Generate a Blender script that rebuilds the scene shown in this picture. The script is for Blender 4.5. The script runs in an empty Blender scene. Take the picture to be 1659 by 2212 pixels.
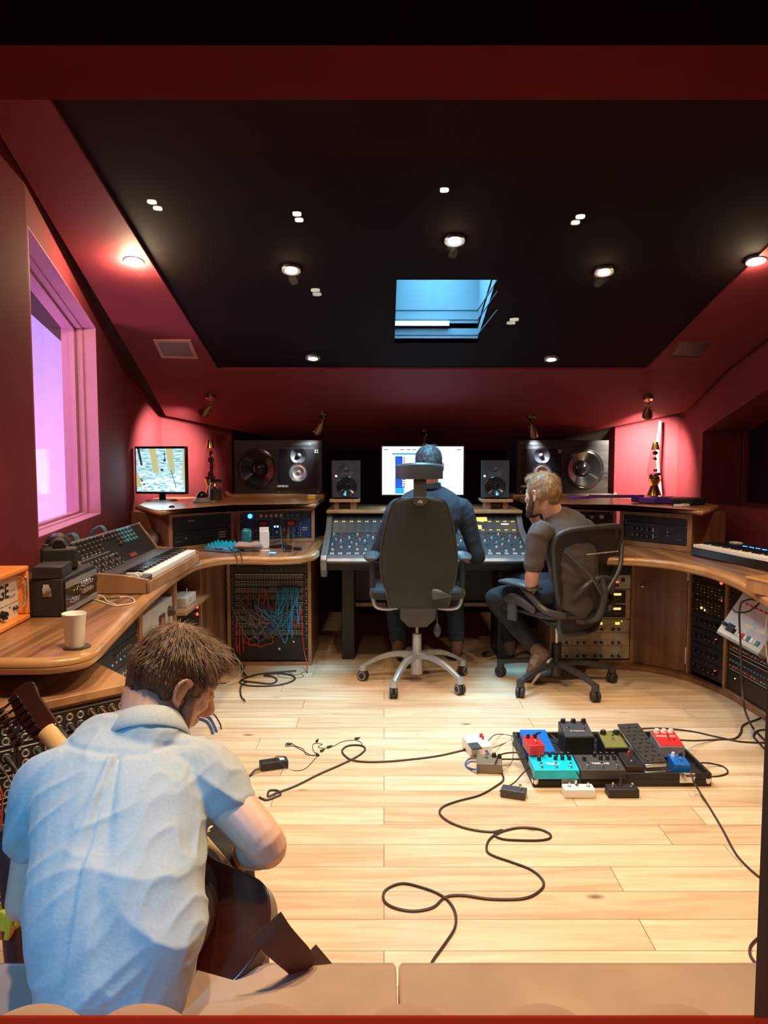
import bpy, bmesh, math, random
from mathutils import Vector, Matrix, Euler, noise
V = Vector
PI = math.pi
C = bpy.context.scene.collection
SC = bpy.context.scene
random.seed(7)

# ------------------------------------------------------------------ camera
FPX = 1650.0; CAMH = 1.32; PITCH = math.atan(126.0 / FPX)
cd = bpy.data.cameras.new('camera')
cd.sensor_fit = 'VERTICAL'; cd.sensor_height = 36.0; cd.lens = FPX / 2212 * 36.0
cd.clip_start = 0.02; cd.clip_end = 60
cam = bpy.data.objects.new('camera', cd); C.objects.link(cam)
cam.location = (0, 0, CAMH); cam.rotation_euler = (PI / 2 - PITCH, 0, 0)
SC.camera = cam

# ------------------------------------------------------------------ exposure, world
SC.view_settings.view_transform = 'Standard'; SC.view_settings.look = 'None'
SC.view_settings.gamma = 1.0; SC.view_settings.use_curve_mapping = False
SC.view_settings.exposure = 0.0
w = bpy.data.worlds.new('world'); SC.world = w; w.use_nodes = True
w.node_tree.nodes['Background'].inputs[0].default_value = (0.03, 0.008, 0.006, 1)
w.node_tree.nodes['Background'].inputs[1].default_value = 0.25

WARM = (1.0, 0.71, 0.42); COOL = (0.22, 0.60, 0.86); NEUT = (1.0, 0.86, 0.72)
DOWN_W = 42.0      # ceiling downlights
NEAR_W = 180.0      # downlights above the sofa, out of the frame
SKY_W = 78.0       # far skylight
SKYN_W = 7.0      # added skylight above the sofa, unseen
SPOT_W = 190.0      # brass spotlights

def light(name, kind, loc, col, power, target=None, size=0.05, size_y=None, angle=100, blend=0.6):
    l = bpy.data.lights.new(name, kind); l.color = col; l.energy = power
    if kind == 'AREA':
        l.size = size
        if size_y: l.shape = 'RECTANGLE'; l.size_y = size_y
    else: l.shadow_soft_size = size
    if kind == 'AREA' and name.endswith('daylight'): l.spread = math.radians(120 if name[0] == 's' else 95)
    if kind == 'SPOT': l.spot_size = math.radians(angle); l.spot_blend = blend
    o = bpy.data.objects.new(name, l); C.objects.link(o); o.location = loc
    d = (V(target) - V(loc)) if target is not None else V((0, 0, -1))
    o.rotation_euler = d.to_track_quat('-Z', 'Y').to_euler()
    return o

# ------------------------------------------------------------------ surveying: a pixel of the photograph to a place in the room
_c = V((0, math.cos(PITCH), -math.sin(PITCH))); _u = V((0, math.sin(PITCH), math.cos(PITCH)))
def ray(px, py): return _c + V((1, 0, 0)) * ((px - 829.5) / FPX) + _u * ((1106 - py) / FPX)
CAM = V((0, 0, CAMH))
def P(px, py, Y):
    r = ray(px, py); return CAM + r * (Y / r.y)
def F(px, py, z=0.0):
    r = ray(px, py); return CAM + r * ((z - CAMH) / r.z)
def pl(px, py, n, p0):
    r = ray(px, py); n = V(n); return CAM + r * ((V(p0) - CAM).dot(n) / r.dot(n))
CN, CP = V((0, 0.24, 1)), V((0, 5.0, 1.865))            # roof slope
def Cp(px, py): return pl(px, py, CN, CP)
def cz(y): return 1.865 + 0.24 * (5.0 - y)

# ------------------------------------------------------------------ materials
def _new(name):
    m = bpy.data.materials.new(name); m.use_nodes = True
    return m, m.node_tree.nodes, m.node_tree.links, m.node_tree.nodes['Principled BSDF']
def mat(name, col, rough=0.5, metal=0.0, emit=0.0, ecol=None, var=0.12, scale=14.0, bump=0.0, stretch=(1, 1, 1), spec=0.5, coat=0.0, sheen=0.0):
    m, N, L, b = _new(name)
    b.inputs['Roughness'].default_value = rough; b.inputs['Metallic'].default_value = metal
    b.inputs['Specular IOR Level'].default_value = spec; b.inputs['Coat Weight'].default_value = coat
    b.inputs['Sheen Weight'].default_value = sheen
    tc = N.new('ShaderNodeTexCoord'); mp = N.new('ShaderNodeMapping'); mp.inputs['Scale'].default_value = stretch
    nz = N.new('ShaderNodeTexNoise'); nz.inputs['Scale'].default_value = scale; nz.inputs['Detail'].default_value = 4
    L.new(tc.outputs['Object'], mp.inputs[0]); L.new(mp.outputs[0], nz.inputs['Vector'])
    cr = N.new('ShaderNodeValToRGB')
    lo = [max(0, c * (1 - var)) for c in col]; hi = [min(1, c * (1 + var)) for c in col]
    cr.color_ramp.elements[0].color = (*lo, 1); cr.color_ramp.elements[1].color = (*hi, 1)
    cr.color_ramp.elements[0].position = 0.3; cr.color_ramp.elements[1].position = 0.7
    L.new(nz.outputs['Fac'], cr.inputs[0]); L.new(cr.outputs[0], b.inputs['Base Color'])
    if bump:
        bp = N.new('ShaderNodeBump'); bp.inputs['Strength'].default_value = bump; bp.inputs['Distance'].default_value = 0.004
        L.new(nz.outputs['Fac'], bp.inputs['Height']); L.new(bp.outputs[0], b.inputs['Normal'])
    if emit:
        b.inputs['Emission Color'].default_value = (*(ecol or col), 1); b.inputs['Emission Strength'].default_value = emit
    return m
def wood(name, c1, c2, scale=(1.2, 22, 22), rough=0.35, rot=0.0, coat=0.25, contrast=(0.35, 0.65)):
    m, N, L, b = _new(name)
    b.inputs['Roughness'].default_value = rough; b.inputs['Coat Weight'].default_value = coat; b.inputs['Coat Roughness'].default_value = 0.2
    tc = N.new('ShaderNodeTexCoord'); mp = N.new('ShaderNodeMapping'); mp.inputs['Scale'].default_value = scale
    mr = N.new('ShaderNodeMapping'); mr.inputs['Rotation'].default_value = (0, 0, rot)
    nz = N.new('ShaderNodeTexNoise'); nz.inputs['Scale'].default_value = 1.0; nz.inputs['Detail'].default_value = 5; nz.inputs['Distortion'].default_value = 0.6
    cr = N.new('ShaderNodeValToRGB'); e = cr.color_ramp.elements
    e[0].color = (*c1, 1); e[1].color = (*c2, 1); e[0].position, e[1].position = contrast
    L.new(tc.outputs['Object'], mr.inputs[0]); L.new(mr.outputs[0], mp.inputs[0]); L.new(mp.outputs[0], nz.inputs['Vector'])
    L.new(nz.outputs['Fac'], cr.inputs[0]); L.new(cr.outputs[0], b.inputs['Base Color'])
    return m
def glass(name, tint=(1, 1, 1), ior=1.45, rough=0.0, k=1.0):
    m = bpy.data.materials.new(name); m.use_nodes = True; N = m.node_tree.nodes; L = m.node_tree.links; N.clear()
    o = N.new('ShaderNodeOutputMaterial'); mx = N.new('ShaderNodeMixShader'); t = N.new('ShaderNodeBsdfTransparent'); g = N.new('ShaderNodeBsdfGlossy')
    t.inputs[0].default_value = (*tint, 1); g.inputs['Roughness'].default_value = rough
    fr = N.new('ShaderNodeLayerWeight'); fr.inputs[0].default_value = 0.5; r0 = ((ior - 1) / (ior + 1)) ** 2
    pw = N.new('ShaderNodeMath'); pw.operation = 'POWER'; pw.inputs[1].default_value = 5.0; L.new(fr.outputs['Facing'], pw.inputs[0])
    mu = N.new('ShaderNodeMath'); mu.operation = 'MULTIPLY_ADD'; mu.inputs[1].default_value = (1 - r0) * k; mu.inputs[2].default_value = r0 * k
    L.new(pw.outputs[0], mu.inputs[0]); L.new(mu.outputs[0], mx.inputs[0]); L.new(t.outputs[0], mx.inputs[1]); L.new(g.outputs[0], mx.inputs[2]); L.new(mx.outputs[0], o.inputs[0])
    return m
def glow(name, col, s):
    m, N, L, b = _new(name)
    b.inputs['Base Color'].default_value = (*[c * 0.3 for c in col], 1)
    b.inputs['Emission Color'].default_value = (*col, 1); b.inputs['Emission Strength'].default_value = s
    return m
def floor_mat():
    m, N, L, b = _new('maple_floorboards')
    tc = N.new('ShaderNodeTexCoord')
    br = N.new('ShaderNodeTexBrick'); br.offset = 0.37; br.offset_frequency = 2; br.squash = 1.35; br.squash_frequency = 3
    for k, v in (('Scale', 1.0), ('Mortar Size', 0.0011), ('Mortar Smooth', 0.1), ('Bias', 0.0), ('Brick Width', 1.15), ('Row Height', 0.1385)): br.inputs[k].default_value = v
    br.inputs['Color1'].default_value = (0.0, 0, 0, 1); br.inputs['Color2'].default_value = (1, 1, 1, 1); br.inputs['Mortar'].default_value = (0.5, 0.5, 0.5, 1)
    L.new(tc.outputs['Object'], br.inputs['Vector'])
    mp = N.new('ShaderNodeMapping'); mp.inputs['Scale'].default_value = (1.3, 16, 1)
    # grain shifts from board to board
    ad = N.new('ShaderNodeVectorMath'); ad.operation = 'MULTIPLY_ADD'
    L.new(br.outputs['Color'], ad.inputs[0]); ad.inputs[1].default_value = (7, 3, 5); L.new(tc.outputs['Object'], ad.inputs[2]); L.new(ad.outputs[0], mp.inputs[0])
    nz = N.new('ShaderNodeTexNoise'); nz.inputs['Scale'].default_value = 1.6; nz.inputs['Detail'].default_value = 6; nz.inputs['Distortion'].default_value = 0.8
    L.new(mp.outputs[0], nz.inputs['Vector'])
    c1 = N.new('ShaderNodeValToRGB'); e = c1.color_ramp.elements
    e[0].color = (0.54, 0.37, 0.215, 1); e[1].color = (0.80, 0.64, 0.45, 1); e[0].position = 0.25; e[1].position = 0.62
    L.new(nz.outputs['Fac'], c1.inputs[0])
    c2 = N.new('ShaderNodeValToRGB'); e = c2.color_ramp.elements
    e[0].color = (0.78, 0.70, 0.62, 1); e[1].color = (1, 1, 1, 1)
    L.new(br.outputs['Color'], c2.inputs[0])
    mx = N.new('ShaderNodeMix'); mx.data_type = 'RGBA'; mx.blend_type = 'MULTIPLY'; mx.inputs[0].default_value = 1.0
    L.new(c1.outputs[0], mx.inputs[6]); L.new(c2.outputs[0], mx.inputs[7])
    # knots
    kp = N.new('ShaderNodeMapping'); kp.inputs['Scale'].default_value = (1.7, 3.4, 1)
    vo = N.new('ShaderNodeTexVoronoi'); vo.inputs['Scale'].default_value = 1.25; L.new(tc.outputs['Object'], kp.inputs[0]); L.new(kp.outputs[0], vo.inputs['Vector'])
    kr = N.new('ShaderNodeValToRGB'); e = kr.color_ramp.elements
    e[0].color = (0.18, 0.10, 0.05, 1); e[0].position = 0.018; e[1].color = (1, 1, 1, 1); e[1].position = 0.075
    L.new(vo.outputs['Distance'], kr.inputs[0])
    m2 = N.new('ShaderNodeMix'); m2.data_type = 'RGBA'; m2.blend_type = 'MULTIPLY'; m2.inputs[0].default_value = 0.85
    L.new(mx.outputs[2], m2.inputs[6]); L.new(kr.outputs[0], m2.inputs[7])
    m3 = N.new('ShaderNodeMix'); m3.data_type = 'RGBA'; L.new(br.outputs['Fac'], m3.inputs[0]); L.new(m2.outputs[2], m3.inputs[6]); m3.inputs[7].default_value = (0.12, 0.06, 0.03, 1)
    L.new(m3.outputs[2], b.inputs['Base Color'])
    b.inputs['Roughness'].default_value = 0.42
    return m
M = {}
M['wall'] = mat('crimson_wall_paint', (0.165, 0.023, 0.029), 0.75, var=0.06, scale=5, spec=0.15)
M['pink'] = mat('pink_lit_reveal_paint', (0.42, 0.165, 0.24), 0.6, var=0.04)  # red reveals with the window's pink light put into their colour
M['gap'] = mat('dark_brown_gap_shade', (0.030, 0.014, 0.010), 0.9, var=0.2)  # shade of the ceiling gap put into the colour
M['fabric'] = mat('black_stretched_acoustic_cloth', (0.0055, 0.0022, 0.0016), 0.9, var=0.2, scale=3, spec=0.1)
M['sill'] = mat('maroon_frame_paint', (0.22, 0.014, 0.007), 0.8, var=0.1, spec=0.05)
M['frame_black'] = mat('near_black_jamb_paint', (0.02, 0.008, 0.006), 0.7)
M['floor'] = floor_mat()
M['wtop'] = wood('walnut_worktop_veneer', (0.125, 0.050, 0.022), (0.36, 0.175, 0.075), (30, 0.9, 10), 0.32)
M['wnose'] = wood('oak_nosing', (0.36, 0.18, 0.065), (0.50, 0.27, 0.11), (6, 6, 3), 0.3, coat=0.5)
M['wcab'] = wood('walnut_cabinet_veneer', (0.13, 0.058, 0.026), (0.26, 0.125, 0.058), (14, 14, 1.1), 0.42)
M['wlight'] = wood('teak_rack_trim', (0.27, 0.135, 0.06), (0.40, 0.21, 0.10), (9, 9, 1.5), 0.4)
M['wcabtop'] = wood('walnut_cabinet_top', (0.26, 0.12, 0.05), (0.46, 0.24, 0.11), (16, 2.2, 8), 0.36, rot=0.75)
M['black'] = mat('matt_black_plastic', (0.014, 0.013, 0.013), 0.5)
M['blackg'] = mat('glossy_black_plastic', (0.010, 0.010, 0.011), 0.18)
M['dgrey'] = mat('dark_grey_plastic', (0.045, 0.045, 0.048), 0.45)
M['grey'] = mat('mid_grey_plastic', (0.20, 0.20, 0.21), 0.45)
M['lgrey'] = mat('light_grey_enamel', (0.50, 0.49, 0.46), 0.4)
M['white'] = mat('white_plastic', (0.78, 0.76, 0.72), 0.4, var=0.03)
M['cream'] = mat('cream_knob_plastic', (0.80, 0.66, 0.34), 0.4)
M['red'] = mat('red_enamel', (0.55, 0.02, 0.025), 0.35)
M['blue'] = mat('blue_enamel', (0.004, 0.13, 0.50), 0.35)
M['teal'] = mat('turquoise_anodised_metal', (0.0, 0.50, 0.70), 0.32, metal=0.0)
M['steelblue'] = mat('teal_tinted_plastic', (0.05, 0.20, 0.27), 0.4)
M['olive'] = mat('olive_gold_enamel', (0.26, 0.25, 0.07), 0.35, metal=0.4)
M['olive2'] = mat('khaki_enamel', (0.16, 0.13, 0.08), 0.45)
M['chrome'] = mat('polished_chrome', (0.75, 0.75, 0.76), 0.14, metal=1.0, var=0.02)
M['alu'] = mat('satin_aluminium', (0.62, 0.64, 0.66), 0.34, metal=0.9, var=0.04)
M['silverp'] = mat('silver_grey_painted_metal', (0.42, 0.45, 0.47), 0.32, metal=0.5, var=0.04)
M['dalu'] = mat('brushed_grey_console_metal', (0.22, 0.215, 0.21), 0.4, metal=0.6)
M['brass'] = mat('polished_brass', (0.72, 0.46, 0.16), 0.22, metal=1.0, var=0.04)
M['oldbrass'] = mat('antique_brass', (0.36, 0.25, 0.14), 0.3, metal=1.0, var=0.08)
M['orange'] = mat('orange_tolex', (0.78, 0.24, 0.035), 0.5, var=0.08, scale=120, bump=0.25)
M['tolex'] = mat('black_tolex', (0.012, 0.010, 0.009), 0.55, var=0.3, scale=150, bump=0.5)
M['ampface'] = mat('off_white_amp_fascia', (0.66, 0.58, 0.50), 0.45, var=0.03)
M['rackblack'] = mat('black_rack_fascia', (0.012, 0.011, 0.011), 0.42)
M['rackblue'] = mat('dark_blue_rack_fascia', (0.012, 0.045, 0.11), 0.35)
M['racknavy'] = mat('navy_grey_rack_fascia', (0.018, 0.022, 0.045), 0.4)
M['racksilver'] = mat('champagne_silver_rack_fascia', (0.52, 0.42, 0.31), 0.4, metal=0.15)
M['rackpale'] = mat('pale_beige_rack_fascia', (0.42, 0.36, 0.29), 0.45)
M['rubber'] = mat('black_rubber', (0.018, 0.016, 0.015), 0.6)
M['cable'] = mat('black_cable_jacket', (0.030, 0.020, 0.016), 0.5)
M['cablew'] = mat('white_cable_jacket', (0.72, 0.68, 0.62), 0.45)
M['cableb'] = mat('bright_blue_cable_jacket', (0.01, 0.30, 0.62), 0.4)
M['cabler'] = mat('red_cable_jacket', (0.55, 0.035, 0.025), 0.4)
M['cablev'] = mat('violet_blue_cable_jacket', (0.05, 0.09, 0.28), 0.4)
M['cableg'] = mat('grey_cable_jacket', (0.16, 0.14, 0.12), 0.45)
M['chairfab'] = mat('charcoal_wool_upholstery', (0.014, 0.016, 0.017), 0.9, var=0.2, scale=260, bump=0.4, sheen=0.15)
M['chairpl'] = mat('graphite_chair_plastic', (0.035, 0.036, 0.038), 0.42)
M['armpad'] = mat('soft_grey_armrest', (0.05, 0.055, 0.06), 0.45)
M['sofa'] = mat('beige_suede_upholstery', (0.30, 0.205, 0.14), 0.85, var=0.16, scale=5, bump=0.15, sheen=0.2)
M['sofaback'] = mat('brown_suede_backrest', (0.30, 0.19, 0.125), 0.85, var=0.14, scale=9, bump=0.15, sheen=0.2)
M['skin'] = mat('light_skin', (0.62, 0.36, 0.25), 0.5, var=0.08, scale=30)
M['skin2'] = mat('ruddy_skin', (0.52, 0.27, 0.19), 0.5, var=0.08, scale=30)
M['hairbr'] = mat('short_brown_hair', (0.135, 0.078, 0.045), 0.6, var=0.5, scale=60, stretch=(1, 1, 0.3), bump=0.8)
M['hairgr'] = mat('greying_hair', (0.035, 0.034, 0.036), 0.6, var=0.55, scale=70, stretch=(1, 1, 0.4), bump=0.8)
M['hairbl'] = mat('sandy_blond_hair', (0.24, 0.125, 0.052), 0.55, var=0.45, scale=60, stretch=(1, 1, 0.3), bump=0.8)
M['shirtblue'] = mat('pale_blue_chambray', (0.33, 0.36, 0.36), 0.85, var=0.05, scale=160, bump=0.15, sheen=0.1)
M['navy'] = mat('navy_cotton_shirt', (0.011, 0.018, 0.030), 0.85, var=0.3, scale=9, bump=0.1)
M['tee'] = mat('charcoal_brown_jersey', (0.060, 0.046, 0.042), 0.88, var=0.12, scale=40)
M['jean'] = mat('dark_denim', (0.010, 0.012, 0.016), 0.85, var=0.3, scale=60, bump=0.2)
M['trouser'] = mat('black_trouser_cotton', (0.012, 0.010, 0.010), 0.85, var=0.2, scale=60)
M['shoe'] = mat('brown_suede_shoe', (0.16, 0.095, 0.07), 0.75)
M['purple'] = mat('purple_lacquer', (0.09, 0.035, 0.30), 0.25)
M['sunburst'] = mat('dark_tobacco_lacquer', (0.022, 0.008, 0.005), 0.22, var=0.5, scale=2.2)
M['maple'] = wood('maple_guitar_neck', (0.56, 0.33, 0.13), (0.70, 0.45, 0.20), (10, 10, 2), 0.3, coat=0.5)
M['blackchrome'] = mat('dark_polished_metal', (0.10, 0.085, 0.08), 0.2, metal=1.0)
M['leather'] = mat('dark_brown_leather', (0.045, 0.026, 0.017), 0.5, bump=0.2, scale=60)
M['yellow'] = mat('yellow_plastic', (0.80, 0.42, 0.02), 0.4)
M['meteror'] = glow('amber_meter_glow', (1.0, 0.42, 0.10), 2.4)
M['vu'] = glow('yellow_vu_glow', (1.0, 0.62, 0.05), 2.6)
M['ledr'] = glow('red_indicator', (1.0, 0.06, 0.03), 5)
M['ledg'] = glow('yellow_green_indicator', (0.65, 0.9, 0.10), 4)
M['ledy'] = glow('yellow_indicator', (1.0, 0.75, 0.12), 4)
M['ledb'] = glow('blue_indicator', (0.03, 0.22, 1.0), 6)
M['ledw'] = glow('white_indicator', (0.8, 0.9, 1.0), 5)
M['bluebtn'] = glow('pale_blue_lit_button', (0.35, 0.65, 1.0), 3)
M['scrw'] = glow('screen_white', (0.86, 0.93, 1.0), 1.9)
M['scrc'] = glow('screen_cyan', (0.02, 0.45, 0.80), 1.3)
M['scrb'] = glow('screen_blue', (0.01, 0.10, 0.75), 1.2)
M['scrd'] = glow('screen_dark_ink', (0.05, 0.12, 0.22), 0.5)
M['paneglass'] = glass('faintly_tinted_window_glass', (0.98, 0.97, 0.99), 1.3, k=0.25)
M['glass'] = glass('clear_window_glass', (0.98, 0.985, 0.99), 1.45)
M['dglass'] = glass('drinking_glass', (0.965, 0.98, 0.985), 1.45, k=1.3)
M['lavaglass'] = glass('tinted_lamp_glass', (0.97, 0.86, 0.84), 1.45, k=1.3)

# ------------------------------------------------------------------ mesh building
def cat(pts, sub=6, closed=False):
    pts = [V(p) for p in pts]; n = len(pts)
    if n < 3: return pts
    out = []
    for i in range(n if closed else n - 1):
        p1, p2 = pts[i], pts[(i + 1) % n]
        p0 = pts[i - 1] if (i > 0 or closed) else p1 * 2 - p2
        p3 = pts[(i + 2) % n] if (i + 2 < n or closed) else p2 * 2 - p1
        for k in range(sub):
            t = k / sub
            out.append(0.5 * ((2 * p1) + (p2 - p0) * t + (2 * p0 - 5 * p1 + 4 * p2 - p3) * t * t + (3 * p1 - p0 - 3 * p2 + p3) * t ** 3))
    if not closed: out.append(pts[-1])
    return out
def frame_of(d):
    d = V(d).normalized(); a = V((0, 0, 1)) if abs(d.z) < 0.9 else V((1, 0, 0))
    x = a.cross(d).normalized(); return x, d.cross(x), d
class B:
    def __init__(s): s.bm = bmesh.new(); s.mi = 0; s.T = None
    def v(s, p): 
        p = V(p); return s.bm.verts.new(s.T @ p if s.T else p)
    def f(s, vs):
        try: fc = s.bm.faces.new(vs); fc.material_index = s.mi; return fc
        except ValueError: return None
    def m(s, i): s.mi = i; return s
    def rings(s, rr, cap=True, closed=False):
        rs = [[s.v(p) for p in r] for r in rr]; n = len(rs[0])
        for a, b in zip(rs, rs[1:] + ([rs[0]] if closed else [])):
            for i in range(n): s.f((a[i], a[(i + 1) % n], b[(i + 1) % n], b[i]))
        if cap and not closed:
            if cap != 2: s.f(rs[0][::-1])
            if cap != 3: s.f(rs[-1])
        return s
    def box(s, x0, x1, y0, y1, z0, z1):
        return s.rings([[(x0, y0, z0), (x1, y0, z0), (x1, y1, z0), (x0, y1, z0)], [(x0, y0, z1), (x1, y0, z1), (x1, y1, z1), (x0, y1, z1)]])
    def bx(s, c, size, rot=(0, 0, 0)):
        c = V(c); R = Euler(rot).to_matrix(); a, b, d = [q / 2 for q in size]
        pr = [(-a, -b), (a, -b), (a, b), (-a, b)]
        return s.rings([[c + R @ V((x, y, z)) for x, y in pr] for z in (-d, d)])
    def cyl(s, p0, p1, r0, r1=None, n=14, cap=True):
        p0, p1 = V(p0), V(p1); r1 = r0 if r1 is None else r1; x, y, d = frame_of(p1 - p0)
        return s.rings([[p + (x * math.cos(2 * PI * i / n) + y * math.sin(2 * PI * i / n)) * r for i in range(n)] for p, r in ((p0, r0), (p1, r1))], cap)
    def lathe(s, prof, c=(0, 0, 0), n=28, axis=(0, 0, 1)):
        c = V(c); x, y, d = frame_of(axis)
        return s.rings([[c + d * z + (x * math.cos(2 * PI * i / n) + y * math.sin(2 * PI * i / n)) * max(r, 1e-5) for i in range(n)] for r, z in prof], cap=(1 if prof[0][0] < .003 and prof[-1][0] < .003 else 2 if prof[-1][0] < .003 else 3), closed=(prof[0][0] >= .003 and prof[-1][0] >= .003))
    def tube(s, pts, r, n=7, sub=6, smooth=True, closed=False):
        pts = cat(pts, sub, closed) if smooth else [V(p) for p in pts]; m = len(pts); rr = []; px = None
        for i, p in enumerate(pts):
            a = pts[i - 1] if (i or closed) else p; b = pts[(i + 1) % m] if (i < m - 1 or closed) else p
            d = (b - a); d = d.normalized() if d.length > 1e-9 else V((0, 0, 1))
            if px is None: x, y, _ = frame_of(d)
            else:
                x = px - d * px.dot(d); x = x.normalized() if x.length > 1e-6 else frame_of(d)[0]; y = d.cross(x)
            px = x; q = r(i / (m - 1)) if callable(r) else r
            rr.append([p + (x * math.cos(2 * PI * k / n) + y * math.sin(2 * PI * k / n)) * q for k in range(n)])
        return s.rings(rr, not closed, closed)
    def plate(s, x0, x1, z0, z1, cx, cz_, r, y0, y1, n=48):   # a flat panel with a round hole in it
        out = []
        for i in range(n):
            a = 2 * PI * (i + 0.5) / n; c, d = math.cos(a), math.sin(a); k = min((x1 - cx) / c if c > 1e-9 else (x0 - cx) / c if c < -1e-9 else 1e9, (z1 - cz_) / d if d > 1e-9 else (z0 - cz_) / d if d < -1e-9 else 1e9); out.append((cx + c * k, cz_ + d * k))
        for X, Z in ((x0, z0), (x1, z0), (x1, z1), (x0, z1)):
            j = min(range(n), key=lambda q: (out[q][0] - X) ** 2 + (out[q][1] - Z) ** 2); out[j] = (X, Z)
        inn = [(cx + r * math.cos(2 * PI * (i + 0.5) / n), cz_ + r * math.sin(2 * PI * (i + 0.5) / n)) for i in range(n)]
        return s.rings([[(x, y, z) for x, z in q] for y, q in ((y1, out), (y0, out), (y0, inn), (y1, inn))], False, True)
    def prism(s, poly, z0, z1):
        return s.rings([[(p[0], p[1], z0) for p in poly], [(p[0], p[1], z1) for p in poly]])
    def slab(s, poly, n, t):          # any planar 3-D polygon given thickness t along n
        n = V(n).normalized(); return s.rings([[V(p) for p in poly], [V(p) + n * t for p in poly]])
    def sph(s, c, r, n=16, m=10):
        c = V(c); r = (r, r, r) if not hasattr(r, '__len__') else r
        return s.rings([[c + V((r[0] * math.sin(PI * j / m) * math.cos(2 * PI * i / n), r[1] * math.sin(PI * j / m) * math.sin(2 * PI * i / n), -r[2] * math.cos(PI * j / m))) for i in range(n)] for j in [0.02] + list(range(1, m)) + [m - 0.02]])
    def torus(s, c, R, r, axis=(0, 0, 1), n=28, k=8):
        x, y, d = frame_of(axis); c = V(c)
        return s.tube([c + (x * math.cos(2 * PI * i / n) + y * math.sin(2 * PI * i / n)) * R for i in range(n)], r, k, smooth=False, closed=True)
    def loft(s, pts, rad, side=(1, 0, 0), n=18, sub=5):
        P4 = [V((*p, 0)) for p in []]; q = cat(pts, sub); ra = [(r, r) if not hasattr(r, '__len__') else r for r in rad]
        rq = cat([V((a, b, 0)) for a, b in ra], sub); side = V(side); rr = []; m = len(q)
        for i, p in enumerate(q):
            d = (q[min(i + 1, m - 1)] - q[max(i - 1, 0)]).normalized()
            x = side - d * side.dot(d); x = x.normalized() if x.length > 1e-3 else frame_of(d)[0]; y = d.cross(x)
            a, b = rq[i].x, rq[i].y
            def ring(c, k): return [c + x * (a * k * math.cos(2 * PI * j / n)) + y * (b * k * math.sin(2 * PI * j / n)) for j in range(n)]
            e = min(a, b)
            if i == 0: rr += [ring(p - d * e * 0.8, 0.25), ring(p - d * e * 0.5, 0.78)]
            rr.append(ring(p, 1))
            if i == m - 1: rr += [ring(p + d * e * 0.5, 0.78), ring(p + d * e * 0.8, 0.25)]
        return s.rings(rr)
    def done(s, name, mats, parent=None, world=False, bevel=0.0, seg=2, ang=35, smooth=True):
        me = bpy.data.meshes.new(name)
        bmesh.ops.recalc_face_normals(s.bm, faces=s.bm.faces); s.bm.to_mesh(me); s.bm.free()
        if not isinstance(mats, (list, tuple)): mats = [mats]
        for x in mats: me.materials.append(M[x] if isinstance(x, str) else x)
        if smooth:
            me.polygons.foreach_set('use_smooth', [True] * len(me.polygons)); me.set_sharp_from_angle(angle=math.radians(ang))
        o = bpy.data.objects.new(name, me); C.objects.link(o)
        if bevel:
            bv = o.modifiers.new('bevel', 'BEVEL'); bv.width = bevel; bv.segments = seg; bv.limit_method = 'ANGLE'; bv.angle_limit = math.radians(40)
        if parent:
            o.parent = parent
            if world:
                Mi = Matrix.LocRotScale(parent.location, parent.rotation_euler, None).inverted(); me.transform(Mi)
        return o
def tag(o, label, cat_, group=None):
    o['label'] = label; o['category'] = cat_
    if group: o['group'] = group
    return o
def thing(name, label, cat_, loc=(0, 0, 0), rz=0.0, group=None, rot=None):
    o = bpy.data.objects.new(name, None); C.objects.link(o); o.empty_display_size = 0.05
    o.location = loc; o.rotation_euler = rot if rot else (0, 0, rz); return tag(o, label, cat_, group)
def struct(o): o['kind'] = 'structure'; return o
def text(s, size, parent, loc, rot, m, ext=0.0004, name='lettering', align='CENTER', bold=0.0):
    cu = bpy.data.curves.new(name, 'FONT'); cu.body = s; cu.size = size; cu.extrude = ext; cu.align_x = align; cu.align_y = 'CENTER'; cu.offset = bold; cu.resolution_u = 3
    t = bpy.data.objects.new('tmp', cu); C.objects.link(t); bpy.context.view_layer.update()
    me = bpy.data.meshes.new_from_object(t.evaluated_get(bpy.context.evaluated_depsgraph_get())); bpy.data.objects.remove(t); bpy.data.curves.remove(cu)
    me.materials.clear(); me.materials.append(M[m]); me.name = name
    o = bpy.data.objects.new(name, me); C.objects.link(o); o.parent = parent; o.location = loc; o.rotation_euler = rot; return o
def clone(root, loc=None, rz=None, label=None, group=None):
    r = root.copy(); C.objects.link(r)
    if loc is not None: r.location = loc
    if rz is not None: r.rotation_euler = (0, 0, rz)
    if label: r['label'] = label
    if group: r['group'] = group
    for ch in list(root.children):
        c = ch.copy(); C.objects.link(c); c.parent = r
        for g in list(ch.children):
            d = g.copy(); C.objects.link(d); d.parent = c
    return r
def part_copy(o, loc=None, rot=None):
    c = o.copy(); C.objects.link(c); c.parent = o.parent
    if loc is not None: c.location = loc
    if rot is not None: c.rotation_euler = rot
    for g in list(o.children):
        d = g.copy(); C.objects.link(d); d.parent = c
    return c
# ================================================================== the room shell
FLB = B(); FLB.box(-3.6, 4.2, 0.3, 7.2, -0.06, 0); fl = struct(FLB.done('floor', 'floor'))

WL = [(-1.50, 0.55), (-1.37, 3.0), (-1.735, 5.2), (-1.67, 5.75), (-1.19, 5.98), (-1.16, 6.4)]
WR = [(2.35, 0.55), (2.30, 3.0), (2.24, 5.45), (2.20, 5.74), (1.80, 5.98), (1.77, 6.4)]
def wall_strip(b, p, q, z0, z1, side, t=0.06, z1b=None):
    d = V((q[0] - p[0], q[1] - p[1], 0)).normalized(); n = V((d.y, -d.x, 0)) * side
    z1b = z1 if z1b is None else z1b
    b.slab([(p[0], p[1], z0), (q[0], q[1], z0), (q[0], q[1], z1b), (p[0], p[1], z1)], n, t)
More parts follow.
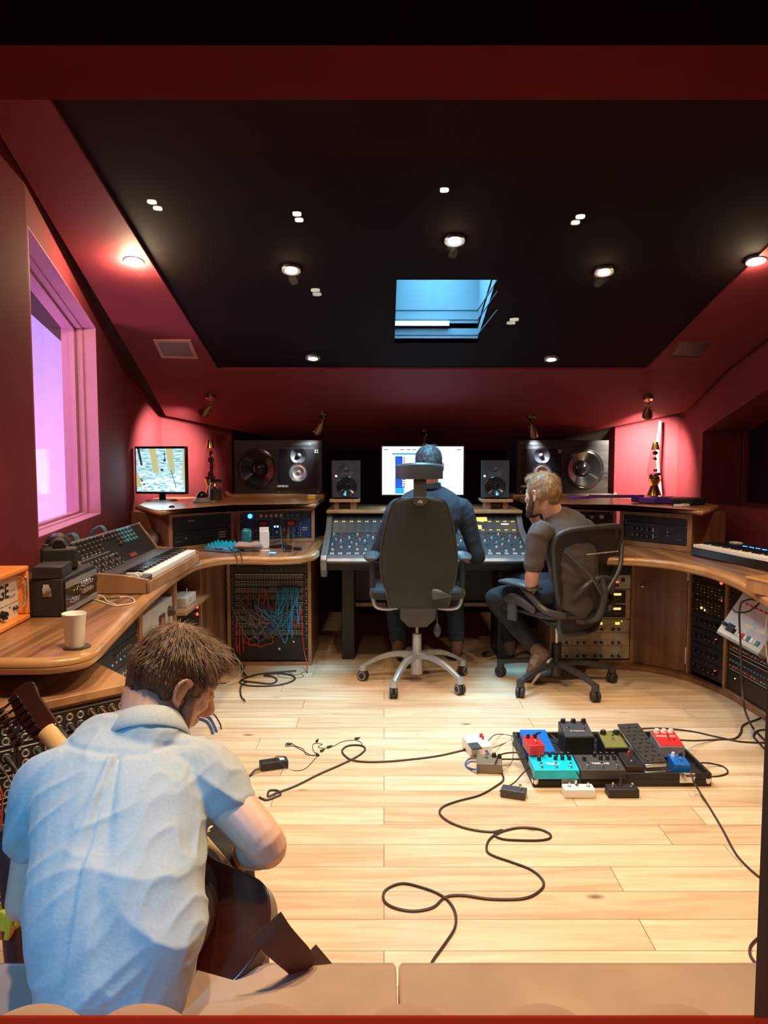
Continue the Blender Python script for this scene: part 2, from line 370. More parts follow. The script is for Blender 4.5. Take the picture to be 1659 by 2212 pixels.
# left wall: near piece, window piece with the sloping opening, then the two far pieces
wn = V((1.265, 0.21, 0)).normalized(); wp = V((-1.37, 3.0, 0))
wdir = V((-0.365, 2.2, 0)).normalized(); wn = V((wdir.y, -wdir.x, 0))
TL, TR, BR_, BL_ = [pl(*q, wn, wp) for q in ((52, 480), (207, 708), (218, 1110), (78, 1164))]
BL_.z = BR_.z = (BL_.z + BR_.z) / 2
e0, e1 = V((-1.37, 3.0, 0)), V((-1.735, 5.2, 0))
TL = V((e0.x, e0.y, 0)) + wdir * 0.02 + V((0, 0, TL.z)); BL_ = V((TL.x, TL.y, BL_.z))
TR = V((BR_.x, BR_.y, TR.z))
b = B(); wall_strip(b, WL[0], WL[1], 0, 3.2, -1, z1b=2.7)
O4 = [V((e0.x, e0.y, 0)), V((e1.x, e1.y, 0)), V((e1.x, e1.y, 2.2)), V((e0.x, e0.y, 2.7))]; H4 = [BL_, BR_, TR, TL]
for i in range(4):
    j = (i + 1) % 4; b.slab([O4[i], O4[j], H4[j], H4[i]], -wn, 0.06)
wall_strip(b, WL[2], WL[3], 0, 2.2, -1); wall_strip(b, WL[3], WL[4], 0, 2.2, -1); wall_strip(b, WL[4], WL[5], 0, 2.2, -1)
struct(b.done('wall_left', 'wall', smooth=False))
# right wall with its dark niche window
rdir = V((-0.06, 2.45, 0)).normalized(); rn = V((rdir.y, -rdir.x, 0))
def rw(y, z): return V((2.30 - 0.06 * (y - 3.0) / 2.45, y, z))
R4 = [rw(3.0, 0), rw(5.45, 0), rw(5.45, 2.2), rw(3.0, 2.7)]; G4 = [rw(3.1, 0.97), rw(5.40, 0.97), rw(5.40, 1.475), rw(3.1, 2.09)]
b = B(); wall_strip(b, WR[0], WR[1], 0, 3.2, 1, z1b=2.7)
for i in range(4):
    j = (i + 1) % 4; b.slab([R4[i], R4[j], G4[j], G4[i]], rn, 0.06)
wall_strip(b, WR[2], WR[3], 0, 2.2, 1); wall_strip(b, WR[3], WR[4], 0, 2.2, 1); wall_strip(b, WR[4], WR[5], 0, 2.2, 1)
struct(b.done('wall_right', 'wall', smooth=False))
b = B(); b.box(-1.3, 1.9, 6.3, 6.36, 0, 2.2); struct(b.done('wall_back', 'fabric', smooth=False))

# window reveals, stepped frames and panes
def niche(H, n, depth, pane_at, name, mrev, step=True, back=None):
    root = bpy.data.objects.new(name, None); C.objects.link(root); struct(root)
    cen = sum(H, V()) / 4
    b = B()
    for i in range(4):
        j = (i + 1) % 4; m = (H[i] + H[j]) / 2 - cen; e = (H[j] - H[i]).normalized(); out = (m - e * m.dot(e)).normalized()
        b.slab([H[i], H[j], H[j] + n * depth, H[i] + n * depth], -out, 0.004)
    b.done('window_reveal', mrev, root, smooth=False)
    for k, (dd, inset) in enumerate(((pane_at, 0.016), (pane_at - 0.04, 0.008))):
        b = B(); I = [p + (cen - p) * (inset / 0.5) for p in H]
        for i in range(4):
            j = (i + 1) % 4; b.slab([H[i] + n * dd, H[j] + n * dd, I[j] + n * dd, I[i] + n * dd], n, 0.03)
        b.done('window_frame', mrev, root, smooth=False)
    b = B(); b.slab([p + n * (pane_at + 0.02) for p in H], n, 0.008); b.done('window_pane', 'paneglass', root, smooth=False)
    return root
niche(H4, -wn, 0.18, 0.11, 'window_1', 'pink')
niche(G4, rn, 0.34, 0.28, 'window_2', 'wall')
# the room on the other side of each window
lilac = mat('lilac_white_plaster', (0.62, 0.50, 0.66), 0.7, var=0.03)
b = B(); b.box(-4.2, -1.82, 5.3, 5.36, 0.2, 3.0); b.box(-4.26, -4.2, 2.2, 5.36, 0.2, 3.0); b.box(-4.26, -1.82, 2.2, 5.36, 0.14, 0.2)
struct(b.done('wall_behind_window', lilac, smooth=False))
b = B(); b.box(2.75, 2.8, 2.0, 6.0, 0.2, 3.0); b.box(2.2, 2.8, 5.9, 5.95, 0.2, 3.0); struct(b.done('wall_side_passage', 'wall', smooth=False))
light('studio_wash_light', 'AREA', (-2.7, 3.7, 0.75), (0.88, 0.50, 1.0), 62, target=(-2.5, 5.3, 1.2), size=0.8)
light('studio_top_light', 'AREA', (-2.9, 3.6, 2.7), (0.45, 0.40, 1.0), 45, target=(-2.7, 5.3, 1.7), size=0.7)
light('window_ledge_light', 'AREA', (-2.15, 3.75, 1.95), (1.0, 0.62, 0.82), 11, target=(-1.55, 3.95, 0.98), size=0.35)
light('passage_light', 'AREA', (2.5, 4.3, 2.2), (1.0, 0.5, 0.35), 2.0, target=(2.4, 5.2, 1.2), size=0.3)

# ceiling: dark underlay (seen as the shadow gap), black cloth panel, crimson margins, falling back panel
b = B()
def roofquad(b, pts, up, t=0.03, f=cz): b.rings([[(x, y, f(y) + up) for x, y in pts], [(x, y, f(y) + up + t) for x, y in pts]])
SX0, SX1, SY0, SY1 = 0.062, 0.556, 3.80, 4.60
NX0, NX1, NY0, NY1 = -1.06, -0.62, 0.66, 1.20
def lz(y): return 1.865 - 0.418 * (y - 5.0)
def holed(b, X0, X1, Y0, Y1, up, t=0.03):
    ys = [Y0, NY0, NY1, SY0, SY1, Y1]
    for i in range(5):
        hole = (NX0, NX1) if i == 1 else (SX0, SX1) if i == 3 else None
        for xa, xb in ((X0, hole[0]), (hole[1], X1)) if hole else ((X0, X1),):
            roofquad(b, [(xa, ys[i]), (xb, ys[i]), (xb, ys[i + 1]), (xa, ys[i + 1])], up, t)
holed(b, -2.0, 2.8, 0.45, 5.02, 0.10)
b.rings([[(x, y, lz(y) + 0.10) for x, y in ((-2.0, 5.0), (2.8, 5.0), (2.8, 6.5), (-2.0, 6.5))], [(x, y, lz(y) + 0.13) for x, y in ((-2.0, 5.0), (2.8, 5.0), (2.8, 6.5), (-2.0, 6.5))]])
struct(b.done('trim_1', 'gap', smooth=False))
b = B(); holed(b, -1.075, 1.70, 0.45, 5.0, 0.012); struct(b.done('ceiling', 'fabric', smooth=False))
b = B(); roofquad(b, [(-1.075, 0.62), (-1.075, 5.0), (-1.58, 5.0), (-1.10, 0.8)], 0.0, 0.04); struct(b.done('trim_2', 'wall', smooth=False))
b = B(); roofquad(b, [(1.70, 0.5), (2.22, 0.5), (2.22, 5.0), (1.70, 5.0)], 0.0, 0.04); struct(b.done('trim_3', 'wall', smooth=False))
b = B(); LP = [(-1.58, 5.0), (-1.60, 5.64), (-0.87, 6.0), (-0.45, 6.24), (0.99, 6.24), (1.38, 6.0), (2.19, 5.58), (2.22, 5.0)]
b.rings([[(x, y, lz(y)) for x, y in LP], [(x, y, lz(y) + 0.03) for x, y in LP]]); struct(b.done('trim_4', 'wall', smooth=False))
# skylights: white shafts, frame, pane, sky light above
def skylight(name, X0, X1, Y0, Y1, h, vis):
    root = bpy.data.objects.new(name, None); C.objects.link(root); struct(root)
    b = B(); t = 0.02
    for (xa, xb, ya, yb) in ((X0 - t, X0, Y0 - t, Y1 + t), (X1, X1 + t, Y0 - t, Y1 + t), (X0, X1, Y0 - t, Y0), (X0, X1, Y1, Y1 + t)):
        b.rings([[(x, y, cz(y) + 0.013) for x, y in ((xa, ya), (xb, ya), (xb, yb), (xa, yb))], [(x, y, cz(y) + h) for x, y in ((xa, ya), (xb, ya), (xb, yb), (xa, yb))]])
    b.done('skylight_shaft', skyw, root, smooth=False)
    if vis:
        b = B()
        for z0, z1, th in ((0.060, 0.064, 0.003), (0.150, 0.153, 0.003), (0.205, 0.209, 0.003)):
            b.box(X0, X1, Y1 - th, Y1, cz(Y1) + z0, cz(Y1) + z1); b.box(X1 - th, X1, Y0, Y1, cz(Y1) + z0, cz(Y1) + z1)
        b.done('skylight_frame', 'dgrey', root, smooth=False)
        b = B(); b.box(X0 + 0.0, X1 - 0.17, Y1 - 0.02, Y1 - 0.001, cz(Y1) + 0.112, cz(Y1) + 0.140); b.done('skylight_pale_bar', 'white', root, bevel=0.002)  # pale bar across the far shaft wall
    b = B(); b.rings([[(x, y, cz(y) + h - 0.03) for x, y in ((X0, Y0), (X1, Y0), (X1, Y1), (X0, Y1))], [(x, y, cz(y) + h - 0.02) for x, y in ((X0, Y0), (X1, Y0), (X1, Y1), (X0, Y1))]])
    b.done('skylight_pane', 'glass', root, smooth=False)
    return root
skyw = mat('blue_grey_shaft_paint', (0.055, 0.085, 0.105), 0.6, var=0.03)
skylight('window_4', SX0, SX1, SY0, SY1, 0.42, True); skylight('added_skylight', NX0, NX1, NY0, NY1, 0.30, False)  # the nearer skylight is added, unseen, to let cool light onto the sofa
light('skylight_daylight', 'AREA', ((SX0 + SX1) / 2, 4.2, cz(4.2) + 0.46), COOL, SKY_W, target=((SX0 + SX1) / 2, 4.2, 0), size=0.46, size_y=0.74)
light('live_room_lamp', 'SPOT', (-1.05, -0.9, 2.05), (0.02, 0.42, 0.85), 520, target=P(60, 1960, 1.22), size=0.06, angle=18, blend=0.6)  # added cool spot for the blue light on the shirt's lower left
light('near_skylight_daylight', 'AREA', ((NX0 + NX1) / 2, (NY0 + NY1) / 2, cz(1.0) + 0.32), (0.04, 0.46, 0.92), SKYN_W, target=(-0.45, 1.2, 0), size=0.8, size_y=0.45)  # added light under the unseen skylight, cooling the guitarist's back

# observation window through which the photograph looks
Wroot = bpy.data.objects.new('window_3', None); C.objects.link(Wroot); struct(Wroot)
def Z(px, py, Y): return P(px, py, Y).z
zh = Z(829, 98, .42); zs = Z(829, 2199, .48)
b = B(); b.box(-0.9, 0.9, 0.42, 0.482, zh, 2.6); b.box(-0.9, 0.9, 0.482, 0.62, 1.615, 2.6); b.box(-0.9, 0.9, 0.38, 0.42, zh + 0.09, 2.6)
b.box(-0.9, 0.9, 0.38, 0.48, 0.4, zs); b.box(-0.9, 0.9, 0.48, 0.62, 0.4, 0.84); b.done('window_frame', 'sill', Wroot, smooth=False)
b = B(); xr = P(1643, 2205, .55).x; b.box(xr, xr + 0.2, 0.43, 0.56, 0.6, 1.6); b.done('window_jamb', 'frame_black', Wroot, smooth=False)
b = B(); b.box(-0.9, 0.9, 0.492, 0.498, 0.8, 1.72); b.done('window_pane', 'glass', Wroot, smooth=False)
b = B(); b.bx((0, 0.548, 1.26), (1.8, 0.006, 0.9), (0.0, 0, 0.0)); b.done('window_pane', 'glass', Wroot, smooth=False)

# recessed downlights
def downlight(p, label, power, group, n=(0, 0.24, 1), on=True, col=WARM, spill=1.0):
    n = V(n).normalized(); q = n.to_track_quat('Z', 'Y')
    t = thing('ceiling_downlight', label, 'ceiling light', p, group=group); t.rotation_euler = q.to_euler()
    b = B(); b.lathe([(0.027, 0.01), (0.030, -0.004), (0.044, -0.004), (0.046, 0.0), (0.044, 0.012), (0.027, 0.012)], n=32); b.done('trim_ring', 'alu', t)
    b = B(); b.lathe([(0.0, -0.006), (0.012, -0.005), (0.026, 0.0), (0.026, 0.012), (0, 0.012)], n=24); b.done('lens', dlens, t)
    if power: light('downlight_lamp', 'SPOT', V(p) - n * 0.02, col, power, target=V(p) - V((0, 0, 1)), size=0.03, angle=128, blend=0.9)
    if power > 20: light('downlight_spill', 'POINT', V(p) - n * 0.03, WARM, spill, size=0.02)
    return t
dlens = glow('warm_downlight_lens', (1.0, 0.86, 0.62), 26)
for px, py, where, pw in ((289, 564, 'in the left crimson margin of the ceiling', 1.0), (629, 584, 'in the black ceiling, left of the skylight', 1.0),
        (982, 521, 'in the black ceiling, nearest the camera above the skylight', 1.0), (1305, 588, 'in the black ceiling, right of the skylight', 1.0),
        (1633, 564, 'in the right crimson margin of the ceiling', 1.0), (676, 774, 'at the far left edge of the black ceiling', 0.35), (1191, 776, 'at the far right edge of the black ceiling', 0.35)):
    p = Cp(px, py); nn = (0, 0.24, 1); downlight(p, 'round recessed downlight, lit warm white, ' + where, DOWN_W * pw, 'recessed downlights in the studio ceiling', spill=28 if px == 289 else 6.0 if px == 1633 else 0.8)
for x, y, k in ((-0.40, 1.62, 1.0), (0.35, 1.9, 1.15), (1.1, 2.2, 0.9)):
    light('near_downlight_lamp', 'SPOT', (x, y, cz(y) - 0.02), WARM if k != .5 else NEUT, NEAR_W * k, size=0.04, angle=125, blend=0.85)

# brass spotlights on the falling back panel
LN, LPt = V((0, 0.418, 1)), V((0, 5.0, 1.865))
def spotlight(px, py, target, label, power, col=NEUT, angle=62, drop=0.085):
    p = pl(px, py, LN, LPt); t = thing('brass_spotlight', label, 'spotlight', p, group='brass spotlights on the back panel')
    nn = LN.normalized(); tg = V(target) - p
    b = B(); b.lathe([(0.0, 0.0), (0.034, 0.0), (0.034, -0.022), (0.030, -0.026), (0.0, -0.026)], n=28, axis=(0, 0.35, 1)); b.done('ceiling_rose', 'oldbrass', t)
    h0 = V((0, -0.01, -0.07)); d = (V(target) - (p + h0)).normalized()
    b = B(); b.tube([(0, 0, -0.02), (0.012, -0.004, -0.04), (-0.004, -0.008, -0.055), h0], 0.0045); b.sph(h0, 0.009)
    x, y, _ = frame_of(d); b.tube([h0 + x * 0.004, h0 + x * 0.026 + d * 0.02, h0 + x * 0.028 + d * 0.05], 0.0025); b.tube([h0 - x * 0.004, h0 - x * 0.026 + d * 0.02, h0 - x * 0.028 + d * 0.05], 0.0025)
    b.done('swivel_arm', 'oldbrass', t)
    b = B(); b.lathe([(0.0, 0.0), (0.008, 0.002), (0.014, 0.018), (0.021, 0.032), (0.031, 0.060), (0.036, 0.088), (0.036, 0.094), (0.0335, 0.094), (0.030, 0.066), (0.018, 0.05), (0, 0.05)], h0, axis=d); b.done('lamp_head', 'oldbrass', t)
    b = B(); b.sph(h0 + d * 0.062, 0.017); b.done('bulb', glow('spot_bulb', (1, 0.9, 0.75), 8 if power else 0.1), t)
    if power: light('spot_lamp', 'SPOT', p + h0 + d * 0.10, col, power, target=target, size=0.03, angle=angle, blend=1.0)
spotlight(455, 855, P(352, 985, 5.62), 'brass spotlight at the far left, aimed at the wall behind the small television', SPOT_W * 0.8, angle=100)
spotlight(697, 892, P(655, 985, 5.75), 'brass spotlight hanging above the left main loudspeaker', SPOT_W * 0.22, (0.85, 0.93, 1.0), 60)
spotlight(918, 930, P(900, 1010, 5.9), 'small brass spotlight hanging above the computer screen, unlit', 0)
spotlight(1148, 898, P(1160, 985, 5.75), 'brass spotlight hanging above the right main loudspeaker', SPOT_W * 0.22, (0.85, 0.93, 1.0), 60)
spotlight(1400, 857, P(1388, 990, 5.75), 'brass spotlight at the far right, aimed at the tall lava lamp', SPOT_W * 1.5, angle=105)

# air vents in the sloping margins
def vent(c, label):
    pts = [Cp(*q) for q in c]; t = thing('ceiling_vent', label, 'air vent', sum(pts, V()) / 4, group='air vents in the ceiling margins'); cen = sum(pts, V()) / 4
    n = -CN.normalized(); I = [p + (cen - p) * 0.2 for p in pts]
    b = B()
    for i in range(4):
        j = (i + 1) % 4; b.slab([pts[i], pts[j], I[j], I[i]], n, 0.008)
    b.done('vent_frame', mat('vent_frame_paint', (0.33, 0.10, 0.09), 0.5) if c[0][0] < 800 else 'wall', t, world=True, smooth=False)
    b = B()
    for k in range(22):
        f = (k + 0.5) / 22; a0 = I[0].lerp(I[1], f); a1 = I[3].lerp(I[2], f); w_ = (I[1] - I[0]).normalized() * 0.003
        b.slab([a0 - w_, a0 + w_, a1 + w_, a1 - w_], n, 0.004)
    b.slab(I, -n, 0.002); b.done('vent_grille', 'dgrey', t, world=True, smooth=False)
vent([(331, 733), (412, 733), (429, 773), (349, 771)], 'square air vent with fine louvres in the left crimson ceiling margin')
vent([(1463, 734), (1547, 734), (1516, 773), (1439, 771)], 'dark square air vent in the right crimson ceiling margin')

# downlights of the room behind the camera, seen mirrored in the glass
for px, py, wh in ((324, 434, 'at the far left'), (640, 460, 'left of centre, upper one'), (961, 408, 'topmost of all'), (1257, 466, 'at the right'), (680, 626, 'left of the skylight'), (1113, 690, 'right of the skylight')):
    v = P(px, py, 4.2); p = V((v.x, 0.956 - v.y, v.z))
    t = thing('ceiling_downlight', 'small downlight seen only as a reflection in the glass, ' + wh, 'ceiling light', p, group='reflected downlights of the room behind')
    b = B(); b.lathe([(0, 0), (0.024, 0), (0.024, 0.01), (0, 0.01)]); b.done('lens', glow('distant_lens', (1.0, 0.9, 0.72), 30 if py < 500 else 12), t)
# ================================================================== worktops, shelves, cabinets
def noseprof(h): return [(0, 0), (0.028, 0), (0.036, -0.006), (0.038, -0.014), (0.038, -h / 2 + 0.002), (0.035, -h / 2), (0.038, -h / 2 - 0.002), (0.038, -h + 0.014), (0.036, -h + 0.006), (0.028, -h), (0, -h)]
def nosing(path, z, h, parent, side=1, m='wnose'):
    pts = [V((p[0], p[1], 0)) for p in path]; b = B(); rr = []
    for i, p in enumerate(pts):
        d = ((pts[min(i + 1, len(pts) - 1)] - p).normalized() + (p - pts[max(i - 1, 0)]).normalized()).normalized()
        n = V((d.y, -d.x, 0)) * side
        rr.append([p + n * (o - 0.036) + V((0, 0, z + q)) for o, q in noseprof(h)])
    b.rings(rr); return b.done('nosing', m, parent, world=True, ang=50)
def round_poly(pts, r=0.05, k=4):
    out = []; n = len(pts)
    for i in range(n):
        p = V((*pts[i][:2], 0)); a = V((*pts[i - 1][:2], 0)); c = V((*pts[(i + 1) % n][:2], 0)); rr = pts[i][2] if len(pts[i]) > 2 else r
        d1 = (a - p); d2 = (c - p); q = min(rr, d1.length * .45, d2.length * .45); A = p + d1.normalized() * q; D = p + d2.normalized() * q
        for j in range(k + 1):
            t = j / k; out.append(tuple((A * (1 - t) ** 2 + p * 2 * t * (1 - t) + D * t * t).xy))
    return out
def MX(p): return (0.54 - p[0], p[1])
LF = [(-1.30, 2.07), (-1.0, 2.07), (-0.915, 2.082), (-0.858, 2.125), (-0.842, 2.20), (-0.866, 2.40), (-0.925, 2.90), (-0.975, 3.45), (-0.99, 3.75), (-0.97, 4.0), (-0.89, 4.16), (-0.78, 4.20), (-0.62, 4.17), (-0.47, 4.22), (-0.40, 4.33), (-0.385, 4.50)]
LFc = [tuple(p.xy) for p in cat([(*p, 0) for p in LF], 5)]
def worktop(front, back, z, h, label, name='worktop', m='wtop', side=1):
    cx, cy = front[len(front) // 2]; t = thing(name, label, 'worktop', (cx, cy, z - h))
    fr = [V((p[0], p[1], 0)) for p in front]; inner = []
    for i, p in enumerate(fr):
        d = ((fr[min(i + 1, len(fr) - 1)] - p).normalized() + (p - fr[max(i - 1, 0)]).normalized()).normalized(); n = V((d.y, -d.x, 0)) * side
        inner.append((p - n * 0.016).xy)
    b = B(); b.prism([tuple(p) for p in inner] + list(back), z - h + 0.002, z - 0.0006); b.done('top_panel', m, t, world=True, smooth=False)
    nosing(front, z, h, t, side); return t
worktop(LFc, [(-0.385, 5.30), (-1.69, 5.30), (-1.68, 5.1), (-1.36, 3.05), (-1.385, 2.09)], 0.75, 0.042, 'walnut worktop with rounded oak edge running along the left wall')
RF = [MX(p) for p in LF[4:]]; RF = [(1.44, 2.5), (1.50, 2.9), (1.545, 3.15), (1.59, 3.42), (1.60, 3.65), (1.57, 3.86), (1.50, 4.02), (1.39, 4.12), (1.27, 4.16), (1.10, 4.18), (0.98, 4.24), (0.935, 4.4)]
RFc = [tuple(p.xy) for p in cat([(*p, 0) for p in RF], 5)]
worktop(RFc, [(0.935, 5.35), (2.2, 5.35), (2.2, 5.1), (1.98, 3.05), (1.95, 2.5)], 0.75, 0.042, 'curved walnut worktop with rounded oak edge along the right wall', side=-1)
# raised shelves
US = [(-1.55, 4.75), (-1.30, 4.34), (-1.22, 4.36), (-0.97, 4.755), (-0.90, 4.79), (-0.49, 4.885), (-0.44, 4.92), (-0.435, 5.10)]
UB = [(-0.435, 5.68), (-1.62, 5.68), (-1.66, 5.5)]
USc = [tuple(p.xy) for p in cat([(*p, 0) for p in US], 4)]
worktop(USc, UB, 1.0, 0.028, 'raised walnut shelf with oak edge on the left equipment cabinets', 'shelf', 'wnose')
worktop([MX(p) for p in USc], [MX(p) for p in UB], 1.0, 0.028, 'raised walnut shelf with oak edge on the right equipment cabinets', 'shelf', 'wcabtop', side=-1)

def cabinet(A, Bp, z0, z1, depth, label, name='rack_cabinet', trim=0.022, m='wcab', mt='wlight', closed=False, bottom=0.0, group=None):
    A, Bp = V((*A, 0)), V((*Bp, 0)); d = Bp - A; W = d.length; c = (A + Bp) / 2
    t = thing(name, label, 'cabinet', (c.x, c.y, z0), math.atan2(d.y, d.x), group=group); H = z1 - z0; b = B(); x = W / 2
    b.box(-x, -x + trim, 0, depth, 0, H); b.box(x - trim, x, 0, depth, 0, H); b.box(-x + trim, x - trim, 0, depth, H - trim, H); b.box(-x + trim, x - trim, 0, depth, 0, trim + bottom); b.box(-x + trim, x - trim, depth - 0.01, depth, trim, H - trim)
    b.done('carcass', m, t, bevel=0.0015)
    b = B(); e = 0.006
    b.box(-x, -x + trim, -e, 0, 0, H); b.box(x - trim, x, -e, 0, 0, H); b.box(-x + trim, x - trim, -e, 0, H - trim, H); b.box(-x + trim, x - trim, -e, 0, 0, trim + bottom)
    b.done('front_trim', mt, t, bevel=0.0015); return t, W
_mc = {}
def inst(key, make, name, parent, loc, rot=(0, 0, 0)):
    if key not in _mc:
        o = make(); _mc[key] = o.data; o.parent = parent
    else:
        o = bpy.data.objects.new(name, _mc[key]); C.objects.link(o); o.parent = parent
    o.name = name; o.location = loc; o.rotation_euler = rot; return o
def knob(parent, x, z, r=0.009, m='black', y=0.0, h=None, line=True, name='knob', ang=0.0, rot=None):
    h = h or r * 1.25
    def mk():
        b = B(); b.lathe([(0, 0), (r * 1.12, 0), (r, -0.25 * h), (r * 0.86, -h * 0.95), (r * 0.7, -h), (0, -h)], n=14, axis=(0, 1, 0))
        if line: b.m(1).box(-r * 0.09, r * 0.09, -h - 0.0006, -h + 0.0002, r * 0.1, r * 0.85)
        return b.done(name, [m, 'white' if m not in ('white', 'cream', 'lgrey') else 'black'])
    return inst(('k', r, h, m, line), mk, name, parent, (x, y, z), rot or (0, ang, 0))
def led(parent, x, z, m='ledr', r=0.003, y=0.0, name='indicator_light', sq=None):
    def mk():
        b = B()
        if sq: b.box(-sq[0] / 2, sq[0] / 2, -0.002, 0, -sq[1] / 2, sq[1] / 2)
        else: b.sph((0, 0, 0), r, 8, 6)
        return b.done(name, m)
    return inst(('l', r, m, sq), mk, name, parent, (x, y, z))
def screws(b, W, H, y=-0.001, r=0.0035, n=2):
    for sx in (-1, 1):
        for k in range(n):
            z = 0.007 + (H - 0.014) * k / max(1, n - 1); b.cyl((sx * (W / 2 - 0.008), y - 0.002, z), (sx * (W / 2 - 0.008), y + 0.001, z), r, n=8)
def unit(A, Bp, z0, H, label, m='rackblack', depth=0.22, inset=0.006, name='rack_unit', group=None, trim=0.022, catg='audio rack unit', ns=2):
    A, Bp = V((*A, 0)), V((*Bp, 0)); d = Bp - A; W = d.length - 2 * trim - 0.004; c = (A + Bp) / 2; n = V((-d.y, d.x, 0)).normalized()
    t = thing(name, label, catg, (c.x + n.x * inset, c.y + n.y * inset, z0), math.atan2(d.y, d.x), group=group)
    b = B(); b.box(-W / 2, W / 2, 0, 0.004, 0.0006, H - 0.0006); b.box(-W / 2 + 0.02, W / 2 - 0.02, 0.004, depth, 0.002, H - 0.002); b.m(1); screws(b, W, H, n=ns); b.done('fascia', [m, 'chrome'], t, bevel=0.0008)
    return t, W
def marks(t, rects, m, name='printed_marks', y=-0.0008, y1=0.0):
    b = B()
    for x, z, w_, h_ in rects: b.box(x - w_ / 2, x + w_ / 2, y, y1, z - h_ / 2, z + h_ / 2)
    o = b.done(name, m, t, smooth=False); o['kind'] = 'stuff'; return o
def outline(x, z, w_, h_, t=0.0012): return [(x, z + h_ / 2, w_, t), (x, z - h_ / 2, w_, t), (x - w_ / 2, z, t, h_), (x + w_ / 2, z, t, h_)]

# ---- raised cabinets, left
A, Bq = (-1.245, 4.40), (-0.955, 4.815)
cabinet(A, Bq, 0.75, 0.972, 0.34, 'dark walnut rack cabinet below the small television, angled to the right')
t, W = unit(A, Bq, 0.775, 0.088, 'black rack unit with a white keypad of nine dots, left of the blue rack unit')
marks(t, outline(-W / 2 + 0.055, 0.042, 0.05, 0.028) + outline(W / 2 - 0.065, 0.048, 0.07, 0.07, 0.0008) + [(-0.05 + 0.035 * k, 0.042, 0.016, 0.002) for k in range(5)], 'grey')
for i in range(4):
    for j in range(3): led(t, W / 2 - 0.085 + i * 0.013, 0.028 + j * 0.015, 'white', name='key_button', sq=(0.008, 0.008))
knob(t, -W / 2 + 0.10, 0.045, 0.007, 'chrome')
t, W = unit(A, Bq, 0.864, 0.085, 'blank black rack panel with a small brown name plate under the left raised shelf')
marks(t, [(-0.08, 0.055, 0.05, 0.010)], 'wlight', 'name_plate', -0.002)
A, Bq = (-0.935, 4.83), (-0.452, 4.955)
cabinet(A, Bq, 0.75, 0.972, 0.34, 'walnut rack cabinet holding the dark blue unit behind the drinking glass')
t, W = unit(A, Bq, 0.774, 0.174, 'dark blue rack compressor with cream knobs and two round meters', 'rackblue', ns=4)
marks(t, outline(-0.025, 0.150, 0.20, 0.032) + outline(-0.085, 0.07, 0.125, 0.112) + outline(0.095, 0.07, 0.125, 0.112) + [(0.185, 0.066, 0.03, 0.006), (0.185, 0.055, 0.036, 0.002), (0.185, 0.050, 0.028, 0.002), (0.002, 0.085, 0.02, 0.002)], 'lgrey')
b = B(); b.cyl((-0.165, -0.003, 0.148), (-0.165, 0, 0.148), 0.015, n=20); b.done('blue_dial', 'ledb', t)
for k in range(5): knob(t, -0.095 + k * 0.032, 0.150, 0.011, 'cream', ang=0.6 * k)
for k in range(3): knob(t, 0.075 + k * 0.03, 0.150, 0.010, 'steelblue', ang=0.5 * k)
for cx in (-0.085, 0.095):
    b = B(); b.box(cx - 0.03, cx + 0.03, -0.003, 0, 0.078, 0.118); b.m(1); b.box(cx - 0.022, cx + 0.022, -0.004, -0.003, 0.086, 0.108); b.done('meter', ['black', 'red'], t)
    for dx, dz in ((-0.045, 0.055), (0.045, 0.055)): knob(t, cx + dx, dz, 0.009, 'red' if dx < 0 else 'blackg', ang=dx * 20)
    for dx in (-0.04, 0, 0.04): knob(t, cx + dx, 0.028, 0.010, 'blackg', ang=dx * 15)
for dx in (-0.008, 0.010): led(t, dx, 0.078, 'bluebtn', sq=(0.011, 0.011), name='lit_button')
knob(t, 0.002, 0.042, 0.011, 'steelblue')
# ---- raised cabinets, right
A, Bq = MX((-0.452, 4.955)), MX((-0.935, 4.83))
cabinet(A, Bq, 0.75, 0.972, 0.34, 'walnut rack cabinet partly hidden behind the man in the grey t-shirt')
t, W = unit(A, Bq, 0.774, 0.174, 'black rack unit with cream and red star knobs behind the bearded man', ns=4)
for k in range(6): knob(t, -0.13 + k * 0.058, 0.145, 0.014, 'cream' if k % 2 else 'grey', ang=0.7 * k)
for k in range(6): knob(t, -0.13 + k * 0.058, 0.095, 0.014, 'red', ang=0.5 * k)
for k in range(6): knob(t, -0.13 + k * 0.058, 0.045, 0.012, 'grey')
marks(t, outline(0.195, 0.095, 0.018, 0.02) + [(0.19, 0.06, 0.024, 0.002)], 'lgrey')
A, Bq = MX((-0.955, 4.815)), MX((-1.245, 4.40))
cabinet(A, Bq, 0.75, 0.972, 0.34, 'walnut rack cabinet at the right end, below the tall lava lamp', trim=0.03)
t, W = unit(A, Bq, 0.782, 0.115, 'black two-row rack equaliser with eight grey knobs under the purple guitar', 'racknavy', trim=0.03)
for r_ in (0.036, 0.076):
    for k in range(4): knob(t, -0.155 + k * 0.035, r_, 0.0115, 'dgrey', ang=0.8 * k)
    b = B(); b.box(-0.015, -0.006, -0.006, 0, r_ - 0.013, r_ + 0.013); b.done('level_meter', 'lgrey', t); led(t, 0.008, r_, 'white', 0.003)
marks(t, outline(-0.09, 0.056, 0.21, 0.10, 0.001) + [(0.17, 0.03, 0.03, 0.003), (0.10, 0.09, 0.05, 0.002)], 'grey')
for z_, m_ in ((0.072, 'chrome'), (0.048, 'red')): knob(t, 0.09, z_, 0.006, m_, name='toggle_switch')
t, W = unit(A, Bq, 0.898, 0.045, 'blank black rack panel above the two-row equaliser', trim=0.03)

